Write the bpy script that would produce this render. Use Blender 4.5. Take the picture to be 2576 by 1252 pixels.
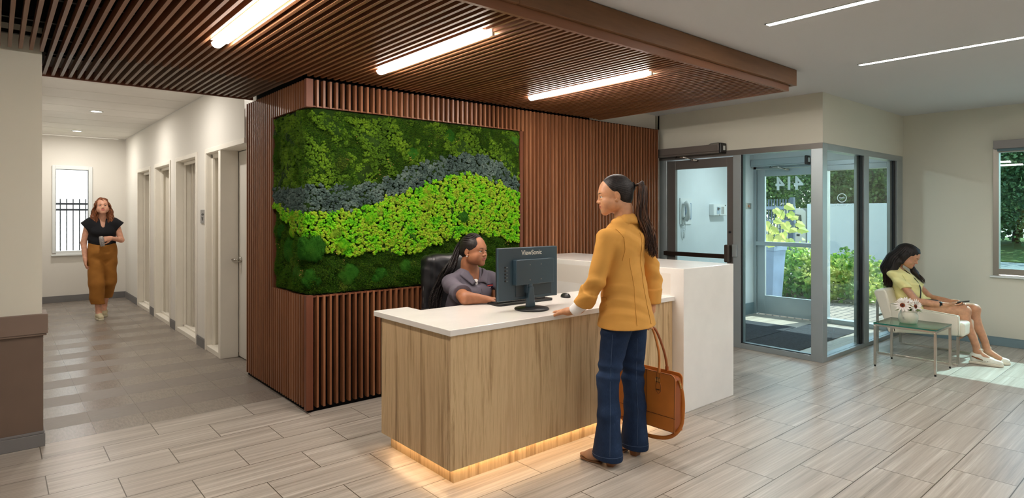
import bpy, bmesh, math, random
import numpy as np
from mathutils import Vector, Matrix, Euler

# ------------------------------------------------------------------ clear
for o in list(bpy.data.objects):
    bpy.data.objects.remove(o, do_unlink=True)
S = bpy.context.scene
COL = S.collection
R = math.radians
random.seed(7)

# ------------------------------------------------------------------ camera
YAW = R(40.46)                      # angle between the camera axis and world +y, towards +x
cam_data = bpy.data.cameras.new('camera')
cam = bpy.data.objects.new('camera', cam_data)
COL.objects.link(cam)
cam.location = (0, 0, 1.52)
cam.rotation_euler = (R(90), 0, -YAW)
cam_data.sensor_width = 36.0
cam_data.lens = 1524.0 / 2576.0 * 36.0
cam_data.shift_y = -91.5 / 2576.0
cam_data.clip_start = 0.05
cam_data.clip_end = 400
S.camera = cam

# ------------------------------------------------------------------ view
S.view_settings.view_transform = 'Standard'
S.view_settings.look = 'None'
S.view_settings.gamma = 1.0
S.view_settings.use_curve_mapping = False
S.view_settings.exposure = 1.5

# ------------------------------------------------------------------ sky and sun
world = bpy.data.worlds.new('sky')
S.world = world
world.use_nodes = True
wn = world.node_tree
wn.nodes.clear()
w_out = wn.nodes.new('ShaderNodeOutputWorld')
w_bg = wn.nodes.new('ShaderNodeBackground')
w_sky = wn.nodes.new('ShaderNodeTexSky')
w_sky.sky_type = 'NISHITA'
w_sky.sun_disc = False
w_sky.sun_elevation = R(48)
w_sky.sun_rotation = R(100)
w_bg.inputs['Strength'].default_value = 0.32
w_mix = wn.nodes.new('ShaderNodeMixRGB')                # a little haze in the sky
w_mix.inputs[0].default_value = 0.45
w_mix.inputs[2].default_value = (4.2, 4.3, 4.4, 1)
wn.links.new(w_sky.outputs[0], w_mix.inputs[1])
wn.links.new(w_mix.outputs[0], w_bg.inputs[0])
wn.links.new(w_bg.outputs[0], w_out.inputs[0])

sun_data = bpy.data.lights.new('sun', 'SUN')
sun_data.energy = 5.0
sun_data.angle = R(0.6)
sun_data.color = (1.0, 0.96, 0.88)
sun = bpy.data.objects.new('sun', sun_data)
COL.objects.link(sun)
sun.location = (30, 0, 30)
SUN_DIR = Vector((-1.0, 0.20, -1.05)).normalized()
sun.rotation_euler = SUN_DIR.to_track_quat('-Z', 'Y').to_euler()

# ------------------------------------------------------------------ colours and materials
def lin(c):
    out = []
    for v in c:
        v = v / 255.0
        out.append(v / 12.92 if v <= 0.04045 else ((v + 0.055) / 1.055) ** 2.4)
    return tuple(out) + (1.0,)

class NT:
    """small helper for node materials"""
    def __init__(self, name):
        self.m = bpy.data.materials.new(name)
        self.m.use_nodes = True
        self.t = self.m.node_tree
        self.t.nodes.clear()
        self.out = self.t.nodes.new('ShaderNodeOutputMaterial')
        self.b = self.t.nodes.new('ShaderNodeBsdfPrincipled')
        self.t.links.new(self.b.outputs[0], self.out.inputs[0])
    def n(self, kind, **kw):
        nd = self.t.nodes.new('ShaderNode' + kind)
        for k, v in kw.items():
            setattr(nd, k, v)
        return nd
    def l(self, a, b):
        self.t.links.new(a, b)
    def coords(self, scale=(1, 1, 1), loc=(0, 0, 0), kind='Object'):
        if kind == 'World':
            g = self.n('NewGeometry'); src = g.outputs['Position']
        else:
            g = self.n('TexCoord'); src = g.outputs[kind]
        mp = self.n('Mapping')
        mp.inputs['Scale'].default_value = scale
        mp.inputs['Location'].default_value = loc
        self.l(src, mp.inputs[0])
        return mp.outputs[0]
    def noise(self, vec, scale=5, detail=4, rough=0.5):
        nd = self.n('TexNoise')
        nd.inputs['Scale'].default_value = scale
        nd.inputs['Detail'].default_value = detail
        nd.inputs['Roughness'].default_value = rough
        if vec is not None: self.l(vec, nd.inputs['Vector'])
        return nd.outputs[0]
    def ramp(self, fac, stops):
        r = self.n('ValToRGB')
        el = r.color_ramp.elements
        while len(el) < len(stops): el.new(0.5)
        for e, (p, c) in zip(el, stops):
            e.position = p; e.color = lin(c) if max(c) > 1.001 else tuple(c) + (1,)
        self.l(fac, r.inputs[0])
        return r.outputs[0]
    def bump(self, h, strength=0.2, dist=0.01):
        bp = self.n('Bump')
        bp.inputs['Strength'].default_value = strength
        bp.inputs['Distance'].default_value = dist
        self.l(h, bp.inputs['Height'])
        self.l(bp.outputs[0], self.b.inputs['Normal'])
    def mix(self, fac, a, b, mode='MIX'):
        mx = self.n('MixRGB'); mx.blend_type = mode
        for s, v in ((0, fac), (1, a), (2, b)):
            if hasattr(v, 'links'): self.l(v, mx.inputs[s])
            elif s == 0: mx.inputs[0].default_value = v
            else: mx.inputs[s].default_value = lin(v)
        return mx.outputs[0]
    def math(self, op, a, b=None):
        m = self.n('Math'); m.operation = op
        for s, v in ((0, a), (1, b)):
            if v is None: continue
            if hasattr(v, 'links'): self.l(v, m.inputs[s])
            else: m.inputs[s].default_value = v
        return m.outputs[0]

def plain(name, c, rough=0.5, metal=0.0, spec=0.5, var=0.0, vscale=6, bump=0.0, bscale=80, coat=0.0):
    """principled material with a little procedural variation"""
    k = NT(name)
    k.b.inputs['Roughness'].default_value = rough
    k.b.inputs['Metallic'].default_value = metal
    k.b.inputs['Specular IOR Level'].default_value = spec
    k.b.inputs['Coat Weight'].default_value = coat
    v = k.coords()
    f = k.noise(v, vscale, 3)
    d = var
    lo = tuple(max(0, x * (1 - d)) for x in c); hi = tuple(min(255, x * (1 + d)) for x in c)
    k.l(k.ramp(f, [(0.3, lo), (0.7, hi)]), k.b.inputs['Base Color'])
    if bump:
        k.bump(k.noise(v, bscale, 3), bump, 0.004)
    return k.m

def emit(name, c, strength):
    k = NT(name)
    e = k.n('Emission'); e.inputs[0].default_value = lin(c); e.inputs[1].default_value = strength
    k.l(e.outputs[0], k.out.inputs[0])
    return k.m

def grain(name, stops, axis='z', scale=14, stretch=0.035, rough=0.5, bump=0.08, spec=0.4, kind='Object'):
    """wood grain running along an axis"""
    k = NT(name)
    sc = {'x': (stretch, 1, 1), 'y': (1, stretch, 1), 'z': (1, 1, stretch)}[axis]
    v = k.coords(sc, kind=kind)
    w = k.noise(v, scale * 0.35, 2)
    mp = k.n('Mapping'); k.l(v, mp.inputs[0])
    add = k.n('VectorMath'); add.operation = 'ADD'
    sca = k.n('VectorMath'); sca.operation = 'SCALE'; sca.inputs['Scale'].default_value = 0.12
    k.l(w, sca.inputs[0]); k.l(v, add.inputs[0]); k.l(sca.outputs[0], add.inputs[1])
    a = k.noise(add.outputs[0], scale, 8, 0.62)
    f = k.noise(add.outputs[0], scale * 6, 4, 0.7)
    m = k.math('ADD', k.math('MULTIPLY', a, 0.78), k.math('MULTIPLY', f, 0.22))
    k.l(k.ramp(m, stops), k.b.inputs['Base Color'])
    k.b.inputs['Roughness'].default_value = rough
    k.b.inputs['Specular IOR Level'].default_value = spec
    if bump: k.bump(m, bump, 0.002)
    return k.m

def glass(name, tint=(240, 247, 247), ior=1.45, rough=0.0):
    """thin architectural pane: clear transmission with a fresnel reflection"""
    k = NT(name)
    tr = k.n('BsdfTransparent'); tr.inputs[0].default_value = lin(tint)
    gl = k.n('BsdfGlossy'); gl.inputs['Roughness'].default_value = rough
    fr = k.n('Fresnel')
    geo = k.n('NewGeometry')                     # the same reflection on either face of the pane
    k.l(k.math('ADD', k.math('MULTIPLY', geo.outputs['Backfacing'], 1.0 / ior - ior), ior), fr.inputs[0])
    mx = k.n('MixShader')
    k.l(fr.outputs[0], mx.inputs[0]); k.l(tr.outputs[0], mx.inputs[1]); k.l(gl.outputs[0], mx.inputs[2])
    k.l(mx.outputs[0], k.out.inputs[0])
    return k.m

# ------------------------------------------------------------------ mesh helpers
def vec(p): return np.array(p, float)

class MB:
    """collects shapes into one mesh"""
    def __init__(self):
        self.v = []; self.f = []; self.m = []; self.mi = 0
    def mark(self, i): self.mi = i; return self
    def add(self, vs, fs):
        n = len(self.v)
        self.v += [tuple(map(float, p)) for p in vs]
        self.f += [tuple(i + n for i in f) for f in fs]
        self.m += [self.mi] * len(fs)
        return self
    def box(self, x0, x1, y0, y1, z0, z1):
        x0, x1 = min(x0, x1), max(x0, x1); y0, y1 = min(y0, y1), max(y0, y1); z0, z1 = min(z0, z1), max(z0, z1)
        vs = [(x0, y0, z0), (x1, y0, z0), (x1, y1, z0), (x0, y1, z0), (x0, y0, z1), (x1, y0, z1), (x1, y1, z1), (x0, y1, z1)]
        return self.add(vs, [(0, 3, 2, 1), (4, 5, 6, 7), (0, 1, 5, 4), (1, 2, 6, 5), (2, 3, 7, 6), (3, 0, 4, 7)])
    def obox(self, c, size, M=None):
        """oriented box"""
        M = M or Matrix.Identity(3)
        h = [s / 2 for s in size]
        vs = []
        for sz in (-1, 1):
            for sx, sy in ((-1, -1), (1, -1), (1, 1), (-1, 1)):
                vs.append(Vector(c) + M @ Vector((sx * h[0], sy * h[1], sz * h[2])))
        return self.add(vs, [(0, 3, 2, 1), (4, 5, 6, 7), (0, 1, 5, 4), (1, 2, 6, 5), (2, 3, 7, 6), (3, 0, 4, 7)])
    def prism(self, poly, z0, z1, axis='z', M=None):
        """extrude a counter-clockwise outline; axis names the extrusion direction"""
        n = len(poly)
        def P(a, b, h):
            p = {'z': (a, b, h), 'y': (a, h, b), 'x': (h, a, b)}[axis]
            return M @ Vector(p) if M else p
        vs = [P(a, b, z0) for a, b in poly] + [P(a, b, z1) for a, b in poly]
        fs = [tuple(range(n - 1, -1, -1)), tuple(range(n, 2 * n))]
        fs += [(i, (i + 1) % n, n + (i + 1) % n, n + i) for i in range(n)]
        if axis == 'y': fs = [f[::-1] for f in fs]
        return self.add(vs, fs)
    def tube(self, pts, r, n=10, cap=True, flat=None):
        pts = [Vector(p) for p in pts]
        rs = r if hasattr(r, '__len__') else [r] * len(pts)
        vs = []; fs = []
        t = (pts[1] - pts[0]).normalized()
        up = Vector((0, 0, 1)) if abs(t.z) < 0.9 else Vector((1, 0, 0))
        if flat is not None: up = Vector(flat)
        u = t.cross(up).normalized()
        for i, p in enumerate(pts):
            a = pts[min(i + 1, len(pts) - 1)] - pts[max(i - 1, 0)]
            if a.length > 1e-9: t = a.normalized()
            u = (u - t * u.dot(t))
            u = u.normalized() if u.length > 1e-6 else t.orthogonal().normalized()
            w = t.cross(u)
            k = 1.0 if flat is None else 0.35
            for j in range(n):
                an = 2 * math.pi * j / n
                vs.append(p + (u * math.cos(an) + w * math.sin(an) * k) * rs[i])
        for i in range(len(pts) - 1):
            for j in range(n):
                fs.append((i * n + j, i * n + (j + 1) % n, (i + 1) * n + (j + 1) % n, (i + 1) * n + j))
        if cap:
            fs.append(tuple(range(n - 1, -1, -1)))
            b = (len(pts) - 1) * n
            fs.append(tuple(range(b, b + n)))
        return self.add(vs, fs)
    def cyl(self, a, b, r, n=16, r2=None):
        return self.tube([a, b], [r, r if r2 is None else r2], n)
    def bar(self, a, b, w, h, up=(0, 0, 1)):
        a, b = Vector(a), Vector(b); t = (b - a).normalized()
        upv = Vector(up)
        if abs(t.dot(upv)) > 0.95: upv = Vector((1, 0, 0))
        s = t.cross(upv).normalized(); q = s.cross(t)
        M = Matrix((s, t, q)).transposed()
        return self.obox((a + b) / 2, (w, (b - a).length, h), M)
    def lathe(self, prof, c=(0, 0, 0), n=32, M=None):
        vs = []; fs = []
        for r, z in prof:
            for j in range(n):
                an = 2 * math.pi * j / n
                p = Vector((r * math.cos(an), r * math.sin(an), z))
                if M: p = M @ p
                vs.append(Vector(c) + p)
        for i in range(len(prof) - 1):
            for j in range(n):
                fs.append((i * n + j, i * n + (j + 1) % n, (i + 1) * n + (j + 1) % n, (i + 1) * n + j))
        fs.append(tuple(range(n - 1, -1, -1)))
        b = (len(prof) - 1) * n
        fs.append(tuple(range(b, b + n)))
        return self.add(vs, fs)
    def sphere(self, c, r, n=16, m=10, M=None):
        rr = r if hasattr(r, '__len__') else (r, r, r)
        vs = [];
        for i in range(m + 1):
            th = math.pi * i / m
            for j in range(n):
                ph = 2 * math.pi * j / n
                p = Vector((rr[0] * math.sin(th) * math.cos(ph), rr[1] * math.sin(th) * math.sin(ph), -rr[2] * math.cos(th)))
                if M: p = M @ p
                vs.append(Vector(c) + p)
        fs = [(i * n + j, i * n + (j + 1) % n, (i + 1) * n + (j + 1) % n, (i + 1) * n + j) for i in range(m) for j in range(n)]
        return self.add(vs, fs)

def new_mesh_np(name, v, quads, mats=None, mi=None, smooth=True):
    me = bpy.data.meshes.new(name)
    v = np.asarray(v, np.float32); q = np.asarray(quads, np.int32)
    k = q.shape[1]
    me.vertices.add(len(v)); me.vertices.foreach_set('co', v.ravel())
    me.loops.add(q.size); me.loops.foreach_set('vertex_index', q.ravel())
    me.polygons.add(len(q))
    me.polygons.foreach_set('loop_start', np.arange(0, q.size, k, dtype=np.int32))
    me.polygons.foreach_set('loop_total', np.full(len(q), k, np.int32))
    if mi is not None: me.polygons.foreach_set('material_index', np.asarray(mi, np.int32))
    me.polygons.foreach_set('use_smooth', np.full(len(q), smooth, bool))
    for m in (mats or []): me.materials.append(m)
    me.update(calc_edges=True); me.validate()
    return me

def link(name, me, parent=None):
    o = bpy.data.objects.new(name, me)
    COL.objects.link(o)
    if parent is not None:
        o.parent = parent
        root = parent
        if parent.parent is None and parent.type == 'EMPTY':
            o.matrix_parent_inverse = Matrix.LocRotScale(parent.location, parent.rotation_euler, parent.scale).inverted()
        elif parent.parent is None:
            o.matrix_parent_inverse = Matrix.Translation(parent.location).inverted()
    return o

def obj(name, mb, mat, parent=None, bevel=0.0, smooth=False, seg=2, sub=0):
    mats = mat if isinstance(mat, (list, tuple)) else [mat]
    if isinstance(mb, MB):
        me = bpy.data.meshes.new(name)
        me.from_pydata(mb.v, [], mb.f)
        for m in mats: me.materials.append(m)
        for p, i in zip(me.polygons, mb.m):
            p.material_index = i
            p.use_smooth = smooth
        me.update()
    else:
        me = mb
    o = link(name, me, parent)
    if bevel:
        b = o.modifiers.new('bevel', 'BEVEL'); b.width = bevel; b.segments = seg; b.limit_method = 'ANGLE'; b.angle_limit = R(40)
    if sub:
        s = o.modifiers.new('sub', 'SUBSURF'); s.levels = sub; s.render_levels = sub
    return o

def thing(name, label, cat, loc=(0, 0, 0), group=None):
    o = bpy.data.objects.new(name, None); COL.objects.link(o)
    o.empty_display_size = 0.1
    o.location = loc
    o['label'] = label; o['category'] = cat
    if group: o['group'] = group
    return o

def tag(o, label, cat, group=None, kind=None):
    o['label'] = label; o['category'] = cat
    if group: o['group'] = group
    if kind: o['kind'] = kind
    # put the origin at the base of the thing
    if o.type == 'MESH' and o.parent is None and len(o.data.vertices):
        n = len(o.data.vertices)
        co = np.empty(n * 3, np.float32); o.data.vertices.foreach_get('co', co)
        co = co.reshape(-1, 3)
        lo, hi = co.min(0), co.max(0)
        b = np.array([(lo[0] + hi[0]) / 2, (lo[1] + hi[1]) / 2, lo[2]], np.float32)
        co -= b
        o.data.vertices.foreach_set('co', co.ravel()); o.data.update()
        o.location = b.tolist()
    return o

def struct(name, mb, mat, parent=None, bevel=0.0, smooth=False):
    o = obj(name, mb, mat, parent, bevel, smooth)
    if parent is None: o['kind'] = 'structure'
    return o

def text_mesh(name, s, size, M, mat, parent, depth=0.001, mirror=False, align='CENTER', bold=0.0):
    """lettering: built from a text curve turned into mesh; M maps text plane (x right, y up, z out) to the world"""
    cu = bpy.data.curves.new(name, 'FONT'); cu.body = s; cu.size = size; cu.extrude = depth
    cu.align_x = align; cu.align_y = 'CENTER'; cu.offset = bold
    to = bpy.data.objects.new(name, cu); COL.objects.link(to)
    dg = bpy.context.evaluated_depsgraph_get(); dg.update()
    me = bpy.data.meshes.new_from_object(to.evaluated_get(dg))
    bpy.data.objects.remove(to, do_unlink=True)
    me.name = name
    if mirror: me.transform(Matrix.Scale(-1, 4, (1, 0, 0))); me.flip_normals()
    me.transform(M)
    me.materials.clear(); me.materials.append(mat)
    return link(name, me, parent)

def basis(origin, right, up):
    r_ = Vector(right).normalized(); u_ = Vector(up).normalized(); n_ = r_.cross(u_)
    M = Matrix((r_, u_, n_)).transposed().to_4x4()
    M.translation = Vector(origin)
    return M
# ------------------------------------------------------------------ material palette
M_ = {}
M_['paint_beige'] = plain('beige wall paint', (217, 214, 200), 0.85, spec=0.2, var=0.012, vscale=0.7, bump=0.03, bscale=160)
M_['paint_white'] = plain('white wall paint', (226, 222, 214), 0.8, spec=0.25, var=0.01, vscale=0.7)
M_['paint_ceiling'] = plain('ceiling paint', (205, 205, 206), 0.95, spec=0.1, var=0.01, vscale=0.6)
M_['paint_vestibule'] = plain('vestibule paint', (226, 232, 234), 0.8, spec=0.2, var=0.01)
M_['brown_vinyl'] = plain('brown wall covering', (112, 93, 80), 0.6, var=0.02, bump=0.05, bscale=200)
M_['brown_rail'] = plain('brown chair rail', (126, 107, 94), 0.5, var=0.02)
M_['base_grey'] = plain('grey rubber base', (118, 116, 116), 0.55, var=0.02)
M_['base_blue'] = plain('grey blue baseboard', (120, 142, 150), 0.5, var=0.02)
M_['alu'] = plain('anodised aluminium', (168, 178, 182), 0.38, 0.55, var=0.02, vscale=2)
M_['alu_dark'] = plain('dark anodised aluminium', (112, 108, 104), 0.42, 0.5, var=0.02, vscale=2)
M_['gasket'] = plain('black gasket', (18, 18, 24), 0.6)
M_['chrome'] = plain('brushed steel', (196, 192, 184), 0.25, 1.0, var=0.03, vscale=20)
M_['chrome_bright'] = plain('polished chrome', (225, 225, 225), 0.1, 1.0)
M_['black_plastic'] = plain('black plastic', (22, 22, 24), 0.42, var=0.05)
M_['black_soft'] = plain('matte black', (8, 7, 8), 0.9, spec=0.1)
M_['slate_plastic'] = plain('dark slate plastic', (52, 72, 84), 0.42, var=0.03)
M_['white_plastic'] = plain('white plastic', (226, 230, 230), 0.4, var=0.01)
M_['grey_plastic'] = plain('grey plate', (140, 138, 136), 0.4, 0.3)
M_['leather_black'] = plain('black leather', (26, 25, 28), 0.38, spec=0.6, var=0.1, bump=0.15, bscale=130)
M_['leather_white'] = plain('cream leather', (228, 222, 206), 0.45, spec=0.5, var=0.02, bump=0.08, bscale=90)
M_['leather_tan'] = plain('tan leather', (188, 112, 44), 0.45, spec=0.5, var=0.05, vscale=9, bump=0.06, bscale=140)
M_['leather_tan_dark'] = plain('dark tan leather', (150, 78, 30), 0.5, var=0.05)
M_['stitch'] = plain('dark edge paint', (70, 34, 18), 0.7)
M_['brass'] = plain('pale brass', (214, 182, 120), 0.25, 1.0)
M_['quartz'] = plain('white quartz', (236, 232, 226), 0.22, spec=0.5, var=0.015, vscale=5, coat=0.2)
M_['quartz_side'] = M_['quartz']
M_['slat_y'] = grain('walnut slat along y', [(0.25, (98, 62, 40)), (0.5, (134, 88, 58)), (0.78, (160, 110, 76))], 'y', 12, rough=0.42, spec=0.5)
M_['slat_z'] = grain('walnut slat upright', [(0.25, (88, 52, 32)), (0.5, (136, 86, 56)), (0.78, (172, 120, 84))], 'z', 12, rough=0.40, spec=0.5)
M_['walnut_flat'] = grain('walnut board upright', [(0.25, (96, 52, 34)), (0.75, (122, 72, 48))], 'z', 10, rough=0.5)
M_['beam'] = grain('stained beam board', [(0.2, (84, 56, 36)), (0.45, (116, 80, 52)), (0.62, (128, 90, 60)), (0.85, (152, 110, 74))], 'x', 7, stretch=0.12, rough=0.5)
M_['beam_in'] = grain('smooth stained strip', [(0.3, (124, 80, 54)), (0.7, (142, 94, 64))], 'x', 7, stretch=0.05, rough=0.45, bump=0)
M_['laminate'] = grain('oak laminate', [(0.30, (136, 106, 74)), (0.41, (174, 144, 104)), (0.50, (210, 182, 140)), (0.60, (192, 162, 122)), (0.74, (224, 200, 160))], 'z', 22, stretch=0.045, rough=0.42, bump=0.03)
M_['laminate_toe'] = M_['laminate']
M_['glass'] = glass('clear pane', (236, 246, 246))
M_['glass_clear'] = glass('light pane', (246, 250, 250))
M_['mirror_dark'] = plain('dark screen glass', (10, 12, 16), 0.08, spec=0.8)
M_['lens'] = emit('lamp lens', (255, 245, 234), 24.0)
M_['lens_white'] = emit('cool lamp lens', (255, 250, 244), 20.0)
M_['led_warm'] = emit('warm led strip', (255, 214, 164), 7.5)
M_['lens_spot'] = emit('downlight lens', (255, 246, 232), 9.0)
M_['lamp_body'] = plain('lamp housing', (225, 205, 180), 0.4, 0.2)

def tile_floor():
    k = NT('vein cut porcelain tile')
    v = k.coords(kind='World', loc=(0, 0, 0))
    sh = k.n('VectorMath'); sh.operation = 'SUBTRACT'
    sh.inputs[1].default_value = (0.8505 - 0.631 * 20, 1.35 - 0.3065 * 40, 0)
    k.l(v, sh.inputs[0])
    b = k.n('TexBrick'); b.offset = 0.5; b.offset_frequency = 2; b.squash = 1.0
    b.inputs['Color1'].default_value = (0, 0, 0, 1); b.inputs['Color2'].default_value = (1, 1, 1, 1)
    b.inputs['Mortar'].default_value = (0.5, 0.5, 0.5, 1)
    b.inputs['Scale'].default_value = 1.0
    b.inputs['Mortar Size'].default_value = 0.0028
    b.inputs['Mortar Smooth'].default_value = 0.1
    b.inputs['Bias'].default_value = 0.0
    b.inputs['Brick Width'].default_value = 0.631
    b.inputs['Row Height'].default_value = 0.3065
    k.l(sh.outputs[0], b.inputs['Vector'])
    # veins run along x, each tile shifted by its own random value
    mp = k.n('Mapping'); mp.inputs['Scale'].default_value = (0.45, 15.0, 1.0)
    k.l(v, mp.inputs[0])
    sp = k.n('VectorMath'); sp.operation = 'SCALE'; sp.inputs['Scale'].default_value = 37.0
    k.l(b.outputs['Color'], sp.inputs[0])
    ad = k.n('VectorMath'); ad.operation = 'ADD'
    k.l(mp.outputs[0], ad.inputs[0]); k.l(sp.outputs[0], ad.inputs[1])
    a = k.noise(ad.outputs[0], 1.6, 6, 0.6)
    mp2 = k.n('Mapping'); mp2.inputs['Scale'].default_value = (1.2, 60.0, 1.0)
    k.l(v, mp2.inputs[0])
    ad2 = k.n('VectorMath'); ad2.operation = 'ADD'
    k.l(mp2.outputs[0], ad2.inputs[0]); k.l(sp.outputs[0], ad2.inputs[1])
    f = k.noise(ad2.outputs[0], 1.5, 5, 0.6)
    m = k.math('ADD', k.math('MULTIPLY', a, 0.62), k.math('MULTIPLY', f, 0.38))
    col = k.ramp(m, [(0.34, (142, 133, 122)), (0.45, (166, 157, 146)), (0.55, (182, 174, 163)), (0.66, (204, 197, 187))])
    tint = k.mix(k.math('MULTIPLY', b.outputs['Color'], 0.14), col, (150, 136, 122))
    full = k.mix(b.outputs['Fac'], tint, (84, 74, 60))
    k.l(full, k.b.inputs['Base Color'])
    k.b.inputs['Roughness'].default_value = 0.30
    rr = k.math('ADD', k.math('MULTIPLY', m, 0.22), 0.20)
    k.l(rr, k.b.inputs['Roughness'])
    k.b.inputs['Specular IOR Level'].default_value = 0.45
    h = k.math('SUBTRACT', k.math('MULTIPLY', f, 0.10), b.outputs['Fac'])
    k.bump(h, 0.35, 0.0015)
    return k.m
def tile_dark():
    k = NT('charcoal quarry tile')
    v = k.coords(kind='World')
    sh = k.n('VectorMath'); sh.operation = 'SUBTRACT'
    sh.inputs[1].default_value = (0.53 - 0.3155 * 30, 5.02 - 0.305 * 20, 0)
    k.l(v, sh.inputs[0])
    b = k.n('TexBrick'); b.offset = 0.0; b.offset_frequency = 2
    b.inputs['Color1'].default_value = (0, 0, 0, 1); b.inputs['Color2'].default_value = (1, 1, 1, 1)
    b.inputs['Mortar'].default_value = (0.5, 0.5, 0.5, 1)
    b.inputs['Scale'].default_value = 1.0
    b.inputs['Mortar Size'].default_value = 0.0013
    b.inputs['Brick Width'].default_value = 0.3155
    b.inputs['Row Height'].default_value = 0.305
    k.l(sh.outputs[0], b.inputs['Vector'])
    sx = k.n('SeparateXYZ'); k.l(sh.outputs[0], sx.inputs[0])
    row = k.math('MODULO', k.math('FLOOR', k.math('DIVIDE', sx.outputs[1], 0.305)), 2.0)
    mp = k.n('Mapping'); mp.inputs['Scale'].default_value = (26, 5, 1); k.l(v, mp.inputs[0])
    mp2 = k.n('Mapping'); mp2.inputs['Scale'].default_value = (5, 26, 1); k.l(v, mp2.inputs[0])
    n1 = k.noise(mp.outputs[0], 3, 5, 0.65); n2 = k.noise(mp2.outputs[0], 3, 5, 0.65)
    mx = k.n('MixRGB'); k.l(row, mx.inputs[0]); k.l(n1, mx.inputs[1]); k.l(n2, mx.inputs[2])
    c = k.ramp(mx.outputs[0], [(0.3, (126, 117, 108)), (0.7, (154, 145, 135))])
    c2 = k.mix(k.math('MULTIPLY', row, 0.35), c, (112, 102, 94))  # every other row darker: sheen of the turned grain put into the colour
    c3 = k.mix(k.math('MULTIPLY', b.outputs['Color'], 0.22), c2, (150, 138, 126))
    k.l(k.mix(b.outputs['Fac'], c3, (82, 72, 62)), k.b.inputs['Base Color'])
    k.l(k.math('ADD', k.math('MULTIPLY', row, 0.18), 0.26), k.b.inputs['Roughness'])
    k.bump(mx.outputs[0], 0.12, 0.002)
    return k.m
M_['floor'] = tile_floor()
M_['floor_dark'] = tile_dark()
# ================================================================== THE ROOM
CEIL = 2.738
XW = 8.73          # inner face of the right (street) wall
# ---- floors
struct('floor', MB().box(-4, 8.72, -5, 5.02, -0.12, 0.0), M_['floor'])
struct('floor_corridor', MB().box(0.0, 2.3, 5.02, 12.95, -0.12, 0.0), M_['floor_dark'])
# ---- ceiling (the part above the canopy and the waiting area) and the corridor ceiling panels
struct('ceiling', MB().box(-4, 8.9, -5, 5.78, CEIL, CEIL + 0.15), M_['paint_ceiling'])
mb = MB()
ys = [5.79, 6.2, 6.79, 7.41, 7.98, 8.56, 9.16, 9.77, 10.40, 11.04, 11.66, 12.24, 12.80]
for a, b in zip(ys[:-1], ys[1:]):
    mb.box(0.24, 1.775, a + 0.006, b - 0.006, 2.83, 2.86)
cc = struct('ceiling_corridor', mb, plain('corridor ceiling panel', (222, 218, 212), 0.55, var=0.01), bevel=0.004)
mb = MB()
for y in ys[1:-1]:
    mb.box(0.24, 1.775, y - 0.006, y + 0.006, 2.848, 2.858)
obj('panel_reveal', mb, plain('bright reveal strip', (240, 238, 234), 0.25, 0.6), cc)
struct('wall_corridor_header', MB().box(-0.1, 1.80, 5.78, 5.90, CEIL - 0.16, 2.99), M_['paint_white'])
# ---- wall facing the camera at the far left, with brown wainscot
wl = struct('wall_left', MB().box(-4, 0.232, 5.0, 5.2, 0.0, CEIL), M_['paint_beige'])
obj('wainscot', MB().box(-4, 0.238, 4.992, 5.05, 0.09, 0.735).box(0.2, 0.238, 5.0, 5.2, 0.09, 0.735), M_['brown_vinyl'], wl)
obj('chair_rail', MB().box(-4, 0.262, 4.968, 5.2, 0.735, 0.862).box(-4, 0.255, 4.974, 5.2, 0.722, 0.735), M_['brown_rail'], wl, bevel=0.004)
struct('baseboard_left', MB().box(-4, 0.248, 4.978, 5.2, 0.0, 0.083).box(-4, 0.243, 4.984, 5.2, 0.083, 0.1), M_['base_grey'], bevel=0.003)
struct('wall_corridor_left', MB().box(0.08, 0.232, 5.2, 12.95, 0.0, 2.95), M_['paint_white'])
struct('baseboard_corridor_left', MB().box(0.232, 0.246, 5.21, 12.79, 0.0, 0.11), M_['base_grey'], bevel=0.003)
# ---- corridor back wall with its window
YB = 12.8
mb = MB()
mb.box(0.08, 0.765, YB, YB + 0.2, 0, 2.95).box(1.242, 2.3, YB, YB + 0.2, 0, 2.95)
mb.box(0.765, 1.242, YB, YB + 0.2, 0, 0.862).box(0.765, 1.242, YB, YB + 0.2, 2.262, 2.95)
struct('wall_corridor_back', mb, M_['paint_white'])
struct('baseboard_corridor_back', MB().box(0.246, 1.78, YB - 0.014, YB, 0.0, 0.11), M_['base_grey'], bevel=0.003)
w1 = struct('window_1', MB().box(0.728, 0.775, YB - 0.03, YB + 0.06, 0.84, 2.318).box(1.232, 1.288, YB - 0.03, YB + 0.06, 0.84, 2.318)
            .box(0.775, 1.232, YB - 0.03, YB + 0.06, 2.256, 2.318).box(0.775, 1.232, YB - 0.03, YB + 0.06, 0.80, 0.868), M_['white_plastic'], bevel=0.004)
obj('window_sill', MB().box(0.715, 1.30, YB - 0.05, YB + 0.02, 0.785, 0.812), M_['white_plastic'], w1, bevel=0.004)
obj('window_gasket', MB().box(0.775, 0.781, YB - 0.01, YB + 0.03, 0.868, 2.256).box(1.226, 1.232, YB - 0.01, YB + 0.03, 0.868, 2.256).box(0.775, 1.232, YB - 0.01, YB + 0.03, 2.25, 2.256), M_['gasket'], w1)
obj('window_pane', MB().box(0.781, 1.226, YB + 0.01, YB + 0.02, 0.868, 2.25), M_['glass_clear'], w1)
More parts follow.
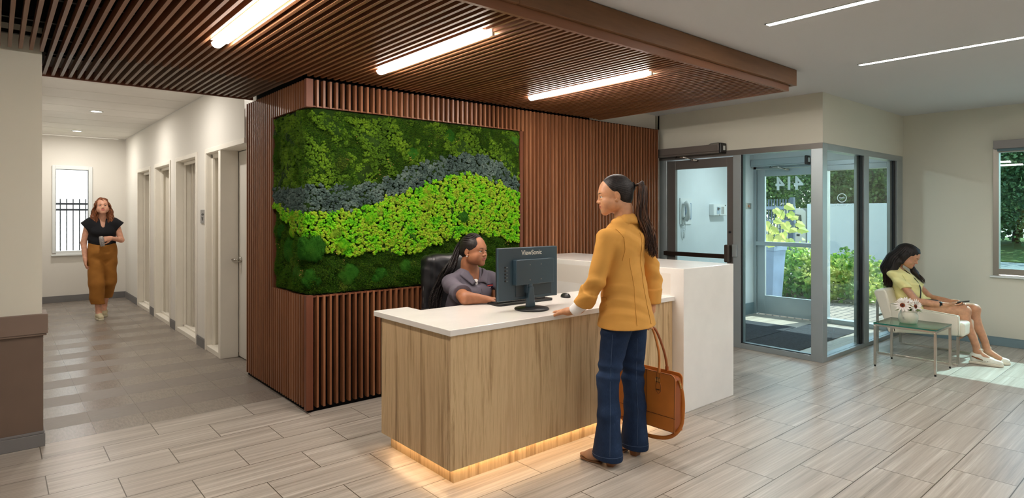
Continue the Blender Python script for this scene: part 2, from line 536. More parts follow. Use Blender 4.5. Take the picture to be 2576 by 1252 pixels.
# ---- corridor right wall with five deep openings
XC = 1.78
ops = [(5.95, 6.757), (6.824, 7.294), (7.745, 8.73), (9.143, 10.113), (10.529, 11.508)]
mb = MB()
prev = 6.757
edges = [(6.757, 6.824)] + [(7.294, 7.745), (8.73, 9.143), (10.113, 10.529), (11.508, 12.81)]
for a, b in edges[1:]:
    mb.box(XC, XC + 0.24, a, b, 0, 2.172)
mb.box(XC, XC + 0.24, 5.96, 12.81, 2.172, 2.95)
mb.box(XC + 0.24, XC + 0.3, 5.96, 12.81, 0, 2.95)
struct('wall_corridor_right', mb, M_['paint_white'])
mb = MB()
for a, b in edges[1:]:
    lo = a + 0.05; hi = b - 0.05 if b < 12 else 12.79
    mb.box(XC - 0.013, XC, lo, hi, 0.0, 0.1).box(XC - 0.009, XC, lo, hi, 0.1, 0.112)
struct('baseboard_corridor_right', mb, M_['base_grey'], bevel=0.002)
frame_m = plain('cream door frame paint', (232, 226, 214), 0.5, var=0.01)
panel_m = plain('cream door paint', (226, 219, 206), 0.55, var=0.01)
for i, (a, b) in enumerate(ops[2:][::-1]):
    fr = MB()
    fr.box(XC - 0.012, XC + 0.02, b, b + 0.05, 0, 2.22).box(XC - 0.012, XC + 0.02, a - 0.05, a, 0, 2.22).box(XC - 0.012, XC + 0.02, a, b, 2.17, 2.22)
    fr.box(XC, XC + 0.18, b - 0.004, b + 0.004, 0, 2.17).box(XC, XC + 0.18, a - 0.004, a + 0.004, 0, 2.17).box(XC, XC + 0.18, a, b, 2.166, 2.172)
    fr.box(XC - 0.004, XC + 0.18, a, b, 0, 0.052)
    fr.box(XC + 0.07, XC + 0.10, b - 0.03, b - 0.004, 0.052, 2.166).box(XC + 0.07, XC + 0.10, a + 0.004, a + 0.03, 0.052, 2.166).box(XC + 0.07, XC + 0.10, a, b, 2.13, 2.166).box(XC + 0.07, XC + 0.10, a, b, 0.052, 0.075)
    d = struct('door_%d' % (i + 1), fr, frame_m, bevel=0.003)
    obj('door_leaf', MB().box(XC + 0.17, XC + 0.21, a, b - 0.14, 0.055, 2.15), panel_m, d)
    obj('door_jamb_panel', MB().box(XC + 0.16, XC + 0.21, b - 0.125, b, 0.055, 2.15), panel_m, d)
    obj('door_gap', MB().box(XC + 0.19, XC + 0.2, b - 0.14, b - 0.125, 0.055, 2.15), M_['gasket'], d)
# double opening nearest the slats: narrow sidelight, mullion and a door with a lever
fr = MB()
fr.box(XC - 0.012, XC + 0.02, 7.294, 7.335, 0, 2.22).box(XC - 0.012, XC + 0.02, 5.93, 7.294, 2.17, 2.22)
fr.box(XC - 0.004, XC + 0.175, 6.745, 6.824, 0, 2.17)
fr.box(XC, XC + 0.18, 7.29, 7.298, 0, 2.17).box(XC - 0.002, XC + 0.18, 6.824, 7.294, 0, 0.052)
fr.box(XC + 0.05, XC + 0.08, 7.25, 7.29, 0.052, 2.16).box(XC + 0.05, XC + 0.08, 6.824, 7.29, 2.12, 2.166)
fr.box(XC, XC + 0.18, 5.93, 7.294, 2.166, 2.173)
d4 = struct('door_4', fr, frame_m, bevel=0.003)
obj('sidelight_panel', MB().box(XC + 0.17, XC + 0.2, 6.824, 7.294, 0.052, 2.166), panel_m, d4)
obj('door_leaf', MB().box(XC + 0.176, XC + 0.22, 5.95, 6.737, 0.012, 2.16), plain('white door paint', (216, 211, 202), 0.5, var=0.01), d4, bevel=0.002)
ly, lz = 6.655, 1.03
lx = XC + 0.176
hd = obj('door_lever', MB().tube([(lx, ly, lz), (lx - 0.022, ly, lz)], 0.03, 20).tube([(lx - 0.02, ly, lz), (lx - 0.05, ly, lz), (lx - 0.06, ly - 0.004, lz), (lx - 0.064, ly + 0.03, lz + 0.002), (lx - 0.064, ly + 0.11, lz - 0.004)], [0.013, 0.012, 0.012, 0.011, 0.009], 12), M_['chrome'], d4, smooth=True)
# ---- the solid block behind the slatted cladding
struct('wall_feature', MB().box(1.84, 6.30, 4.56, 5.9, 0.0, 2.55).box(1.84, 6.30, 4.62, 5.9, 2.55, CEIL), M_['paint_white'])
# ---- entrance vestibule walls
XE, YE = 6.36, 2.62
struct('wall_entry', MB().box(XE, XE + 0.11, YE, 4.62, 2.228, CEIL).box(XE, XE + 0.11, 4.60, 5.9, 0, CEIL), M_['paint_beige'])
struct('wall_entry_side', MB().box(XE + 0.11, 8.87, YE, YE + 0.11, 2.228, CEIL), M_['paint_beige'])
wv = struct('wall_vestibule', MB().box(XE + 0.11, 8.86, 4.60, 4.75, 0, CEIL), M_['paint_vestibule'])
struct('baseboard_vestibule', MB().box(7.9, 8.72, 4.586, 4.60, 0, 0.17), M_['base_blue'], bevel=0.003)
struct('ceiling_vestibule', MB().box(XE + 0.11, 8.72, YE + 0.11, 4.60, 2.50, 2.56), M_['paint_vestibule'])
# street side wall, with the vestibule's outer opening and window 2
y_w0, y_w1 = -1.2, 1.66
mb = MB()
mb.box(XW, XW + 0.2, y_w1 + 0.05, YE + 0.02, 0, CEIL)
mb.box(XW, XW + 0.2, y_w0, y_w1 + 0.05, 0, 0.80).box(XW, XW + 0.2, y_w0, y_w1 + 0.05, 2.27, CEIL)
mb.box(XW, XW + 0.2, -5, y_w0, 0, CEIL)
struct('wall_right', mb, M_['paint_beige'])
struct('wall_vestibule_front', MB().box(8.72, 8.90, YE + 0.02, 4.75, 2.235, CEIL), M_['paint_vestibule'])
struct('baseboard_right', MB().box(XW - 0.014, XW, -5, YE - 0.02, 0, 0.088).box(XW - 0.009, XW, -5, YE - 0.02, 0.088, 0.1), M_['base_blue'], bevel=0.003)
# window 2
w2 = struct('window_2', MB().box(XW - 0.015, XW + 0.07, y_w1 - 0.005, y_w1 + 0.05, 0.80, 2.27).box(XW - 0.015, XW + 0.07, y_w0, y_w0 + 0.05, 0.80, 2.27)
            .box(XW - 0.015, XW + 0.07, y_w0, y_w1, 0.815, 0.882).box(XW - 0.015, XW + 0.07, y_w0, y_w1, 2.205, 2.27)
            .box(XW + 0.0, XW + 0.05, 0.2, 0.26, 0.88, 2.2), plain('champagne window frame', (150, 146, 138), 0.35, 0.6), bevel=0.003)
obj('window_sill', MB().box(XW - 0.04, XW + 0.01, y_w0 - 0.04, y_w1 + 0.075, 0.779, 0.80), M_['white_plastic'], w2, bevel=0.004)
obj('shade_cassette', MB().box(XW - 0.10, XW, y_w0 - 0.05, y_w1 + 0.03, 2.242, 2.335), plain('grey shade cassette', (140, 136, 136), 0.5, 0.2), w2, bevel=0.003)
obj('shade_roll', MB().tube([(XW - 0.05, y_w0, 2.235), (XW - 0.05, y_w1, 2.235)], 0.02, 16), M_['base_blue'], w2, smooth=True)
obj('window_pane', MB().box(XW + 0.02, XW + 0.03, y_w0 + 0.04, y_w1 - 0.005, 0.88, 2.205), glass('tinted pane', (188, 212, 216)), w2)
# walls the photograph does not show, closing the room behind the camera
struct('wall_rear', MB().box(-4.2, 8.9, -5.2, -5.0, 0, CEIL), M_['paint_white'])
struct('wall_far_left', MB().box(-4.2, -4.0, -5, 5.2, 0, CEIL), M_['paint_white'])

# ---- storefront frames (corner of the vestibule)
D = 0.11
fa = MB()
fa.box(XE, XE + D, YE + 0.116, 3.506, 2.17, 2.228)                  # head
fa.box(XE, XE + D, YE + 0.116, 3.506, 0.0, 0.058)                   # sill
fa.box(XE, XE + D, 3.506, 3.598, 0.0, 2.228)                        # jamb between glass and door
fa.box(XE, XE + D, 3.598, 4.60, 2.165, 2.228)                       # head over door
fa.box(XE, XE + D, 4.49, 4.60, 0.0, 2.165)                          # hinge jamb
fa.box(XE, XE + D, YE, YE + 0.116, 0.0, 2.228)                      # corner post
sf = struct('window_3', fa, M_['alu'], bevel=0.003)
obj('head_cover', MB().box(XE - 0.004, XE, YE, 4.60, 2.17, 2.228), M_['alu_dark'], sf)
obj('gasket', MB().box(XE + 0.01, XE + 0.035, 3.494, 3.506, 0.058, 2.17).box(XE + 0.01, XE + 0.035, YE + 0.116, 3.506, 0.056, 0.064), M_['gasket'], sf)
obj('window_pane', MB().box(XE + 0.03, XE + 0.038, YE + 0.116, 3.494, 0.062, 2.17), M_['glass'], sf)
fb = MB()
fb.box(XE + D, 8.72, YE, YE + D, 2.162, 2.228).box(XE + D, 8.72, YE, YE + D, 0.0, 0.042)
fb.box(7.46, 7.60, YE, YE + D, 0.042, 2.162).box(8.52, 8.72, YE, YE + D, 0.042, 2.162)
sf2 = struct('window_4', fb, M_['alu'], bevel=0.003)
obj('gasket', MB().box(7.40, 7.46, YE + 0.02, YE + 0.06, 0.042, 2.162).box(8.46, 8.52, YE + 0.02, YE + 0.06, 0.042, 2.162), M_['gasket'], sf2)
obj('window_pane', MB().box(XE + D + 0.005, 7.40, YE + 0.03, YE + 0.038, 0.042, 2.162).box(7.60, 8.46, YE + 0.03, YE + 0.038, 0.042, 2.162), M_['glass'], sf2)

# ---- inner door
dm = MB()
y0, y1 = 3.602, 4.486
xa, xb = XE + 0.012, XE + 0.056
dm.box(xa, xb, y0, 3.679, 0.012, 2.155).box(xa, xb, 4.37, y1, 0.012, 2.155).box(xa, xb, 3.679, 4.37, 2.047, 2.155).box(xa, xb, 3.679, 4.37, 0.012, 0.29)
dd = struct('door_5', dm, M_['alu_dark'], bevel=0.003)
obj('door_pane', MB().box(xa + 0.016, xa + 0.024, 3.679, 4.37, 0.29, 2.047), M_['glass'], dd)
obj('push_bar', MB().box(xa - 0.065, xa - 0.03, 3.66, 4.50, 0.995, 1.045), plain('dark bronze bar', (62, 50, 44), 0.35, 0.7), dd, bevel=0.004)
obj('bar_bracket', MB().box(xa - 0.06, xa, 4.44, 4.486, 0.99, 1.05).box(xa - 0.07, xa, 3.62, 3.68, 0.955, 1.155), plain('bronze bracket', (92, 84, 78), 0.35, 0.7), dd, bevel=0.012, )
obj('latch_keeper', MB().box(XE - 0.02, XE, 3.545, 3.60, 1.02, 1.16), M_['alu'], dd, bevel=0.003)
obj('lock_cylinder', MB().cyl((xa - 0.012, 3.64, 1.30), (xa, 3.64, 1.30), 0.014), M_['gasket'], dd, smooth=True)
def operator(name, label, x, ya, yb, z0, z1, col):
    t = thing(name, label, 'door operator', (x, (ya + yb) / 2, z0))
    obj('housing', MB().box(x - 0.115, x, ya, yb, z0 + 0.02, z1).box(x - 0.11, x, ya, yb, z0, z0 + 0.02), col, t, bevel=0.006)
    obj('end_cap', MB().box(x - 0.122, x + 0.0, ya - 0.035, ya, z0 - 0.006, z1 + 0.012), M_['black_plastic'], t, bevel=0.012)
    obj('switch', MB().box(x - 0.075, x - 0.04, ya - 0.04, ya - 0.034, z0 + 0.03, z1 - 0.02), M_['white_plastic'], t)
    yc = yb - 0.28
    obj('arm', MB().tube([(x - 0.06, yc, z0 - 0.005), (x - 0.08, yc, z0 - 0.02), (x - 0.16, yc - 0.16, z0 - 0.025), (x - 0.03, yc - 0.22, z0 - 0.055)], 0.009, 8).tube([(x - 0.05, yc - 0.19, z0 - 0.05), (x - 0.02, yc - 0.26, z0 - 0.06)], 0.014, 10), M_['chrome'], t, smooth=True)
    return t
op = operator('door_operator', 'brown metal door opener box with black end cap above the inner glass door', XE, 3.71, 4.582, 2.20, 2.30, plain('bronze opener', (120, 112, 106), 0.4, 0.4))
obj('wire', MB().tube([(XE - 0.03, 3.70, 2.31), (XE - 0.035, 3.76, 2.325), (XE - 0.03, 3.86, 2.322), (XE - 0.01, 3.92, 2.30)], 0.004, 6), M_['grey_plastic'], op, smooth=True)
operator('door_operator', 'pale grey door opener box above the outer door with the house number', 8.72, 3.79, 4.585, 2.20, 2.31, M_['alu'])

# ---- outer door with the house number, and the outer glass beside it
X1 = 8.72
fo = MB()
fo.box(X1, X1 + 0.12, 4.555, 4.60, 0, 2.235).box(X1, X1 + 0.12, YE + D, 4.6, 2.17, 2.235).box(X1, X1 + 0.12, 3.54, 3.62, 0, 2.17)
fo.box(X1, X1 + 0.12, 2.73, 2.80, 0, 2.17).box(X1, X1 + 0.12, 2.80, 3.54, 0, 0.06).box(X1, X1 + 0.12, 2.80, 3.54, 2.10, 2.17)
sf3 = struct('window_5', fo, M_['alu'], bevel=0.003)
obj('window_pane', MB().box(X1 + 0.05, X1 + 0.058, 2.80, 3.54, 0.06, 2.10), M_['glass_clear'], sf3)
do = MB()
xa, xb = X1 + 0.02, X1 + 0.065
do.box(xa, xb, 4.433, 4.55, 0.012, 2.165).box(xa, xb, 3.625, 3.735, 0.012, 2.165).box(xa, xb, 3.735, 4.433, 2.06, 2.165).box(xa, xb, 3.735, 4.433, 0.012, 0.288)
d6 = struct('door_6', do, M_['alu'], bevel=0.003)
obj('middle_rail', MB().box(xa - 0.05, xb, 3.625, 4.55, 1.03, 1.088), M_['alu'], d6, bevel=0.003)
obj('door_pane', MB().box(xa + 0.016, xa + 0.024, 3.735, 4.433, 1.088, 2.06).box(xa + 0.016, xa + 0.024, 3.735, 4.433, 0.288, 1.03), M_['glass_clear'], d6)
kv = NT('frosted vinyl')
tv = kv.n('BsdfTranslucent'); tv.inputs[0].default_value = lin((235, 242, 244))
dv_ = kv.n('BsdfDiffuse'); dv_.inputs[0].default_value = lin((235, 242, 244))
mv_ = kv.n('MixShader'); mv_.inputs[0].default_value = 0.55
kv.l(tv.outputs[0], mv_.inputs[1]); kv.l(dv_.outputs[0], mv_.inputs[2]); kv.l(mv_.outputs[0], kv.out.inputs[0])
vin = kv.m
text_mesh('house_number', '414', 0.27, basis((xa + 0.012, 4.075, 1.935), (0, -1, 0), (0, 0, 1)), vin, d6, 0.0008, mirror=True, bold=0.006)
# no smoking mark on the outer glass, read from outside
ns = MB()
cx, cy_, cz = X1 + 0.048, 3.36, 1.72
for k in range(36):
    a0, a1 = 2 * math.pi * k / 36, 2 * math.pi * (k + 1) / 36
    q = []
    for r_, a_ in ((0.052, a0), (0.052, a1), (0.062, a1), (0.062, a0)):
        q.append((cx, cy_ + r_ * math.cos(a_), cz + r_ * math.sin(a_)))
    ns.add(q, [(0, 1, 2, 3)])
ns.bar((cx, cy_ - 0.038, cz + 0.038), (cx, cy_ + 0.038, cz - 0.038), 0.0008, 0.01, (1, 0, 0))
ns.box(cx, cx + 0.0008, cy_ - 0.035, cy_ + 0.035, cz - 0.005, cz + 0.006)
nm = obj('no_smoking_mark', ns, vin, sf3)
text_mesh('no_smoking_lettering', 'NO SMOKING', 0.042, basis((cx, cy_, cz - 0.10), (0, -1, 0), (0, 0, 1)), vin, nm, 0.0005, mirror=True)

# ---- slatted cladding -------------------------------------------------
PF = 0.0524
cl = thing('slat_cladding', 'long walnut slat screen behind the reception desk, framing the moss panel', 'wall cladding', (4.0, 4.52, 0))
cs = thing('slat_cladding', 'narrow walnut slat screen at the corridor end, facing the passage on the left', 'wall cladding', (1.81, 5.2, 0))
SW = 0.017; SD = 0.055
ZT = 2.535
def slat_front(mb, x, z0, z1): mb.box(x - SW / 2, x + SW / 2, 4.49, 4.49 + SD, z0, z1)
def slat_side(mb, y, z0, z1): mb.box(1.79, 1.79 + SD * 0.78, y - SW / 2, y + SW / 2, z0, z1)
a, b, c = MB(), MB(), MB()
for i in range(42):
    x = 4.026 + PF * i
    if x < 6.27: slat_front(a, x, 0.03, ZT)
obj('slat_panel', a, M_['slat_z'], cl)
x = 4.026 - PF
while x > 1.85:
    slat_front(b, x, 2.325, ZT)
    slat_front(c, x, 0.03, 0.885)
    x -= PF
obj('upper_slat_panel', b, M_['slat_z'], cl)
obj('lower_slat_panel', c, M_['slat_z'], cl)
a, b, c = MB(), MB(), MB()
for i in range(13): slat_side(a, 5.925 - 0.0535 * i, 0.03, ZT)
obj('slat_panel', a, M_['slat_z'], cs)
y = 5.24
while y > 4.56:
    slat_side(b, y, 2.325, ZT); slat_side(c, y, 0.03, 0.885)
    y -= 0.0505
obj('upper_slat_panel', b, M_['slat_z'], cs)
obj('lower_slat_panel', c, M_['slat_z'], cs)
for z0, z1 in ((0.02, 0.89), (2.32, ZT)):
    obj('corner_post', MB().box(1.785, 1.84, 4.485, 4.53, z0, z1), M_['walnut_flat'], cl, bevel=0.002)
obj('jamb_board', MB().box(1.80, 1.838, 5.245, 5.268, 0.88, 2.335), M_['walnut_flat'], cs)
obj('jamb_board', MB().box(3.945, 3.98, 4.50, 4.556, 0.88, 2.335), M_['walnut_flat'], cl)
for z0 in (0.872, 2.326):
    obj('ledge', MB().box(1.80, 1.838, 4.55, 5.245, z0, z0 + 0.01), M_['walnut_flat'], cs)
    obj('ledge', MB().box(1.80, 3.98, 4.50, 4.556, z0, z0 + 0.01), M_['walnut_flat'], cl)
bk = M_['black_soft']
obj('backing', MB().box(1.834, 1.839, 4.562, 5.95, 0.0, 2.55), bk, cs)
obj('backing', MB().box(1.836, 6.27, 4.547, 4.558, 0.0, 2.55), bk, cl)
obj('toe_strip', MB().box(1.81, 6.27, 4.51, 4.547, 0.0, 0.03), bk, cl)
obj('toe_strip', MB().box(1.81, 1.834, 4.54, 5.95, 0.0, 0.03), bk, cs)
clips = MB()
for zc in (0.18, 0.42, 0.66):
    for i in range(0, 36):
        clips.box(1.872 + PF * i, 1.884 + PF * i, 4.532, 4.546, zc, zc + 0.018)
obj('clip', clips, M_['grey_plastic'], cl)['kind'] = 'stuff'

# ---- slatted canopy ---------------------------------------------------
ZC = 2.55
ca_ = thing('slatted_canopy', 'suspended walnut slat ceiling canopy with a deep timber fascia', 'ceiling canopy', (2.2, 4.0, ZC))
near, mid = MB(), MB()
LAMPS = ((1.05, 2.72, 3.96), (2.15, 2.73, 3.96), (3.66, 2.75, 4.0))
x = 5.055
i = 0
while x > -3.4:
    yj = 4.855 + 0.012 * ((i * 7) % 3 - 1)
    ya, yb = 2.41, (yj if 0.255 < x < 1.775 else 4.485 if x > 1 else 4.905)
    cut = [l for l in LAMPS if l[0] - 0.066 < x < l[0] + 0.05]
    if cut:
        near.box(x - 0.0095, x + 0.0095, ya, cut[0][1] - 0.035, ZC, ZC + 0.052)
        ya = cut[0][2] + 0.004
    near.box(x - 0.0095, x + 0.0095, ya, yb, ZC, ZC + 0.052)
    if 0.255 < x < 1.775:
        mid.box(x - 0.0095, x + 0.0095, yj + 0.002, 5.735, ZC + 0.003, ZC + 0.052)
    x -= 0.0525; i += 1
obj('slat_panel', near, M_['slat_y'], ca_)
obj('slat_panel', mid, grain('greyed slat ends', [(0.25, (100, 78, 64)), (0.75, (140, 112, 92))], 'y', 12, rough=0.4, spec=0.5), ca_)
obj('dark_gap_filler', MB().box(1.80, 5.06, 4.598, 4.617, 2.55, 2.735), bk, ca_)  # black filler added over the white wall so the gap reads dark
obj('dark_gap_filler', MB().box(1.826, 1.838, 4.56, 5.76, 2.552, 2.735), bk, ca_)
obj('backing', MB().box(-3.4, 5.09, 2.41, 4.90, 2.70, 2.72).box(0.24, 1.83, 4.90, 5.75, 2.70, 2.72).box(0.235, 0.25, 4.95, 5.75, 2.56, 2.72), bk, ca_)
rails = MB()
for yy in (2.9, 3.4, 3.9, 4.4, 4.8): rails.box(-3.4, 5.06, yy, yy + 0.03, 2.618, 2.64)
rails.box(0.25, 1.8, 5.25, 5.28, 2.618, 2.64)
obj('hanger_rail', rails, plain('black rail', (26, 24, 26), 0.5, 0.4), ca_)
fas = MB().box(-0.9, 2.06, 2.355, 2.385, 2.60, 2.734).box(2.063, 5.20, 2.355, 2.385, 2.60, 2.734).box(5.17, 5.20, 2.385, 4.62, 2.60, 2.734)
obj('fascia_board', fas, M_['beam'], ca_, bevel=0.002)
obj('fascia_return', MB().box(-3.4, 5.12, 2.386, 2.41, 2.548, 2.72).box(5.09, 5.12, 2.41, 4.50, 2.548, 2.72), M_['beam_in'], ca_)
obj('end_trim', MB().box(0.25, 1.79, 5.738, 5.755, 2.545, 2.62), M_['walnut_flat'], ca_)

# ---- lamps in the canopy
def canopy_lamp(label, xc, ya, yb):
    t = thing('linear_lamp', label, 'ceiling lamp', (xc, (ya + yb) / 2, 2.53), 'linear lamps set in the slatted canopy')
    prof = [(-0.036, 2.545)] + [(0.036 * math.sin(a), 2.548 - 0.03 * math.cos(a)) for a in np.linspace(-1.45, 1.45, 9)] + [(0.036, 2.56)]
    mb = MB().prism([(xc - 0.026 + a * 0.92, b) for a, b in prof], ya, yb, axis='y')
    obj('diffuser', mb, M_['lens'], t, smooth=False)
    obj('reflector', MB().box(xc + 0.012, xc + 0.034, ya + 0.01, yb - 0.01, 2.552, 2.56), M_['lens'], t)
    obj('housing', MB().box(xc - 0.062, xc + 0.04, ya, yb, 2.562, 2.60), M_['lamp_body'], t)
    obj('end_bracket', MB().box(xc + 0.004, xc + 0.022, ya - 0.03, ya, 2.53, 2.57), M_['lamp_body'], t)
canopy_lamp('nearest of three glowing linear lamps in the canopy, cut by the top edge', 1.05, 2.72, 3.96)
canopy_lamp('middle glowing linear lamp in the slatted canopy, above the moss panel', 2.15, 2.73, 3.96)
canopy_lamp('farthest of three glowing linear lamps in the canopy, above the standing woman', 3.66, 2.75, 4.0)
# ---- flush lamps in the white ceiling
def flush_lamp(label, xc, ya, yb, group='flush linear lamps in the white ceiling'):
    t = thing('flush_lamp', label, 'ceiling lamp', (xc, yb, CEIL - 0.005), group)
    obj('diffuser', MB().box(xc - 0.024, xc + 0.024, ya, yb, CEIL - 0.004, CEIL + 0.01), M_['lens_white'], t)
    obj('trim_frame', MB().box(xc - 0.03, xc - 0.024, ya, yb + 0.006, CEIL - 0.006, CEIL).box(xc + 0.024, xc + 0.03, ya, yb + 0.006, CEIL - 0.006, CEIL).box(xc - 0.03, xc + 0.03, yb, yb + 0.006, CEIL - 0.006, CEIL), M_['white_plastic'], t)
flush_lamp('thin glowing strip lamp in the white ceiling nearest the timber fascia', 3.81, -2.6, 1.912)
flush_lamp('thin glowing strip lamp in the white ceiling running off the right edge', 5.42, -2.6, 1.94)
# further strips, unseen, added to bring up the room's brightness
flush_lamp('added unseen flush strip lamp beyond the top of the view, near the fascia', 0.6, -3.6, 1.2)
flush_lamp('added unseen flush strip lamp beyond the top of the view, mid room', 2.2, -3.6, 1.2)
flush_lamp('added unseen flush strip lamp outside the view to the far right', 7.2, -3.2, 0.2)
# ---- corridor downlights; the nearest is an unseen extra added to brighten the walls
for yy, lab in ((6.98, 'added unseen downlight at the near end of the corridor, above the canopy edge'), (9.45, 'round recessed downlight in the corridor ceiling, the nearer one'), (11.92, 'round recessed downlight in the corridor ceiling, the farther one')):
    t = thing('downlight', lab, 'downlight', (0.995, yy, 2.82), 'corridor downlights')
    obj('lens', MB().lathe([(0.001, 2.826), (0.058, 2.826)], (0.995, yy, 0)), M_['lens_spot'], t)
    obj('trim_ring', MB().lathe([(0.058, 2.826), (0.058, 2.823), (0.078, 2.823), (0.078, 2.83)], (0.995, yy, 0)), M_['white_plastic'], t, smooth=True)
    ld = bpy.data.lights.new('downlight_beam', 'AREA'); ld.shape = 'DISK'; ld.size = 0.11; ld.energy = 6.5; ld.color = (1, 0.95, 0.88)
    lo = bpy.data.objects.new('beam', ld); COL.objects.link(lo); lo.parent = t
    lo.matrix_parent_inverse = Matrix.Translation(t.location).inverted(); lo.location = (0.995, yy, 2.822)

t = thing('added_ceiling_lamp', 'added unseen lamp brightening the vestibule, hidden by the door head', 'downlight', (7.3, 3.7, 2.49))  # extra lamp added out of view to brighten the vestibule
obj('lens', MB().lathe([(0.001, 2.496), (0.07, 2.496)], (7.3, 3.7, 0)), M_['lens_spot'], t)
obj('trim_ring', MB().lathe([(0.07, 2.496), (0.07, 2.493), (0.09, 2.493), (0.09, 2.5)], (7.3, 3.7, 0)), M_['white_plastic'], t, smooth=True)
ld = bpy.data.lights.new('added_vestibule_beam', 'AREA'); ld.shape = 'DISK'; ld.size = 0.14; ld.energy = 7; ld.color = (0.90, 0.96, 1.0)
lo = bpy.data.objects.new('beam', ld); COL.objects.link(lo); lo.parent = t
lo.matrix_parent_inverse = Matrix.Translation(t.location).inverted(); lo.location = (7.3, 3.7, 2.488)
# ================================================================== RECEPTION DESK
TZ = 0.88
desk = thing('reception_desk', 'oak laminate reception desk with white worktop and glowing toe kick', 'desk', (2.9, 3.1, 0))
poly = [(1.878, 2.72), (3.958, 2.72), (3.958, 3.42), (2.13, 3.42), (2.13, 3.594), (1.878, 3.594)]
obj('worktop', MB().prism(poly, 0.846, TZ), M_['quartz'], desk, bevel=0.003)
obj('front_panel', MB().box(1.895, 3.955, 2.74, 2.765, 0.102, 0.845), M_['laminate'], desk, bevel=0.001)
obj('side_panel', MB().box(1.894, 1.919, 2.766, 3.517, 0.102, 0.845), M_['laminate'], desk, bevel=0.001)
obj('bottom_panel', MB().box(1.92, 3.955, 2.766, 3.28, 0.102, 0.12), M_['laminate'], desk)
obj('pedestal', MB().box(1.92, 2.32, 2.78, 3.38, 0.12, 0.84).box(1.92, 2.1, 3.38, 3.515, 0.12, 0.84), M_['paint_white'], desk)
obj('toe_kick', MB().box(1.958, 3.95, 2.803, 2.82, 0.0, 0.10).box(1.958, 1.975, 2.82, 3.509, 0.0, 0.10), M_['laminate'], desk)
obj('led_strip', MB().box(1.945, 3.94, 2.775, 2.787, 0.094, 0.10).box(1.93, 1.942, 2.80, 3.48, 0.094, 0.10), M_['led_warm'], desk)
cnt = thing('service_counter', 'tall white quartz counter block at the right end of the desk', 'counter', (4.3, 3.5, 0))
obj('counter_body', MB().box(3.96, 4.68, 2.642, 4.48, 0.0, 1.094), M_['quartz'], cnt, bevel=0.004)
obj('inner_panel', MB().box(3.9595, 3.9602, 2.76, 4.10, 0.89, 1.05), plain('cream laminate', (222, 214, 204), 0.5), cnt)

# ---- monitor
mt = thing('computer_monitor', 'slate blue computer monitor seen from behind on the desk', 'monitor', (2.70, 2.97, TZ))
mx0, mx1, my = 2.455, 2.985, 3.02
Mm = Matrix.Rotation(R(0), 3, 'Z')
obj('back_shell', MB().box(mx0, mx1, my - 0.006, my + 0.014, 0.945, 1.288), M_['slate_plastic'], mt, bevel=0.004)
obj('screen_bezel', MB().box(mx0 - 0.001, mx1 + 0.001, my + 0.014, my + 0.022, 0.943, 1.29), M_['black_plastic'], mt, bevel=0.002)
obj('screen', MB().box(mx0 + 0.01, mx1 - 0.01, my + 0.022, my + 0.0235, 0.965, 1.28), M_['mirror_dark'], mt)
hump = obj('rear_housing', MB().box(2.575, 2.915, my - 0.045, my - 0.006, 1.045, 1.21), M_['slate_plastic'], mt, bevel=0.004)
obj('recess_shade_plate', MB().box(2.60, 2.925, my - 0.012, my - 0.006, 0.965, 1.045), plain('painted recess shade', (40, 54, 62), 0.5), mt, bevel=0.003)  # slate darkened to stand for recess shade; the plate itself stands proud
for sx in (2.695, 2.795):
    for sz in (1.075, 1.175): obj('mount_screw', MB().cyl((sx, my - 0.047, sz), (sx, my - 0.044, sz), 0.0035, 10), M_['grey_plastic'], hump)
bt = MB()
for q in range(5): bt.cyl((2.512, my - 0.010, 1.075 + q * 0.022), (2.512, my - 0.006, 1.075 + q * 0.022), 0.006, 12)
obj('control_buttons', bt, M_['black_plastic'], mt)
bt = MB()
for q in range(5): bt.cyl((2.527, my - 0.0075, 1.075 + q * 0.022), (2.527, my - 0.006, 1.075 + q * 0.022), 0.0022, 8)
obj('button_icons', bt, M_['white_plastic'], mt)
text_mesh('lettering', 'ViewSonic', 0.044, basis((2.745, my - 0.0062, 1.252), (1, 0, 0), (0, 0, 1)), plain('silver print', (214, 214, 208), 0.4), mt, 0.0006, bold=0.0008)
obj('stand_neck', MB().prism([(2.672, 0.895), (2.735, 0.895), (2.722, 1.03), (2.684, 1.03)], 2.965, 3.0, axis='y').tube([(2.703, 2.985, 1.02), (2.703, 2.985, 1.05)], 0.016, 14).box(2.675, 2.73, 2.985, my - 0.006, 0.985, 1.05), M_['slate_plastic'], mt, bevel=0.006)
obj('stand_base', MB().lathe([(0.001, TZ), (0.112, TZ), (0.116, TZ + 0.006), (0.112, TZ + 0.012), (0.03, TZ + 0.017), (0.001, TZ + 0.017)], (2.70, 2.965, 0), 48), M_['black_plastic'], mt, smooth=True)

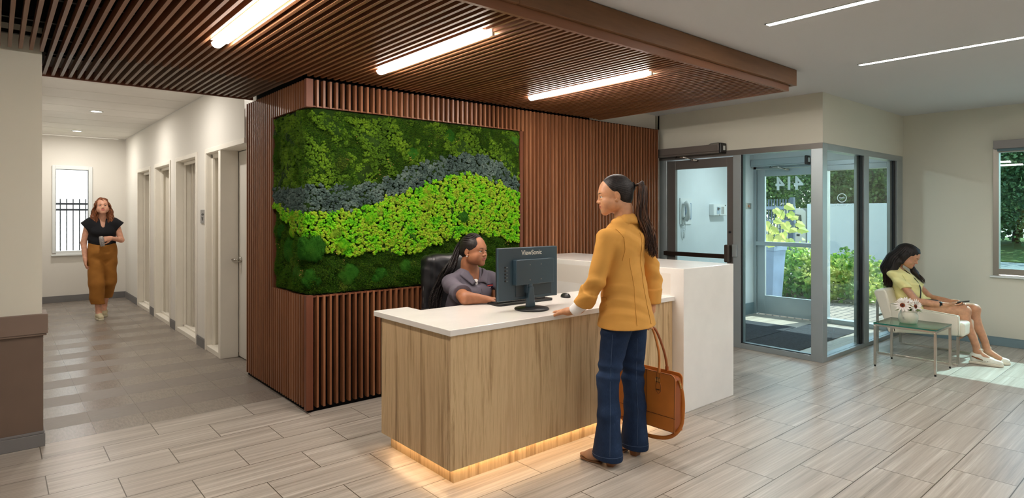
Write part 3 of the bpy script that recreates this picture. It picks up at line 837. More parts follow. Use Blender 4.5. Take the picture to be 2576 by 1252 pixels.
# ---- keyboard with its keys
Mk = Matrix.Rotation(R(-2), 3, 'Z')
kb = thing('keyboard', 'black keyboard on the desk behind the monitor stand', 'keyboard', (2.86, 3.26, TZ))
kc = Vector((2.86, 3.26, TZ))
poly = [(-0.245, -0.078), (0.235, -0.078), (0.255, -0.06), (0.25, 0.06), (0.235, 0.075), (-0.235, 0.075), (-0.25, 0.06), (-0.255, -0.06)]
obj('case', MB().prism([tuple((Mk @ Vector((a, b, 0)) + kc)[:2]) for a, b in poly], TZ + 0.001, TZ + 0.016), M_['black_plastic'], kb, bevel=0.004)
nk = 0
for r_ in range(6):
    y_ = 0.055 - r_ * 0.0215 - (0.004 if r_ else 0)
    row = [(-0.232 + 0.0215 * c, 0.018) for c in range(16)]
    if r_ == 5: row = [(-0.232, 0.024), (-0.205, 0.018), (-0.180, 0.022), (-0.100, 0.118), (-0.018, 0.022), (0.008, 0.018), (0.034, 0.018), (0.058, 0.018), (0.08, 0.018)]
    row = row + [(0.14 + 0.0215 * c, 0.018) for c in range(4)]
    for (x_, w_) in row:
        if nk >= 99: break
        p = Mk @ Vector((x_, y_, 0.019)) + kc
        if nk == 0:
            pass
        kbx = MB().obox(p, (w_, 0.0178, 0.008), Mk)
        obj('key', kbx, M_['key'] if 'key' in M_ else M_.setdefault('key', plain('keycap', (34, 34, 36), 0.5)), kb)
        nk += 1
# ---- mouse
mm = thing('computer_mouse', 'black computer mouse beside the monitor on the worktop', 'mouse', (3.28, 3.22, TZ))
me_ = MB().sphere((3.28, 3.222, TZ + 0.006), (0.034, 0.052, 0.028), 24, 16, Matrix.Rotation(R(-20), 3, 'Z'))
me_.v = [(a, b, max(c, TZ + 0.001)) for a, b, c in me_.v]
obj('body', me_, M_['black_plastic'], mm, smooth=True)
obj('wheel', MB().cyl((3.2655, 3.1957, TZ + 0.0275), (3.2745, 3.1923, TZ + 0.0275), 0.006, 12), M_['grey_plastic'], mm, smooth=True)

# ---- fixtures on the vestibule wall
ph = thing('wall_telephone', 'white wall telephone with curly cord seen through the inner door', 'telephone', (6.92, 4.598, 1.37))
yw = 4.60
obj('back_plate', MB().box(6.80, 7.05, yw - 0.012, yw, 1.365, 1.712), M_['white_plastic'], ph, bevel=0.003)
obj('panel', MB().box(6.91, 7.04, yw - 0.02, yw - 0.012, 1.43, 1.645), plain('blue phone panel', (96, 130, 160), 0.4), ph, bevel=0.002)
obj('key_pad', MB().box(6.935, 6.955, yw - 0.022, yw - 0.02, 1.45, 1.56).box(6.965, 6.985, yw - 0.022, yw - 0.02, 1.45, 1.56).box(6.995, 7.015, yw - 0.022, yw - 0.02, 1.45, 1.56), M_['white_plastic'], ph)
obj('handset', MB().tube([(6.88, yw - 0.035, 1.425), (6.885, yw - 0.07, 1.46), (6.885, yw - 0.08, 1.54), (6.885, yw - 0.07, 1.62), (6.88, yw - 0.035, 1.655)], [0.034, 0.036, 0.026, 0.036, 0.034], 14), M_['white_plastic'], ph, smooth=True)
cp = []
for t_ in np.linspace(0, 1, 150):
    x_ = 6.86 - 0.03 * math.cos(t_ * 6.283) ; 
    px_ = 6.85 + 0.05 * (0.5 - 0.5 * math.cos(t_ * 6.283)) * (1 if t_ < .5 else 1)
    z_ = 1.42 - 0.235 * math.sin(t_ * math.pi)
    xx = 6.835 + 0.075 * t_
    a_ = t_ * 2 * math.pi * 30
    cp.append((xx + 0.007 * math.cos(a_), yw - 0.02 + 0.007 * math.sin(a_), z_))
obj('cord', MB().tube(cp, 0.003, 6), M_['white_plastic'], ph, smooth=True)
al = thing('alarm_panel', 'small white keypad box on the vestibule wall right of the telephone', 'keypad', (7.66, 4.598, 1.48))
obj('box', MB().box(7.50, 7.83, yw - 0.075, yw, 1.48, 1.64), M_['white_plastic'], al, bevel=0.008)
obj('screen', MB().box(7.575, 7.665, yw - 0.078, yw - 0.075, 1.50, 1.60), plain('lcd', (150, 172, 190), 0.3), al)
obj('screen_icons', MB().box(7.585, 7.625, yw - 0.080, yw - 0.078, 1.55, 1.59).box(7.63, 7.655, yw - 0.080, yw - 0.078, 1.565, 1.58), M_['black_plastic'], al)
obj('side_buttons', MB().box(7.69, 7.72, yw - 0.078, yw - 0.075, 1.50, 1.60).box(7.73, 7.76, yw - 0.078, yw - 0.075, 1.50, 1.60), M_['grey_plastic'], al)
obj('lock', MB().cyl((7.645, yw - 0.08, 1.487), (7.645, yw - 0.075, 1.487), 0.006, 10).cyl((7.79, yw - 0.08, 1.62), (7.79, yw - 0.075, 1.62), 0.008, 10), M_['black_plastic'], al)
sp = thing('switch_plate', 'small grey steel switch plate beside the outer door', 'switch', (8.57, 4.598, 1.57))
obj('plate', MB().box(8.495, 8.645, yw - 0.008, yw, 1.575, 1.66), M_['chrome'], sp, bevel=0.002)
obj('button', MB().cyl((8.57, yw - 0.016, 1.617), (8.57, yw - 0.008, 1.617), 0.02, 16), plain('orange button', (200, 140, 110), 0.5), sp)
# ---- room sign on the corridor wall
rs = thing('room_sign', 'small grey square sign between two openings on the corridor wall', 'sign', (1.775, 7.45, 1.42))
ya, yb = 7.30 + 0.03, 7.515
obj('plate', MB().box(1.768, 1.78, 7.335, 7.515, 1.40, 1.552), M_['grey_plastic'], rs, bevel=0.002)
obj('symbol', MB().box(1.7665, 1.768, 7.37, 7.40, 1.49, 1.51).box(1.7665, 1.768, 7.41, 7.425, 1.485, 1.515).box(1.7665, 1.768, 7.435, 7.465, 1.49, 1.505).tube([(1.767, 7.45, 1.47), (1.767, 7.425, 1.43), (1.767, 7.40, 1.47)], 0.003, 6), plain('dark print', (70, 68, 66), 0.6), rs)

# ---- floor mats in the vestibule
matm = plain('charcoal entrance mat', (58, 62, 68), 0.95, spec=0.1, var=0.2, vscale=60, bump=0.6, bscale=260)
ml = [(6.50, 7.42), (7.44, 8.36)]
t1 = obj('floor_mat', MB().box(6.50, 8.05, 3.655, 4.36, 0.0, 0.008), matm, bevel=0.003)
tag(t1, 'charcoal entrance mat in the vestibule, the farther strip by the wall', 'mat', 'entrance mats')
t2 = obj('floor_mat', MB().box(6.50, 8.42, 3.02, 3.645, 0.0, 0.008), matm, bevel=0.003)
tag(t2, 'charcoal entrance mat in the vestibule, the nearer strip by the glass', 'mat', 'entrance mats')

# ================================================================== WAITING CORNER
# ---- glass side table
st = thing('side_table', 'low glass side table with square steel legs beside the armchair', 'table', (6.87, 1.98, 0))
tx0, tx1, ty0, ty1, tz = 6.62, 7.11, 1.715, 2.245, 0.42
obj('glass_top', MB().box(tx0 + 0.004, tx1 - 0.004, ty0 + 0.004, ty1 - 0.004, tz, tz + 0.012), glass('green glass top', (176, 224, 206)), st)
obj('glass_edge', MB().box(tx0, tx0 + 0.004, ty0, ty1, tz, tz + 0.012).box(tx1 - 0.004, tx1, ty0, ty1, tz, tz + 0.012).box(tx0 + 0.004, tx1 - 0.004, ty0, ty0 + 0.004, tz, tz + 0.012).box(tx0 + 0.004, tx1 - 0.004, ty1 - 0.004, ty1, tz, tz + 0.012), plain('deep green glass edge', (22, 104, 92), 0.1), st)
fr = MB().box(tx0 + 0.02, tx1 - 0.02, ty0 + 0.002, ty0 + 0.02, tz - 0.02, tz).box(tx0 + 0.02, tx1 - 0.02, ty1 - 0.02, ty1 - 0.002, tz - 0.02, tz).box(tx0 + 0.002, tx0 + 0.02, ty0 + 0.002, ty1 - 0.002, tz - 0.02, tz).box(tx1 - 0.02, tx1 - 0.002, ty0 + 0.002, ty1 - 0.002, tz - 0.02, tz)
obj('top_frame', fr, M_['chrome'], st, bevel=0.001)
for a, b in ((tx0 + 0.012, ty0 + 0.012), (tx1 - 0.012, ty0 + 0.012), (tx0 + 0.012, ty1 - 0.012), (tx1 - 0.012, ty1 - 0.012)):
    lg = obj('leg', MB().box(a - 0.0105, a + 0.0105, b - 0.0105, b + 0.0105, 0.018, tz - 0.02), M_['chrome'], st, bevel=0.001)
    obj('rubber_foot', MB().cyl((a, b, 0.0), (a, b, 0.018), 0.009, 12), M_['black_plastic'], lg)
# ---- armchair: cream leather shell on a steel sled frame, facing -y
ac = thing('armchair', 'cream leather armchair with square steel sled frame by the window wall', 'armchair', (7.62, 2.05, 0))
cx0, cx1 = 7.24, 8.0
def side_poly(): return [(1.70, 0.255), (2.30, 0.235), (2.435, 0.66), (2.34, 0.69), (2.285, 0.53), (1.70, 0.50)]
for a, b in ((cx0 + 0.0, cx0 + 0.055), (cx1 - 0.055, cx1)):
    obj('arm', MB().prism([(p, q) for p, q in [(1.69, 0.30), (2.27, 0.25), (2.30, 0.555), (1.69, 0.498)]], a, b, axis='x'), M_['leather_white'], ac, bevel=0.016, seg=3)
obj('seat', MB().box(cx0 + 0.055, cx1 - 0.055, 1.655, 2.26, 0.285, 0.43), M_['leather_white'], ac, bevel=0.03, seg=4)
obj('backrest', MB().prism([(2.22, 0.25), (2.31, 0.245), (2.455, 0.66), (2.435, 0.69), (2.355, 0.70), (2.335, 0.68)], cx0, cx1, axis='x'), M_['leather_white'], ac, bevel=0.018, seg=3)
obj('piping', MB().tube([(cx0 + 0.002, 1.70, 0.5), (cx0 + 0.002, 2.28, 0.556)], 0.004, 6).tube([(cx0 + 0.002, 1.69, 0.30), (cx0 + 0.002, 1.69, 0.5)], 0.004, 6), M_['leather_white'], ac, smooth=True)
for xx in (cx0 + 0.02, cx1 - 0.02):
    q = MB()
    q.bar((xx, 1.70, 0.0105), (xx, 2.42, 0.0105), 0.021, 0.021).box(xx - 0.0105, xx + 0.0105, 1.69, 1.711, 0.021, 0.29).box(xx - 0.0105, xx + 0.0105, 2.41, 2.431, 0.021, 0.58)
    obj('sled_leg', q, M_['chrome'], ac, bevel=0.001)
obj('cross_rail', MB().box(cx0 + 0.03, cx1 - 0.03, 1.69, 1.711, 0.262, 0.283), M_['chrome'], ac, bevel=0.001)
obj('cross_rail', MB().box(cx0 + 0.03, cx1 - 0.03, 2.41, 2.431, 0.40, 0.421), M_['chrome'], ac, bevel=0.001)

# ---- vase and sunflowers
vz = tz + 0.0125
vc = (6.85, 2.01)
def vcol():
    k = NT('washed ceramic')
    v = k.coords()
    a = k.noise(v, 9, 3)
    k.l(k.ramp(a, [(0.30, (120, 118, 110)), (0.37, (196, 194, 176)), (0.75, (214, 210, 190))]), k.b.inputs['Base Color'])
    k.b.inputs['Roughness'].default_value = 0.35
    return k.m
va = obj('vase', MB().lathe([(0.001, vz), (0.066, vz), (0.076, vz + 0.012), (0.086, vz + 0.05), (0.084, vz + 0.08), (0.070, vz + 0.106), (0.066, vz + 0.12), (0.070, vz + 0.127), (0.062, vz + 0.127), (0.058, vz + 0.11), (0.06, vz + 0.09), (0.001, vz + 0.085)], (vc[0], vc[1], 0), 40), vcol(), smooth=True)
tag(va, 'squat grey-green ceramic vase on the glass side table', 'vase')
petal_m = plain('white petal', (238, 230, 222), 0.6, var=0.05, vscale=40)
disc_m = plain('sunflower disc', (120, 52, 20), 0.85, var=0.35, vscale=160, bump=0.8, bscale=400)
core_m = plain('dark disc centre', (58, 26, 12), 0.9, var=0.2)
leaf_m = plain('sunflower leaf', (92, 110, 44), 0.6, var=0.2, vscale=30)
def petal(mb, c, M, ang, L, w, lift, seed):
    rnd = random.Random(seed)
    ca2, sa2 = math.cos(ang), math.sin(ang)
    base = []
    n = 5
    tw = rnd.uniform(-0.3, 0.3)
    for i in range(n + 1):
        t = i / n
        r = 0.018 + L * t
        ww = w * (0.45 + 1.2 * t - 1.65 * t ** 2.6) if t < 1 else 0.0006
        ww = max(ww, 0.0006)
        h = lift * t + 0.010 * math.sin(t * 3.1)
        for s_ in (-1, 0, 1):
            lx = r * ca2 - s_ * ww * sa2; ly = r * sa2 + s_ * ww * ca2
            base.append(Vector(c) + M @ Vector((lx, ly, h + (0.003 if s_ == 0 else 0) + s_ * tw * ww)))
    fs = []
    for i in range(n):
        for s_ in (0, 1):
            a = i * 3 + s_
            fs.append((a, a + 1, a + 4, a + 3))
    mb.add(base, fs)
def sunflower(c, face, label, size=1.0, seed=0):
    face = Vector(face).normalized()
    M = face.to_track_quat('Z', 'Y').to_matrix()
    t = thing('sunflower', label, 'flower', c, 'sunflowers in the vase')
    mb = MB()
    rnd = random.Random(seed)
    for ring, (n, L, lift) in enumerate(((15, 0.056, 0.006), (14, 0.048, 0.018))):
        for i in range(n):
            petal(mb, c, M, 2 * math.pi * (i + ring * 0.5) / n + rnd.uniform(-0.1, 0.1), L * size * rnd.uniform(0.85, 1.12), 0.0085 * size, lift * rnd.uniform(0.5, 1.5), seed * 100 + i + ring * 50)
    obj('petals', mb, petal_m, t, smooth=True)['kind'] = 'stuff'
    d = obj('flower_disc', MB().sphere(Vector(c) + M @ Vector((0, 0, 0.004)), (0.021 * size, 0.021 * size, 0.009), 20, 8, M), disc_m, t, smooth=True)
    obj('disc_centre', MB().sphere(Vector(c) + M @ Vector((0, 0, 0.009)), (0.012 * size, 0.012 * size, 0.006), 16, 8, M), core_m, d, smooth=True)
    v_ = Vector((vc[0], vc[1], vz + 0.09)); c_ = Vector(c)
    obj('stem', MB().tube([v_, v_.lerp(c_, 0.5) + Vector((0, 0, 0.012)), c_ - face * 0.012], 0.004, 8), leaf_m, t, smooth=True)
    return t
def leaf(mb, base, tip, w, nrm):
    base = Vector(base); tip = Vector(tip); d = tip - base; s = d.cross(Vector(nrm)).normalized(); n_ = s.cross(d).normalized()
    vs = []
    k = 6
    for i in range(k + 1):
        t = i / k
        ww = w * math.sin(math.pi * min(t * 0.93 + 0.07, 1)) ** 0.75 * (1 - 0.35 * t)
        for q in (-1, 0, 1):
            vs.append(base + d * t + s * ww * q + n_ * (0.18 * d.length * math.sin(math.pi * t) - (0.3 * abs(q)) * ww))
    fs = [(i * 3 + q, i * 3 + q + 1, (i + 1) * 3 + q + 1, (i + 1) * 3 + q) for i in range(k) for q in (0, 1)]
    mb.add(vs, fs)
vx, vy = vc
s1 = sunflower((vx - 0.055, vy + 0.035, vz + 0.175), (-0.75, -0.45, 0.28), 'white sunflower facing the viewer at the left of the vase', 1.08, 1)
s2 = sunflower((vx + 0.01, vy - 0.055, vz + 0.168), (-0.35, -0.85, 0.15), 'white sunflower turned right, leaning over the right rim of the vase', 1.05, 2)
s3 = sunflower((vx + 0.015, vy + 0.02, vz + 0.20), (-0.25, -0.2, 0.95), 'white sunflower facing up between the two others', 1.0, 3)
lm = MB()
for (dx, dy, dz, tx, ty, tz_, w) in ((-.02, .03, .12, -.07, .10, .115, .022), (0, -.02, .12, -.01, -.13, .118, .024), (-.01, 0, .12, -.045, -.03, .17, .026), (.01, .0, .12, .0, -.045, .20, .022), (.0, -.02, .12, .03, -.12, .13, .02), (0, .0, .13, -.04, .02, .20, .02)):
    leaf(lm, (vx + dx, vy + dy, vz + dz), (vx + tx, vy + ty, vz + tz_), w, (0, 0, 1))
obj('leaves', lm, leaf_m, s1, smooth=True)
# ================================================================== BODIES AND CLOTH: signed distance shapes turned into one skin
def unit(v):
    v = np.asarray(v, float); return v / max(1e-9, np.linalg.norm(v))
def smin(a, b, k):
    h = np.maximum(k - np.abs(a - b), 0) / k
    return np.minimum(a, b) - h * h * k * 0.25
class Sdf:
    def __init__(self): self.p = []
    def rc(self, a, b, ra, rb, k=0.02, flat=None, sub=False, clip=(), bulge=0.0):
        """round cone from a to b; flat=(dir, f): thickness along dir scaled by f; bulge: extra radius mid way"""
        a = vec(a); b = vec(b); r = max(ra, rb) + abs(bulge)
        f = flat[1] if flat else 1.0
        self.p.append(dict(t='rc', a=a, b=b, ra=ra, rb=rb, k=k, flat=(unit(flat[0]), f) if flat else None, sub=sub, clip=[(vec(p), unit(n)) for p, n in clip], bulge=bulge,
                           lo=np.minimum(a, b) - r * max(1, f) - k * 1.2 - 0.01, hi=np.maximum(a, b) + r * max(1, f) + k * 1.2 + 0.01))
        return self
    def chain(self, pts, rs, k=0.02, **kw):
        for i in range(len(pts) - 1): self.rc(pts[i], pts[i + 1], rs[i], rs[i + 1], k, **kw)
        return self
    def ell(self, c, r, M=None, k=0.02, sub=False, clip=()):
        c = vec(c); r = vec(r) if hasattr(r, '__len__') else np.array([r, r, r], float)
        M = np.eye(3) if M is None else np.array(M, float)      # columns are the axes in the world
        e = np.abs(M) @ r
        self.p.append(dict(t='ell', c=c, r=r, M=M, k=k, sub=sub, clip=[(vec(p), unit(n)) for p, n in clip], lo=c - e - k * 1.2 - 0.01, hi=c + e + k * 1.2 + 0.01))
        return self
    def rbox(self, c, h, r, M=None, k=0.02, sub=False, clip=()):
        c = vec(c); h = vec(h); M = np.eye(3) if M is None else np.array(M, float)
        e = np.abs(M) @ h + r
        self.p.append(dict(t='box', c=c, h=h, r=r, M=M, k=k, sub=sub, clip=[(vec(p), unit(n)) for p, n in clip], lo=c - e - k * 1.2 - 0.01, hi=c + e + k * 1.2 + 0.01))
        return self
    def cut(self, p, n, reach=0.5):
        """remove everything on the n side of the plane within reach"""
        p = vec(p)
        self.p.append(dict(t='cut', pnt=p, n=unit(n), k=0.004, sub=True, lo=p - reach, hi=p + reach, clip=[], reach=reach))
        return self
    def dist(self, q, P):
        if q['t'] == 'rc':
            a, b = q['a'], q['b']
            pa = P - a; ba = b - a
            if q['flat']:
                n, f = q['flat']
                pa = pa + (pa @ n)[..., None] * n * (1 / f - 1)
                ba = ba + (ba @ n) * n * (1 / f - 1)
            l2 = max(1e-12, ba @ ba)
            t = np.clip((pa @ ba) / l2, 0, 1)
            r = q['ra'] + (q['rb'] - q['ra']) * t
            if q['bulge']: r = r + q['bulge'] * np.sin(np.pi * t)
            d = np.linalg.norm(pa - t[..., None] * ba, axis=-1) - r
            if q['flat']: d = d * min(1.0, q['flat'][1])
        elif q['t'] == 'ell':
            L = (P - q['c']) @ q['M']
            k0 = np.linalg.norm(L / q['r'], axis=-1)
            k1 = np.linalg.norm(L / q['r'] ** 2, axis=-1)
            d = k0 * (k0 - 1) / np.maximum(k1, 1e-6)
            d = np.where(k0 < 0.05, -q['r'].min(), d)
        elif q['t'] == 'box':
            L = np.abs((P - q['c']) @ q['M']) - q['h']
            d = np.linalg.norm(np.maximum(L, 0), axis=-1) + np.minimum(L.max(-1), 0) - q['r']
        else:
            return -((P - q['pnt']) @ q['n'])
        for p, n in q['clip']: d = np.maximum(d, (P - p) @ n)
        return d
    def grid(self, xs, ys, zs, disp=None):
        V = np.full((len(xs), len(ys), len(zs)), 0.06, np.float32)
        for q in self.p:
            i0, i1 = np.searchsorted(xs, q['lo'][0]), np.searchsorted(xs, q['hi'][0])
            j0, j1 = np.searchsorted(ys, q['lo'][1]), np.searchsorted(ys, q['hi'][1])
            k0, k1 = np.searchsorted(zs, q['lo'][2]), np.searchsorted(zs, q['hi'][2])
            if i1 <= i0 or j1 <= j0 or k1 <= k0: continue
            G = np.stack(np.meshgrid(xs[i0:i1], ys[j0:j1], zs[k0:k1], indexing='ij'), -1)
            d = self.dist(q, G)
            W = V[i0:i1, j0:j1, k0:k1]
            if q['sub']: V[i0:i1, j0:j1, k0:k1] = -smin(-W, d, q['k'])
            else: V[i0:i1, j0:j1, k0:k1] = smin(W, d, q['k'])
        if disp is not None:
            m = np.abs(V) < 0.035
            idx = np.nonzero(m)
            P = np.stack([xs[idx[0]], ys[idx[1]], zs[idx[2]]], -1)
            V[m] -= disp(P)
        return V
    def bounds(self):
        ps = [q for q in self.p if not q['sub']]
        return np.min([q['lo'] for q in ps], 0), np.max([q['hi'] for q in ps], 0)
    def mesh(self, step, fine=(), disp=None, smooth=1):
        """fine: list of (lo, hi, step) boxes meshed at a smaller step"""
        lo, hi = self.bounds()
        ax = []
        for a in range(3):
            c = [lo[a] - 0.005]
            while c[-1] < hi[a] + 0.005:
                s = step
                for fl, fh, fs in fine:
                    if fl[a] <= c[-1] <= fh[a]: s = min(s, fs)
                c.append(c[-1] + s)
            ax.append(np.array(c))
        V = self.grid(*ax, disp=disp)
        v, q = surface_nets(V, *ax)
        for _ in range(smooth): v = relax(v, q)
        return v, q

def surface_nets(V, xs, ys, zs):
    V = V.copy()
    V[0] = V[-1] = 0.05; V[:, 0] = V[:, -1] = 0.05; V[:, :, 0] = V[:, :, -1] = 0.05
    I = V < 0
    nx, ny, nz = V.shape
    cnt = np.zeros((nx - 1, ny - 1, nz - 1), np.int8)
    for a in (0, 1):
        for b in (0, 1):
            for c in (0, 1):
                cnt += I[a:nx - 1 + a, b:ny - 1 + b, c:nz - 1 + c]
    act = np.nonzero((cnt > 0) & (cnt < 8))
    i, j, k = act
    n = len(i)
    corner = [(a, b, c) for a in (0, 1) for b in (0, 1) for c in (0, 1)]
    val = [V[i + a, j + b, k + c] for a, b, c in corner]
    pos = [np.stack([xs[i + a], ys[j + b], zs[k + c]], -1) for a, b, c in corner]
    acc = np.zeros((n, 3)); m = np.zeros(n)
    for p in range(8):
        for q in range(p + 1, 8):
            if sum(abs(corner[p][w] - corner[q][w]) for w in range(3)) != 1: continue
            s = (val[p] < 0) != (val[q] < 0)
            t = np.where(s, val[p] / np.where(s, val[p] - val[q], 1), 0)[:, None]
            acc += s[:, None] * (pos[p] + (pos[q] - pos[p]) * t); m += s
    v = acc / m[:, None]
    ID = -np.ones((nx - 1, ny - 1, nz - 1), np.int64); ID[i, j, k] = np.arange(n)
    quads = []
    for ax in range(3):
        sl0 = [slice(1, -1)] * 3; sl1 = [slice(1, -1)] * 3
        sl0[ax] = slice(0, -1); sl1[ax] = slice(1, None)
        A = I[tuple(sl0)]; B = I[tuple(sl1)]
        e = np.nonzero(A != B)
        off = [0 if w == ax else 1 for w in range(3)]
        g = [e[w] + off[w] for w in range(3)]
        u, w_ = [x for x in range(3) if x != ax]
        def cell(du, dw):
            c = list(g); c[u] = c[u] - du; c[w_] = c[w_] - dw
            return ID[c[0], c[1], c[2]]
        q = np.stack([cell(1, 1), cell(0, 1), cell(0, 0), cell(1, 0)], -1)
        inside = A[e]
        flip = inside if ax != 1 else ~inside
        q[~flip] = q[~flip][:, ::-1]
        quads.append(q)
    q = np.concatenate(quads)
    return v, q[(q >= 0).all(1)]

def relax(v, q, f=0.5):
    acc = np.zeros_like(v); cnt = np.zeros(len(v))
    for a, b in ((0, 1), (1, 2), (2, 3), (3, 0)):
        np.add.at(acc, q[:, a], v[q[:, b]]); np.add.at(cnt, q[:, a], 1)
        np.add.at(acc, q[:, b], v[q[:, a]]); np.add.at(cnt, q[:, b], 1)
    return v * (1 - f) + f * acc / np.maximum(cnt, 1)[:, None]

def skin(name, sdf, step, mats, parent, fine=(), disp=None, classify=None, smooth=1):
    v, q = sdf.mesh(step, fine, disp, smooth)
    mi = None
    if classify is not None:
        mi = classify(v[q].mean(1))
    me = new_mesh_np(name, v, q, mats if isinstance(mats, (list, tuple)) else [mats], mi)
    return link(name, me, parent)

def folds(amp, dirs, seed=0):
    """soft cloth folds: warped sine ridges"""
    rnd = np.random.RandomState(seed)
    ph = rnd.rand(len(dirs), 3) * 6.28
    def f(P):
        out = np.zeros(len(P))
        for i, (d, fr) in enumerate(dirs):
            d = unit(d)
            w = 0.9 * np.sin(P[:, 2] * 7 + ph[i, 0]) + 0.7 * np.sin(P[:, 0] * 9 + ph[i, 1]) + 0.7 * np.sin(P[:, 1] * 8 + ph[i, 2])
            s = np.sin((P @ d) * fr + w * 1.3)
            env = 0.5 + 0.5 * np.sin(P[:, 2] * 11 + ph[i, 2] + P[:, 0] * 6)
            out += amp * (np.abs(s) ** 1.5 * np.sign(s)) * env
        return out
    return f

def strands(name, curves, r, mat, parent, n=5):
    """many thin locks; curves = list of point lists"""
    mb = MB()
    for c in curves:
        m = len(c)
        rs = [r * (0.55 + 0.45 * math.sin(math.pi * min(1, (i + 1) / (m * 0.6)) * 0.5)) * (1 - 0.75 * max(0, (i / (m - 1) - 0.7) / 0.3)) for i in range(m)]
        mb.tube(c, rs, n, cap=False)
    return obj(name, mb, mat, parent, smooth=True)

def catmull(pts, n=6):
    P = [Vector(p) for p in pts]
    P = [P[0] * 2 - P[1]] + P + [P[-1] * 2 - P[-2]]
    out = []
    for i in range(1, len(P) - 2):
        for t in np.linspace(0, 1, n, endpoint=False):
            a, b, c, d = P[i - 1], P[i], P[i + 1], P[i + 2]
            out.append(0.5 * ((2 * b) + (c - a) * t + (2 * a - 5 * b + 4 * c - d) * t * t + (3 * b - a - 3 * c + d) * t ** 3))
    out.append(P[-2])
    return out

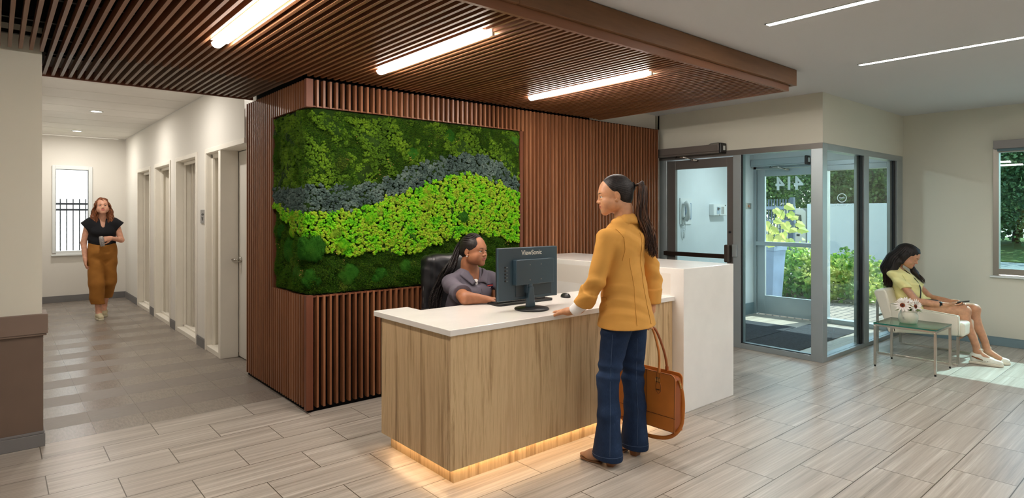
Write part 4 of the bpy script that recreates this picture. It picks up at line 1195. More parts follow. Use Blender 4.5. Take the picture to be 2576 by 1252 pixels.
# ---- head: local frame x = person's right, y = face direction, z = up; origin between the ears at eye height
class Head:
    def __init__(self, c, yaw, pitch=0.0, roll=0.0, s=1.0):
        self.c = vec(c); self.s = s
        E_ = Matrix.Rotation(yaw, 3, 'Z') @ Matrix.Rotation(pitch, 3, 'X') @ Matrix.Rotation(roll, 3, 'Y')
        self.M = np.array(E_)
    def w(self, x, y, z): return self.c + self.M @ (np.array([x, y, z]) * self.s)
    def local(self, P): return ((P - self.c) @ self.M) / self.s
    def build(self, B, neck_to, wide=1.0, smile=0.0, neck_r=0.052):
        s = self.s; M = self.M; w = self.w
        E = lambda c, r, k=0.02, sub=False, A=None: B.ell(w(*c), np.array(r) * s, M if A is None else M @ np.array(A), k * s, sub)
        C = lambda a, b, ra, rb, k=0.015, **kw: B.rc(w(*a), w(*b), ra * s, rb * s, k * s, **kw)
        C((0, -0.03, -0.045), (0, -0.045, -0.10), neck_r / s, neck_r / s, 0.03)
        B.rc(w(0, -0.045, -0.09), neck_to, neck_r, neck_r * 1.12, 0.04)
        E((0, -0.014, 0.032), (0.0735 * wide, 0.096, 0.086), 0.02)
        E((0, 0.034, 0.004), (0.066 * wide, 0.056, 0.082), 0.03)
        E((0, 0.03, -0.052), (0.054 * wide, 0.050, 0.045), 0.03)
        C((0.046 * wide, 0.002, -0.058), (0.012, 0.068, -0.092), 0.021, 0.016, 0.03)
        C((-0.046 * wide, 0.002, -0.058), (-0.012, 0.068, -0.092), 0.021, 0.016, 0.03)
        E((0, 0.074, -0.092), (0.019, 0.017, 0.016), 0.02)
        for sx in (-1, 1):
            E((sx * 0.036 * wide, 0.060, -0.030), (0.024, 0.024, 0.022), 0.02)
            C((sx * 0.040 * wide, 0.070, 0.024), (sx * 0.012, 0.080, 0.022), 0.006, 0.007, 0.025)
            E((sx * 0.040 * wide, 0.040, -0.052), (0.030, 0.036, 0.032), 0.03)
            E((sx * 0.031, 0.102, 0.001), (0.020, 0.016, 0.0125), 0.014, sub=True)
            # eyelids
            E((sx * 0.031, 0.0765, 0.0095), (0.0170, 0.0150, 0.0080), 0.004)
            E((sx * 0.031, 0.0760, -0.0100), (0.0165, 0.0140, 0.0060), 0.004)
            # ear
            E((sx * 0.0750 * wide, -0.010, -0.008), (0.008, 0.016, 0.027), 0.006, A=Matrix.Rotation(-0.2, 3, 'X') @ Matrix.Rotation(sx * 0.25, 3, 'Z'))
            E((sx * 0.0835 * wide, -0.005, -0.003), (0.006, 0.009, 0.015), 0.005, sub=True)
            C((sx * 0.0755 * wide, 0.002, -0.032), (sx * 0.0755 * wide, -0.003, -0.036), 0.008, 0.008, 0.006)
        C((0, 0.080, 0.014), (0, 0.102, -0.023), 0.0062, 0.0078, 0.016)
        E((0, 0.1035, -0.028), (0.0102, 0.0098, 0.0085), 0.010)
        for sx in (-1, 1):
            E((sx * 0.0130, 0.095, -0.032), (0.0075, 0.0095, 0.0075), 0.007)
            E((sx * 0.0065, 0.102, -0.038), (0.0038, 0.005, 0.004), 0.003, sub=True)
        E((0, 0.078, -0.058), (0.030, 0.018, 0.024), 0.018)
        E((0, 0.0935, -0.0530), (0.0215, 0.0085, 0.0056), 0.006)
        E((0, 0.0925, -0.0645), (0.0190, 0.0090, 0.0070), 0.006)
        C((-0.023, 0.086, -0.0585 + smile), (0, 0.1015, -0.0590), 0.0014, 0.0014, 0.004, sub=True)
        C((0.023, 0.086, -0.0585 + smile), (0, 0.1015, -0.0590), 0.0014, 0.0014, 0.004, sub=True)
        return self
    def fine(self, step=0.003):
        r = 0.16 * self.s
        return (self.c - r, self.c + r, step)
    def lips(self, P):
        L = self.local(P)
        return (np.abs(L[:, 0]) < 0.0215) & (L[:, 1] > 0.083) & (((L[:, 2] + 0.0585) / 0.0115) ** 2 + (L[:, 0] / 0.0225) ** 2 < 1)
    def lid(self, B, closed):
        if closed:
            for sx in (-1, 1): B.ell(self.w(sx * 0.031, 0.0765, 0.0), np.array([0.0165, 0.0148, 0.012]) * self.s, self.M, 0.003)
        return self
    def features(self, parent, skin_m, hair_m, iris_m, closed=False, brow=0.0026, lashes=True, look=(0, 0), sdf=None):
        s = self.s; w = self.w
        for sx in (-1, 1):
            if not closed:
                e = obj('eyeball', MB().sphere(w(sx * 0.031, 0.0758, 0.0004), 0.0136 * s, 20, 14, Matrix(self.M.tolist())), EYE_W, parent, smooth=True)
                fc = self.M @ unit((look[0], 1, look[1]))
                c = w(sx * 0.031, 0.0758, 0.0004)
                obj('iris', MB().lathe([(0.0001, 0.0), (0.0056 * s, -0.0010 * s), (0.0058 * s, -0.0028 * s)], c + fc * 0.01395 * s, 18, Vector(fc).to_track_quat('Z', 'Y').to_matrix()), iris_m, e, smooth=True)
                obj('pupil', MB().lathe([(0.0001, 0.0), (0.0026 * s, -0.0002 * s), (0.0026 * s, -0.001 * s)], c + fc * 0.01425 * s, 14, Vector(fc).to_track_quat('Z', 'Y').to_matrix()), M_['black_plastic'], e, smooth=True)
            def snap(p, lift):
                if sdf is None: return p
                q = on_surface(sdf, p, self.M @ np.array([0.0, 1.0, 0.0]), 0.03)
                return p if q is None else q + self.M @ np.array([0, 1.0, 0]) * lift
            if lashes:
                zz = 0.0040 if not closed else -0.0035
                pts = [w(sx * (0.031 + 0.0150 * t), 0.0915 - 0.0040 * t * t * (1.6 if t > 0 else 0.6), zz - 0.0038 * t * t) for t in np.linspace(-1, 1, 9)]
                if closed: pts = [snap(p, 0.0004) for p in pts]
                obj('lashes', MB().tube(pts, [0.0004, 0.0008, 0.0010, 0.0011, 0.0012, 0.0012, 0.0011, 0.0010, 0.0005], 6), HAIR_DARK, parent, smooth=True)
            pts = [snap(w(sx * (0.013 + 0.034 * t), 0.090, 0.0205 + 0.0060 * math.sin(min(t, .8) * 2.3) - 0.003 * t), -0.0004) for t in np.linspace(0, 1, 10)]
            obj('eyebrow', MB().tube(pts, [brow * q for q in (0.7, 1, 1.1, 1.15, 1.1, 1, 0.9, 0.75, 0.55, 0.3)], 6), hair_m, parent, smooth=True)

# ---- hand: grows a palm, four fingers and a thumb on a wrist
def hand(B, wrist, d, n, side, curl=(0.3, 0.3, 0.3, 0.3), thumb=0.4, s=1.0, spread=0.10, base_curl=None, wrist_r=0.025, prox=0.5):
    """d: direction of the fingers, n: back-of-hand normal, side +1 when the thumb lies on n x d"""
    d = unit(d); n = unit(n - np.dot(n, d) * d); t = unit(np.cross(n, d)) * side    # t points to the thumb
    W = vec(wrist)
    k = 0.010 * s
    B.rc(W, W + d * 0.03 * s, wrist_r * s, 0.026 * s, 0.02, flat=(n, 0.62))
    tips = []
    for i, (off, ln, r) in enumerate(((0.030, 0.076, 0.0083), (0.010, 0.085, 0.0086), (-0.010, 0.078, 0.0082), (-0.029, 0.062, 0.0074))):
        off *= s; ln *= s; r *= s
        kn = W + d * (0.088 - 0.004 * abs(i - 1)) * s + t * off
        B.rc(W + d * 0.022 * s + t * off * 0.6, kn, 0.0135 * s, 0.0105 * s, 0.018 * s)
        a = unit(d + t * off / s * spread * 10)
        c = curl[i]
        p = kn
        ang = c * prox
        for seg, (fr, rr) in enumerate(((0.44, 1.0), (0.31, 0.93), (0.25, 0.84))):
            dirv = a * math.cos(ang) - n * math.sin(ang)
            q = p + dirv * ln * fr
            B.rc(p, q, r * rr, r * rr * 0.93, 0.004 * s)
            p = q; ang += c
        tips.append((p, dirv, r))
    b0 = W + d * 0.018 * s + t * 0.020 * s
    td = unit(d * math.cos(thumb + 0.35) + t * math.sin(thumb + 0.35) - n * 0.25)
    b1 = b0 + td * 0.042 * s
    td2 = unit(d * math.cos(thumb) + t * math.sin(thumb) * 0.8 - n * 0.30)
    b2 = b1 + td2 * 0.034 * s
    td3 = unit(d * math.cos(thumb * 0.5) + t * math.sin(thumb * 0.5) * 0.6 - n * 0.3)
    b3 = b2 + td3 * 0.026 * s
    B.rc(b0, b1, 0.0155 * s, 0.0125 * s, 0.014 * s)
    B.rc(b1, b2, 0.0115 * s, 0.0098 * s, 0.006 * s)
    B.rc(b2, b3, 0.0098 * s, 0.0082 * s, 0.003 * s)
    tips.append((b3, td3, 0.009 * s))
    return tips, n

def box_around(pts, pad, step):
    P = np.array([vec(p) for p in pts])
    return (P.min(0) - pad, P.max(0) + pad, step)

def skin_mat(name, c, rough=0.5):
    k = NT(name)
    v = k.coords()
    f = k.noise(v, 30, 4)
    lo = tuple(x * 0.93 for x in c); hi = tuple(min(255, x * 1.05) for x in c)
    k.l(k.ramp(f, [(0.3, lo), (0.7, hi)]), k.b.inputs['Base Color'])
    k.b.inputs['Roughness'].default_value = rough
    k.b.inputs['Subsurface Weight'].default_value = 0.12
    k.b.inputs['Subsurface Scale'].default_value = 0.01
    k.b.inputs['Subsurface Radius'].default_value = (1.0, 0.4, 0.2)
    k.bump(k.noise(v, 400, 2), 0.05, 0.001)
    return k.m
def hair_mat(name, lo, hi, rough=0.5):
    k = NT(name)
    v = k.coords((1, 1, 0.15))
    f = k.noise(v, 90, 3)
    k.l(k.ramp(f, [(0.35, lo), (0.7, hi)]), k.b.inputs['Base Color'])
    k.b.inputs['Roughness'].default_value = rough
    k.b.inputs['Specular IOR Level'].default_value = 0.35
    k.bump(f, 0.35, 0.002)
    return k.m
def cloth(name, c, rough=0.8, var=0.05, weave=600, bump=0.12, spec=0.2):
    return plain(name, c, rough, spec=spec, var=var, vscale=7, bump=bump, bscale=weave)
EYE_W = plain('eye white', (232, 228, 222), 0.2)
IRIS = plain('brown iris', (58, 34, 20), 0.15)
HAIR_DARK = hair_mat('near black hair', (18, 14, 14), (44, 36, 34))
HAIR_BROWN = hair_mat('dark brown hair', (30, 20, 16), (66, 46, 36))
HAIR_TIPS = hair_mat('warm brown hair ends', (58, 36, 24), (120, 80, 54))
HAIR_RED = hair_mat('auburn hair', (84, 46, 26), (156, 92, 54))
SKIN_A = skin_mat('golden brown skin', (202, 146, 106)); LIP_A = plain('rose lips', (176, 96, 84), 0.4)
SKIN_B = skin_mat('deep brown skin', (164, 108, 76)); LIP_B = plain('brown rose lips', (158, 88, 78), 0.4)
SKIN_C = skin_mat('tan skin', (196, 144, 112)); LIP_C = plain('pink lips', (186, 104, 96), 0.4)
SKIN_D = skin_mat('fair skin', (214, 158, 132)); LIP_D = plain('soft lips', (184, 98, 92), 0.4)
NAIL = plain('white nail', (238, 214, 204), 0.3)

def patch(name, sdf, A, B_, C, D, n_, lift, mat, parent, thick=0.003, nu=9, nv=6, bulge=0.0):
    """a cloth flap laid over a surface: quad A B C D snapped to the shape along n_"""
    g = []
    for i in range(nu):
        for j in range(nv):
            u, v = i / (nu - 1), j / (nv - 1)
            p = (vec(A) * (1 - u) + vec(B_) * u) * (1 - v) + (vec(D) * (1 - u) + vec(C) * u) * v
            q = on_surface(sdf, p, n_, 0.12)
            if q is None: q = p
            g.append(q + unit(n_) * (lift + bulge * math.sin(math.pi * v)))
    f = [(i * nv + j, (i + 1) * nv + j, (i + 1) * nv + j + 1, i * nv + j + 1) for i in range(nu - 1) for j in range(nv - 1)]
    mb = MB().add(g, f)
    o = obj(name, mb, mat, parent, smooth=True)
    s = o.modifiers.new('thick', 'SOLIDIFY'); s.thickness = thick; s.offset = 0
    return o
def on_surface(sdf, p, n_, far=0.25):
    """walk from outside towards p along -n_ until the surface is met"""
    p = vec(p); n_ = unit(n_)
    ts = np.linspace(far, -0.08, 260)
    P = p + ts[:, None] * n_
    d = np.full(len(ts), 0.06)
    for q in sdf.p:
        dd_ = sdf.dist(q, P)
        d = -smin(-d, dd_, q['k']) if q['sub'] else smin(d, dd_, q['k'])
    i = np.argmax(d < 0.0)
    return P[i] if d[i] < 0 else None
def seam_line(name, sdf, pts, n_, r_, mat_, parent, lift=0.0015, steps=8):
    out = []
    for a, b in zip(pts[:-1], pts[1:]):
        for t in np.linspace(0, 1, steps, endpoint=False):
            q = on_surface(sdf, vec(a) * (1 - t) + vec(b) * t, n_)
            if q is not None: out.append(q + unit(n_) * lift)
    if len(out) > 2: return obj(name, MB().tube(out, r_, 6), mat_, parent, smooth=True)
# ================================================================== STANDING WOMAN IN THE MUSTARD JACKET
def rot2(yaw):
    c, s = math.cos(yaw), math.sin(yaw)
    return lambda o, x, y, z: vec((o[0] + x * c - y * s, o[1] + x * s + y * c, (o[2] if len(o) > 2 else 0) + z))
pw = thing('person', 'woman standing at the desk in a mustard jacket and dark jeans, holding a tan briefcase', 'person', (2.93, 2.40, 0))
# joints, in metres in the room
LSH, RSH = (2.775, 2.385, 1.365), (3.105, 2.40, 1.385)
LEL, LWR = (2.725, 2.42, 1.115), (2.735, 2.56, 0.930)
REL, RWR = (3.195, 2.36, 1.12), (3.165, 2.345, 0.905)
NECK = (2.945, 2.395, 1.445)
PEL = (2.945, 2.385, 0.90)
LHP, RHP = (2.862, 2.385, 0.86), (3.03, 2.385, 0.86)
LKN, RKN = (2.815, 2.42, 0.48), (3.055, 2.41, 0.47)
LAN, RAN = (2.815, 2.405, 0.115), (3.055, 2.395, 0.115)
YW = R(12)            # body turned a little towards -x
fy = unit((-math.sin(YW), math.cos(YW), 0)); fx = unit((math.cos(YW), math.sin(YW), 0))
hd = Head((2.905, 2.435, 1.628), R(48), R(-9), 0, 1.0)
B = Sdf()
hd.build(B, NECK, smile=0.004, neck_r=0.047)
B.rc((2.945, 2.40, 1.30), PEL, 0.115, 0.125, 0.05, flat=(fy, 0.72))
B.rc(LSH, RSH, 0.05, 0.05, 0.05).rc(NECK, (2.945, 2.40, 1.30), 0.06, 0.10, 0.05, flat=(fy, 0.8))
B.chain([LSH, LEL, LWR], [0.040, 0.031, 0.024], 0.02).chain([RSH, REL, RWR], [0.040, 0.031, 0.024], 0.02)
B.rc(LHP, LKN, 0.068, 0.043, 0.03).rc(RHP, RKN, 0.068, 0.043, 0.03)
B.rc(LKN, LAN, 0.043, 0.030, 0.02).rc(RKN, RAN, 0.043, 0.030, 0.02)
for an, t_ in ((LAN, (2.795, 2.48, 0.050)), (RAN, (3.050, 2.48, 0.050))): B.rc(an, t_, 0.030, 0.022, 0.02)
wl_ = (2.700, 2.625, 0.909)
tipsL, nL = hand(B, wl_, (0.32, 0.94, -0.13), (0, 0, 1), +1, (0.08, 0.05, 0.06, 0.12), 0.45, 0.96, 0.18, wrist_r=0.024)
B.rc(LWR, wl_, 0.025, 0.024, 0.02)
tipsR, nR = hand(B, (3.15, 2.35, 0.885), (-0.08, 0.02, -1), (1, 0.15, 0), +1, (1.15, 1.2, 1.2, 1.2), 0.5, 0.92, 0.02, wrist_r=0.024, prox=0.7)
def cls(C):
    return np.where(hd.lips(C), 1, 0)
fine = [hd.fine(0.0028), (vec(wl_) - 0.05, vec(wl_) + 0.16, 0.003), box_around([(3.15, 2.35, 0.79), (3.15, 2.35, 0.9)], 0.06, 0.003)]
obj_b = skin('body', B, 0.007, [SKIN_A, LIP_A], pw, fine, classify=cls)
hd.features(pw, SKIN_A, HAIR_DARK, IRIS, brow=0.0024, sdf=B)
nm_ = MB()
for p, dv, r_ in tipsL[:4]:
    nm_.sphere(p + dv * 0.003 + nL * r_ * 0.55, (0.0052, 0.0082, 0.0022), 10, 8, Vector(dv).to_track_quat('Y', 'Z').to_matrix())
obj('nails', nm_, NAIL, pw, smooth=True)
# hair pulled back
H = Sdf()
w = hd.w
H.ell(w(0, -0.020, 0.040), (0.0805, 0.0975, 0.087), hd.M, 0.02)
H.ell(w(0, -0.058, -0.012), (0.062, 0.056, 0.070), hd.M, 0.03)
H.rc(w(0, -0.10, 0.035), w(0, -0.118, 0.035), 0.030, 0.020, 0.03)
H.ell(w(0, 0.115, -0.02), (0.12, 0.066, 0.098), hd.M, 0.014, sub=True)            # face stays clear
for sx in (-1, 1):
    H.ell(w(sx * 0.088, 0.008, -0.03), (0.040, 0.042, 0.052), hd.M, 0.010, sub=True)   # and the ears
H.ell(w(0, -0.01, -0.118), (0.09, 0.075, 0.052), hd.M, 0.012, sub=True)
def comb(P):
    L = hd.local(P)
    a = np.arctan2(L[:, 2] - 0.03, np.abs(L[:, 0]) + 0.02)
    return 0.0007 * np.sin(a * 56 + 3 * np.sin(L[:, 1] * 25)) + 0.0005 * np.sin(a * 91 + L[:, 1] * 40)
hr = skin('hair', H, 0.0032, HAIR_DARK, pw, disp=comb)
obj('hair_tie', MB().tube([w(0, -0.108, 0.036), w(0, -0.132, 0.036)], [0.024, 0.024], 16), M_['black_soft'], pw, smooth=True)
# ponytail locks falling over the right shoulder blade
rnd = random.Random(3)
root = Vector(w(0, -0.126, 0.036))
cur_a, cur_b = [], []
mid1, mid2, mid3, end = Vector((2.995, 2.310, 1.615)), Vector((3.005, 2.300, 1.50)), Vector((3.045, 2.280, 1.385)), Vector((3.065, 2.265, 1.255))
for i in range(420):
    a = rnd.uniform(0, 6.283); rr = math.sqrt(rnd.random())
    off = Vector((math.cos(a) * 0.76, math.sin(a) * 0.5, 0)) * rr + Vector((0.65, -0.2, 0)) * 0
    le = rnd.uniform(0.6, 1.04)
    j = lambda s_: Vector((rnd.gauss(0, s_), rnd.gauss(0, s_), rnd.gauss(0, s_)))
    wv_ = rnd.uniform(0, 6.28)
    wob = lambda k: Vector((math.sin(wv_ + k) * 0.008, 0, 0))
    pts = [root + off * 0.014, root + Vector((0.030, -0.040, 0.006)) + off * 0.034, mid1 + Vector((0.012, -0.01, -0.01)) + off * 0.046 + j(0.002), mid2 + off * 0.052 + j(0.003) + wob(1), mid3 + off * 0.050 + j(0.005) + wob(3), mid3.lerp(end, le) + off * (0.050 if le < 0.9 else 0.03) + j(0.008)]
    (cur_a if rnd.random() < 0.6 else cur_b).append(catmull(pts, 5))
tailc = Sdf().chain([root, root + Vector((0.035, -0.04, 0.018)), mid1 + Vector((0.02, -0.01, 0.02)), mid2, mid3, mid3.lerp(end, 0.75)], [0.008, 0.011, 0.018, 0.024, 0.020, 0.006], 0.015, flat=((0.55, -0.83, 0), 0.7))
tl = skin('ponytail', tailc, 0.005, HAIR_BROWN, pw)
strands('hair_locks', cur_a, 0.0026, HAIR_BROWN, tl)['kind'] = 'stuff'
strands('brown_hair_locks', cur_b, 0.0026, HAIR_TIPS, tl)['kind'] = 'stuff'
# jacket
mus = cloth('mustard twill', (210, 154, 76), 0.75, 0.03)
J = Sdf()
J.rc((2.945, 2.385, 1.30), (2.945, 2.39, 1.10), 0.163, 0.138, 0.06, flat=(fy, 0.66))
J.rc((2.945, 2.39, 1.10), (2.945, 2.37, 0.80), 0.136, 0.20, 0.06, flat=(fy, 0.90))
J.rc((2.80, 2.387, 1.368), (3.09, 2.398, 1.385), 0.054, 0.054, 0.05)
J.rc((2.88, 2.39, 1.41), (3.01, 2.395, 1.42), 0.045, 0.045, 0.05)
J.ell((2.945, 2.385, 1.345), (0.175, 0.100, 0.085), None, 0.05)
J.cut((2.945, 2.385, 0.835), (0.05, 0, -1), 0.4)
J.rc(LSH, LEL, 0.060, 0.054, 0.016).rc(LEL, (2.733, 2.53, 0.965), 0.055, 0.050, 0.012, clip=[((2.733, 2.532, 0.962), (0.1, 0.62, -0.78))])
J.rc((2.729, 2.475, 1.045), (2.733, 2.53, 0.965), 0.060, 0.0585, 0.004, clip=[((2.733, 2.532, 0.962), (0.1, 0.62, -0.78)), ((2.727, 2.46, 1.048), (-0.1, -0.62, 0.78))])
J.rc(RSH, REL, 0.059, 0.054, 0.016).rc(REL, (3.172, 2.348, 0.945), 0.055, 0.048, 0.012, clip=[((3.17, 2.348, 0.945), (0, 0, -1))])
J.rc((3.182, 2.352, 1.03), (3.172, 2.348, 0.945), 0.058, 0.056, 0.004, clip=[((3.17, 2.348, 0.945), (0, 0, -1)), ((3.18, 2.35, 1.035), (0, 0, 1))])
J.rc((2.900, 2.380, 1.445), (2.990, 2.380, 1.450), 0.060, 0.060, 0.02)
J.ell(w(0.0, 0.055, -0.14), (0.052, 0.075, 0.05), hd.M, 0.01, sub=True)
def jf(P):
    f1 = folds(0.0060, [((0.5, 0.2, 0.8), 78), ((-0.7, 0.3, 0.6), 52)], 4)(P) * np.clip((P[:, 2] - 0.855) / 0.06, 0, 1)
    # creases gather at the elbows and along the left side of the back
    el = np.exp(-((P - np.array(LEL)) ** 2).sum(1) / 0.010) + np.exp(-((P - np.array(REL)) ** 2).sum(1) / 0.010)
    wa = np.exp(-((P[:, 2] - 1.08) / 0.10) ** 2)
    return f1 * (0.55 + 0.6 * el + 0.5 * wa)
jk = skin('jacket', J, 0.0048, mus, pw, disp=jf, smooth=2)
# stitched seams, collar, pocket flap, cuff lines
seam = plain('dark mustard seam', (176, 120, 40), 0.9)
back = (-0.15, -1, 0)
LF = 0.0035
seam_line('centre_seam', J, [(2.965, 2.30, 1.40), (2.965, 2.30, 1.10), (2.975, 2.3, 0.84)], back, 0.0014, seam, jk, lift=0.0055, steps=14)
seam_line('side_seam', J, [(2.865, 2.30, 1.25), (2.885, 2.30, 1.08), (2.86, 2.30, 0.84)], back, 0.0014, seam, jk, lift=0.0055, steps=14)
seam_line('armhole_seam', J, [(2.80, 2.33, 1.425), (2.825, 2.30, 1.37), (2.832, 2.30, 1.29), (2.82, 2.30, 1.23)], (-0.35, -1, 0.15), 0.0016, seam, jk, lift=0.0055, steps=14)
flapn = (-0.9, -0.55, 0)
fp = [on_surface(J, p, flapn) for p in ((2.80, 2.40, 1.01), (2.80, 2.445, 1.005), (2.80, 2.445, 0.96), (2.80, 2.40, 0.965))]
if all(p is not None for p in fp):
    q = [p + unit(flapn) * 0.004 for p in fp]
    fl_ = obj('pocket_flap', MB().add(q + [p - unit(flapn) * 0.006 for p in q], [(0, 1, 2, 3), (7, 6, 5, 4), (0, 4, 5, 1), (1, 5, 6, 2), (2, 6, 7, 3), (3, 7, 4, 0)]), mus, jk, bevel=0.002)
    obj('flap_stitching', MB().tube([q[0], q[1], q[2], q[3], q[0]], 0.0011, 5), seam, fl_)
CO = Sdf()
CO.chain([(2.862, 2.465, 1.405), (2.866, 2.398, 1.468), (2.903, 2.350, 1.494), (2.955, 2.336, 1.500), (3.009, 2.360, 1.484), (3.022, 2.43, 1.42)], [0.008, 0.012, 0.013, 0.013, 0.012, 0.008], 0.012)
CO.chain([(2.838, 2.465, 1.385), (2.843, 2.386, 1.440), (2.889, 2.330, 1.462), (2.957, 2.316, 1.466), (3.019, 2.342, 1.452), (3.038, 2.43, 1.40)], [0.008, 0.012, 0.013, 0.013, 0.012, 0.008], 0.014)
CO.chain([(2.852, 2.46, 1.395), (2.855, 2.392, 1.455), (2.896, 2.342, 1.478), (2.956, 2.328, 1.483), (3.014, 2.352, 1.468), (3.03, 2.43, 1.41)], [0.009, 0.015, 0.017, 0.017, 0.015, 0.009], 0.02)
skin('collar', CO, 0.003, mus, jk)
obj('collar_seam', MB().tube(catmull([(2.826, 2.465, 1.380), (2.832, 2.378, 1.430), (2.883, 2.317, 1.451), (2.957, 2.302, 1.455), (3.026, 2.33, 1.442), (3.05, 2.43, 1.392)], 6), 0.0015, 5), seam, jk, smooth=True)
# white shirt cuff
C_ = Sdf().rc((2.731, 2.52, 0.975), (2.712, 2.592, 0.915), 0.041, 0.037, 0.01, clip=[((2.712, 2.595, 0.913), (-0.15, 0.75, -0.62))])
skin('shirt_cuff', C_, 0.004, cloth('white shirt', (236, 234, 232), 0.8, 0.01), pw, disp=folds(0.002, [((0, 0.8, -0.6), 120)], 2))
# jeans
T = Sdf()
T.rc((2.875, 2.385, 0.92), (3.01, 2.385, 0.92), 0.080, 0.080, 0.04, flat=(fy, 0.85))
T.ell((2.89, 2.372, 0.85), (0.078, 0.082, 0.08), None, 0.03).ell((3.0, 2.372, 0.85), (0.078, 0.082, 0.08), None, 0.03)
T.rc((2.868, 2.385, 0.83), (2.825, 2.418, 0.50), 0.092, 0.063, 0.018).rc((3.022, 2.385, 0.83), (3.05, 2.405, 0.48), 0.092, 0.064, 0.018)
T.rc((2.825, 2.418, 0.50), (2.815, 2.40, 0.31), 0.063, 0.066, 0.03).rc((2.815, 2.40, 0.31), (2.808, 2.405, 0.06), 0.064, 0.096, 0.03, flat=(fx, 0.84), clip=[((2.81, 2.40, 0.045), (0, 0.12, -1))])
T.rc((3.05, 2.405, 0.48), (3.058, 2.395, 0.31), 0.064, 0.066, 0.03).rc((3.058, 2.395, 0.31), (3.058, 2.40, 0.065), 0.064, 0.092, 0.03, flat=(fx, 0.84), clip=[((3.05, 2.40, 0.05), (0, 0.12, -1))])
def tf(P):
    kn = np.exp(-((P[:, 2] - 0.55) / 0.07) ** 2) + 0.6 * np.exp(-((P[:, 2] - 0.80) / 0.05) ** 2) + 0.4 * np.exp(-((P[:, 2] - 0.35) / 0.08) ** 2)
    return folds(0.0065, [((0.25, 0.1, 1), 95), ((-0.3, 0.3, 1), 70)], 9)(P) * kn
def denim():
    k = NT('dark blue denim')
    v = k.coords()
    a = k.noise(v, 6, 4); b = k.noise(k.coords((1, 1, 0.1)), 500, 2)
    m = k.math('ADD', k.math('MULTIPLY', a, 0.7), k.math('MULTIPLY', b, 0.3))
    k.l(k.ramp(m, [(0.32, (22, 34, 56)), (0.6, (38, 56, 86)), (0.75, (60, 82, 114))]), k.b.inputs['Base Color'])
    k.b.inputs['Roughness'].default_value = 0.85
    k.b.inputs['Specular IOR Level'].default_value = 0.2
    k.bump(b, 0.2, 0.001)
    return k.m
DEN = denim()
jn = skin('jeans', T, 0.005, DEN, pw, disp=tf, smooth=2)
seam_b = plain('denim stitching', (66, 84, 112), 0.9)
seam_line('leg_seam', T, [(2.80, 2.36, 0.80), (2.79, 2.37, 0.50), (2.78, 2.36, 0.30), (2.775, 2.36, 0.05)], (-0.75, -0.66, 0), 0.0015, seam_b, jn)
seam_line('leg_seam', T, [(3.03, 2.36, 0.75), (3.035, 2.37, 0.50), (3.04, 2.36, 0.30), (3.035, 2.36, 0.06)], (-0.75, -0.66, 0), 0.0013, seam_b, jn)
def ring_line(name, sdf, c, z_off, r_, mat_, parent):
    pts = []
    for a in np.linspace(0, 2 * math.pi, 28, endpoint=False):
        n_ = (math.cos(a), math.sin(a), 0)
        q = on_surface(sdf, (c[0], c[1], c[2] - 0.12 * 0 + z_off), n_, 0.13)
        if q is not None: pts.append(q + vec(n_) * 0.0006)
    if len(pts) > 4: obj(name, MB().tube(pts + [pts[0]], r_, 6), mat_, parent, smooth=True)
ring_line('hem_stitching', T, (2.808, 2.403, 0.072), 0, 0.0015, seam_b, jn)
ring_line('hem_stitching', T, (3.058, 2.400, 0.078), 0, 0.0015, seam_b, jn)
# ankle boots
def boot(ax, ay, yaw, parent):
    o = (ax, ay, 0); F_ = rot2(yaw)
    S_ = Sdf()
    S_.rc(F_(o, 0, -0.015, 0.10), F_(o, 0, -0.01, 0.075), 0.044, 0.042, 0.02)
    S_.rc(F_(o, 0, -0.01, 0.075), F_(o, 0, 0.10, 0.035), 0.040, 0.034, 0.04, flat=((0, 0, 1), 0.95))
    S_.rc(F_(o, 0, 0.09, 0.034), F_(o, 0, 0.165, 0.026), 0.036, 0.017, 0.03, flat=((0, 0, 1), 0.7))
    S_.rc(F_(o, 0, -0.03, 0.08), F_(o, 0, -0.03, 0.065), 0.038, 0.036, 0.02)
    S_.cut(F_(o, 0, 0.03, 0.012), (0, 0, -1), 0.3)
    b = skin('boot', S_, 0.004, plain('taupe suede', (172, 134, 108), 0.8, var=0.05, vscale=30), parent)
    Mz = Matrix.Rotation(yaw, 3, 'Z')
    sole = [(-0.030, 0.16), (0.0, 0.184), (0.026, 0.16), (0.037, 0.10), (0.030, 0.03), (-0.032, 0.03), (-0.039, 0.10)]
    obj('sole', MB().prism([tuple(F_(o, a, c, 0)[:2]) for a, c in sole[::-1]], 0.004, 0.013), plain('brown sole', (120, 84, 56), 0.7), b, bevel=0.002)
    hl = MB()
    top = [F_(o, a, c, 0.052) for a, c in ((-0.031, -0.062), (0.031, -0.062), (0.03, 0.0), (-0.03, 0.0))]
    bot = [F_(o, a, c, 0.0) for a, c in ((-0.026, -0.054), (0.026, -0.054), (0.026, -0.012), (-0.026, -0.012))]
    hl.add(bot + top, [(3, 2, 1, 0), (4, 5, 6, 7), (0, 1, 5, 4), (1, 2, 6, 5), (2, 3, 7, 6), (3, 0, 4, 7)])
    obj('heel', hl, plain('stacked heel', (128, 86, 58), 0.6, var=0.1), b, bevel=0.004)
boot(2.812, 2.415, R(14), pw)
boot(3.055, 2.425, R(6), pw)

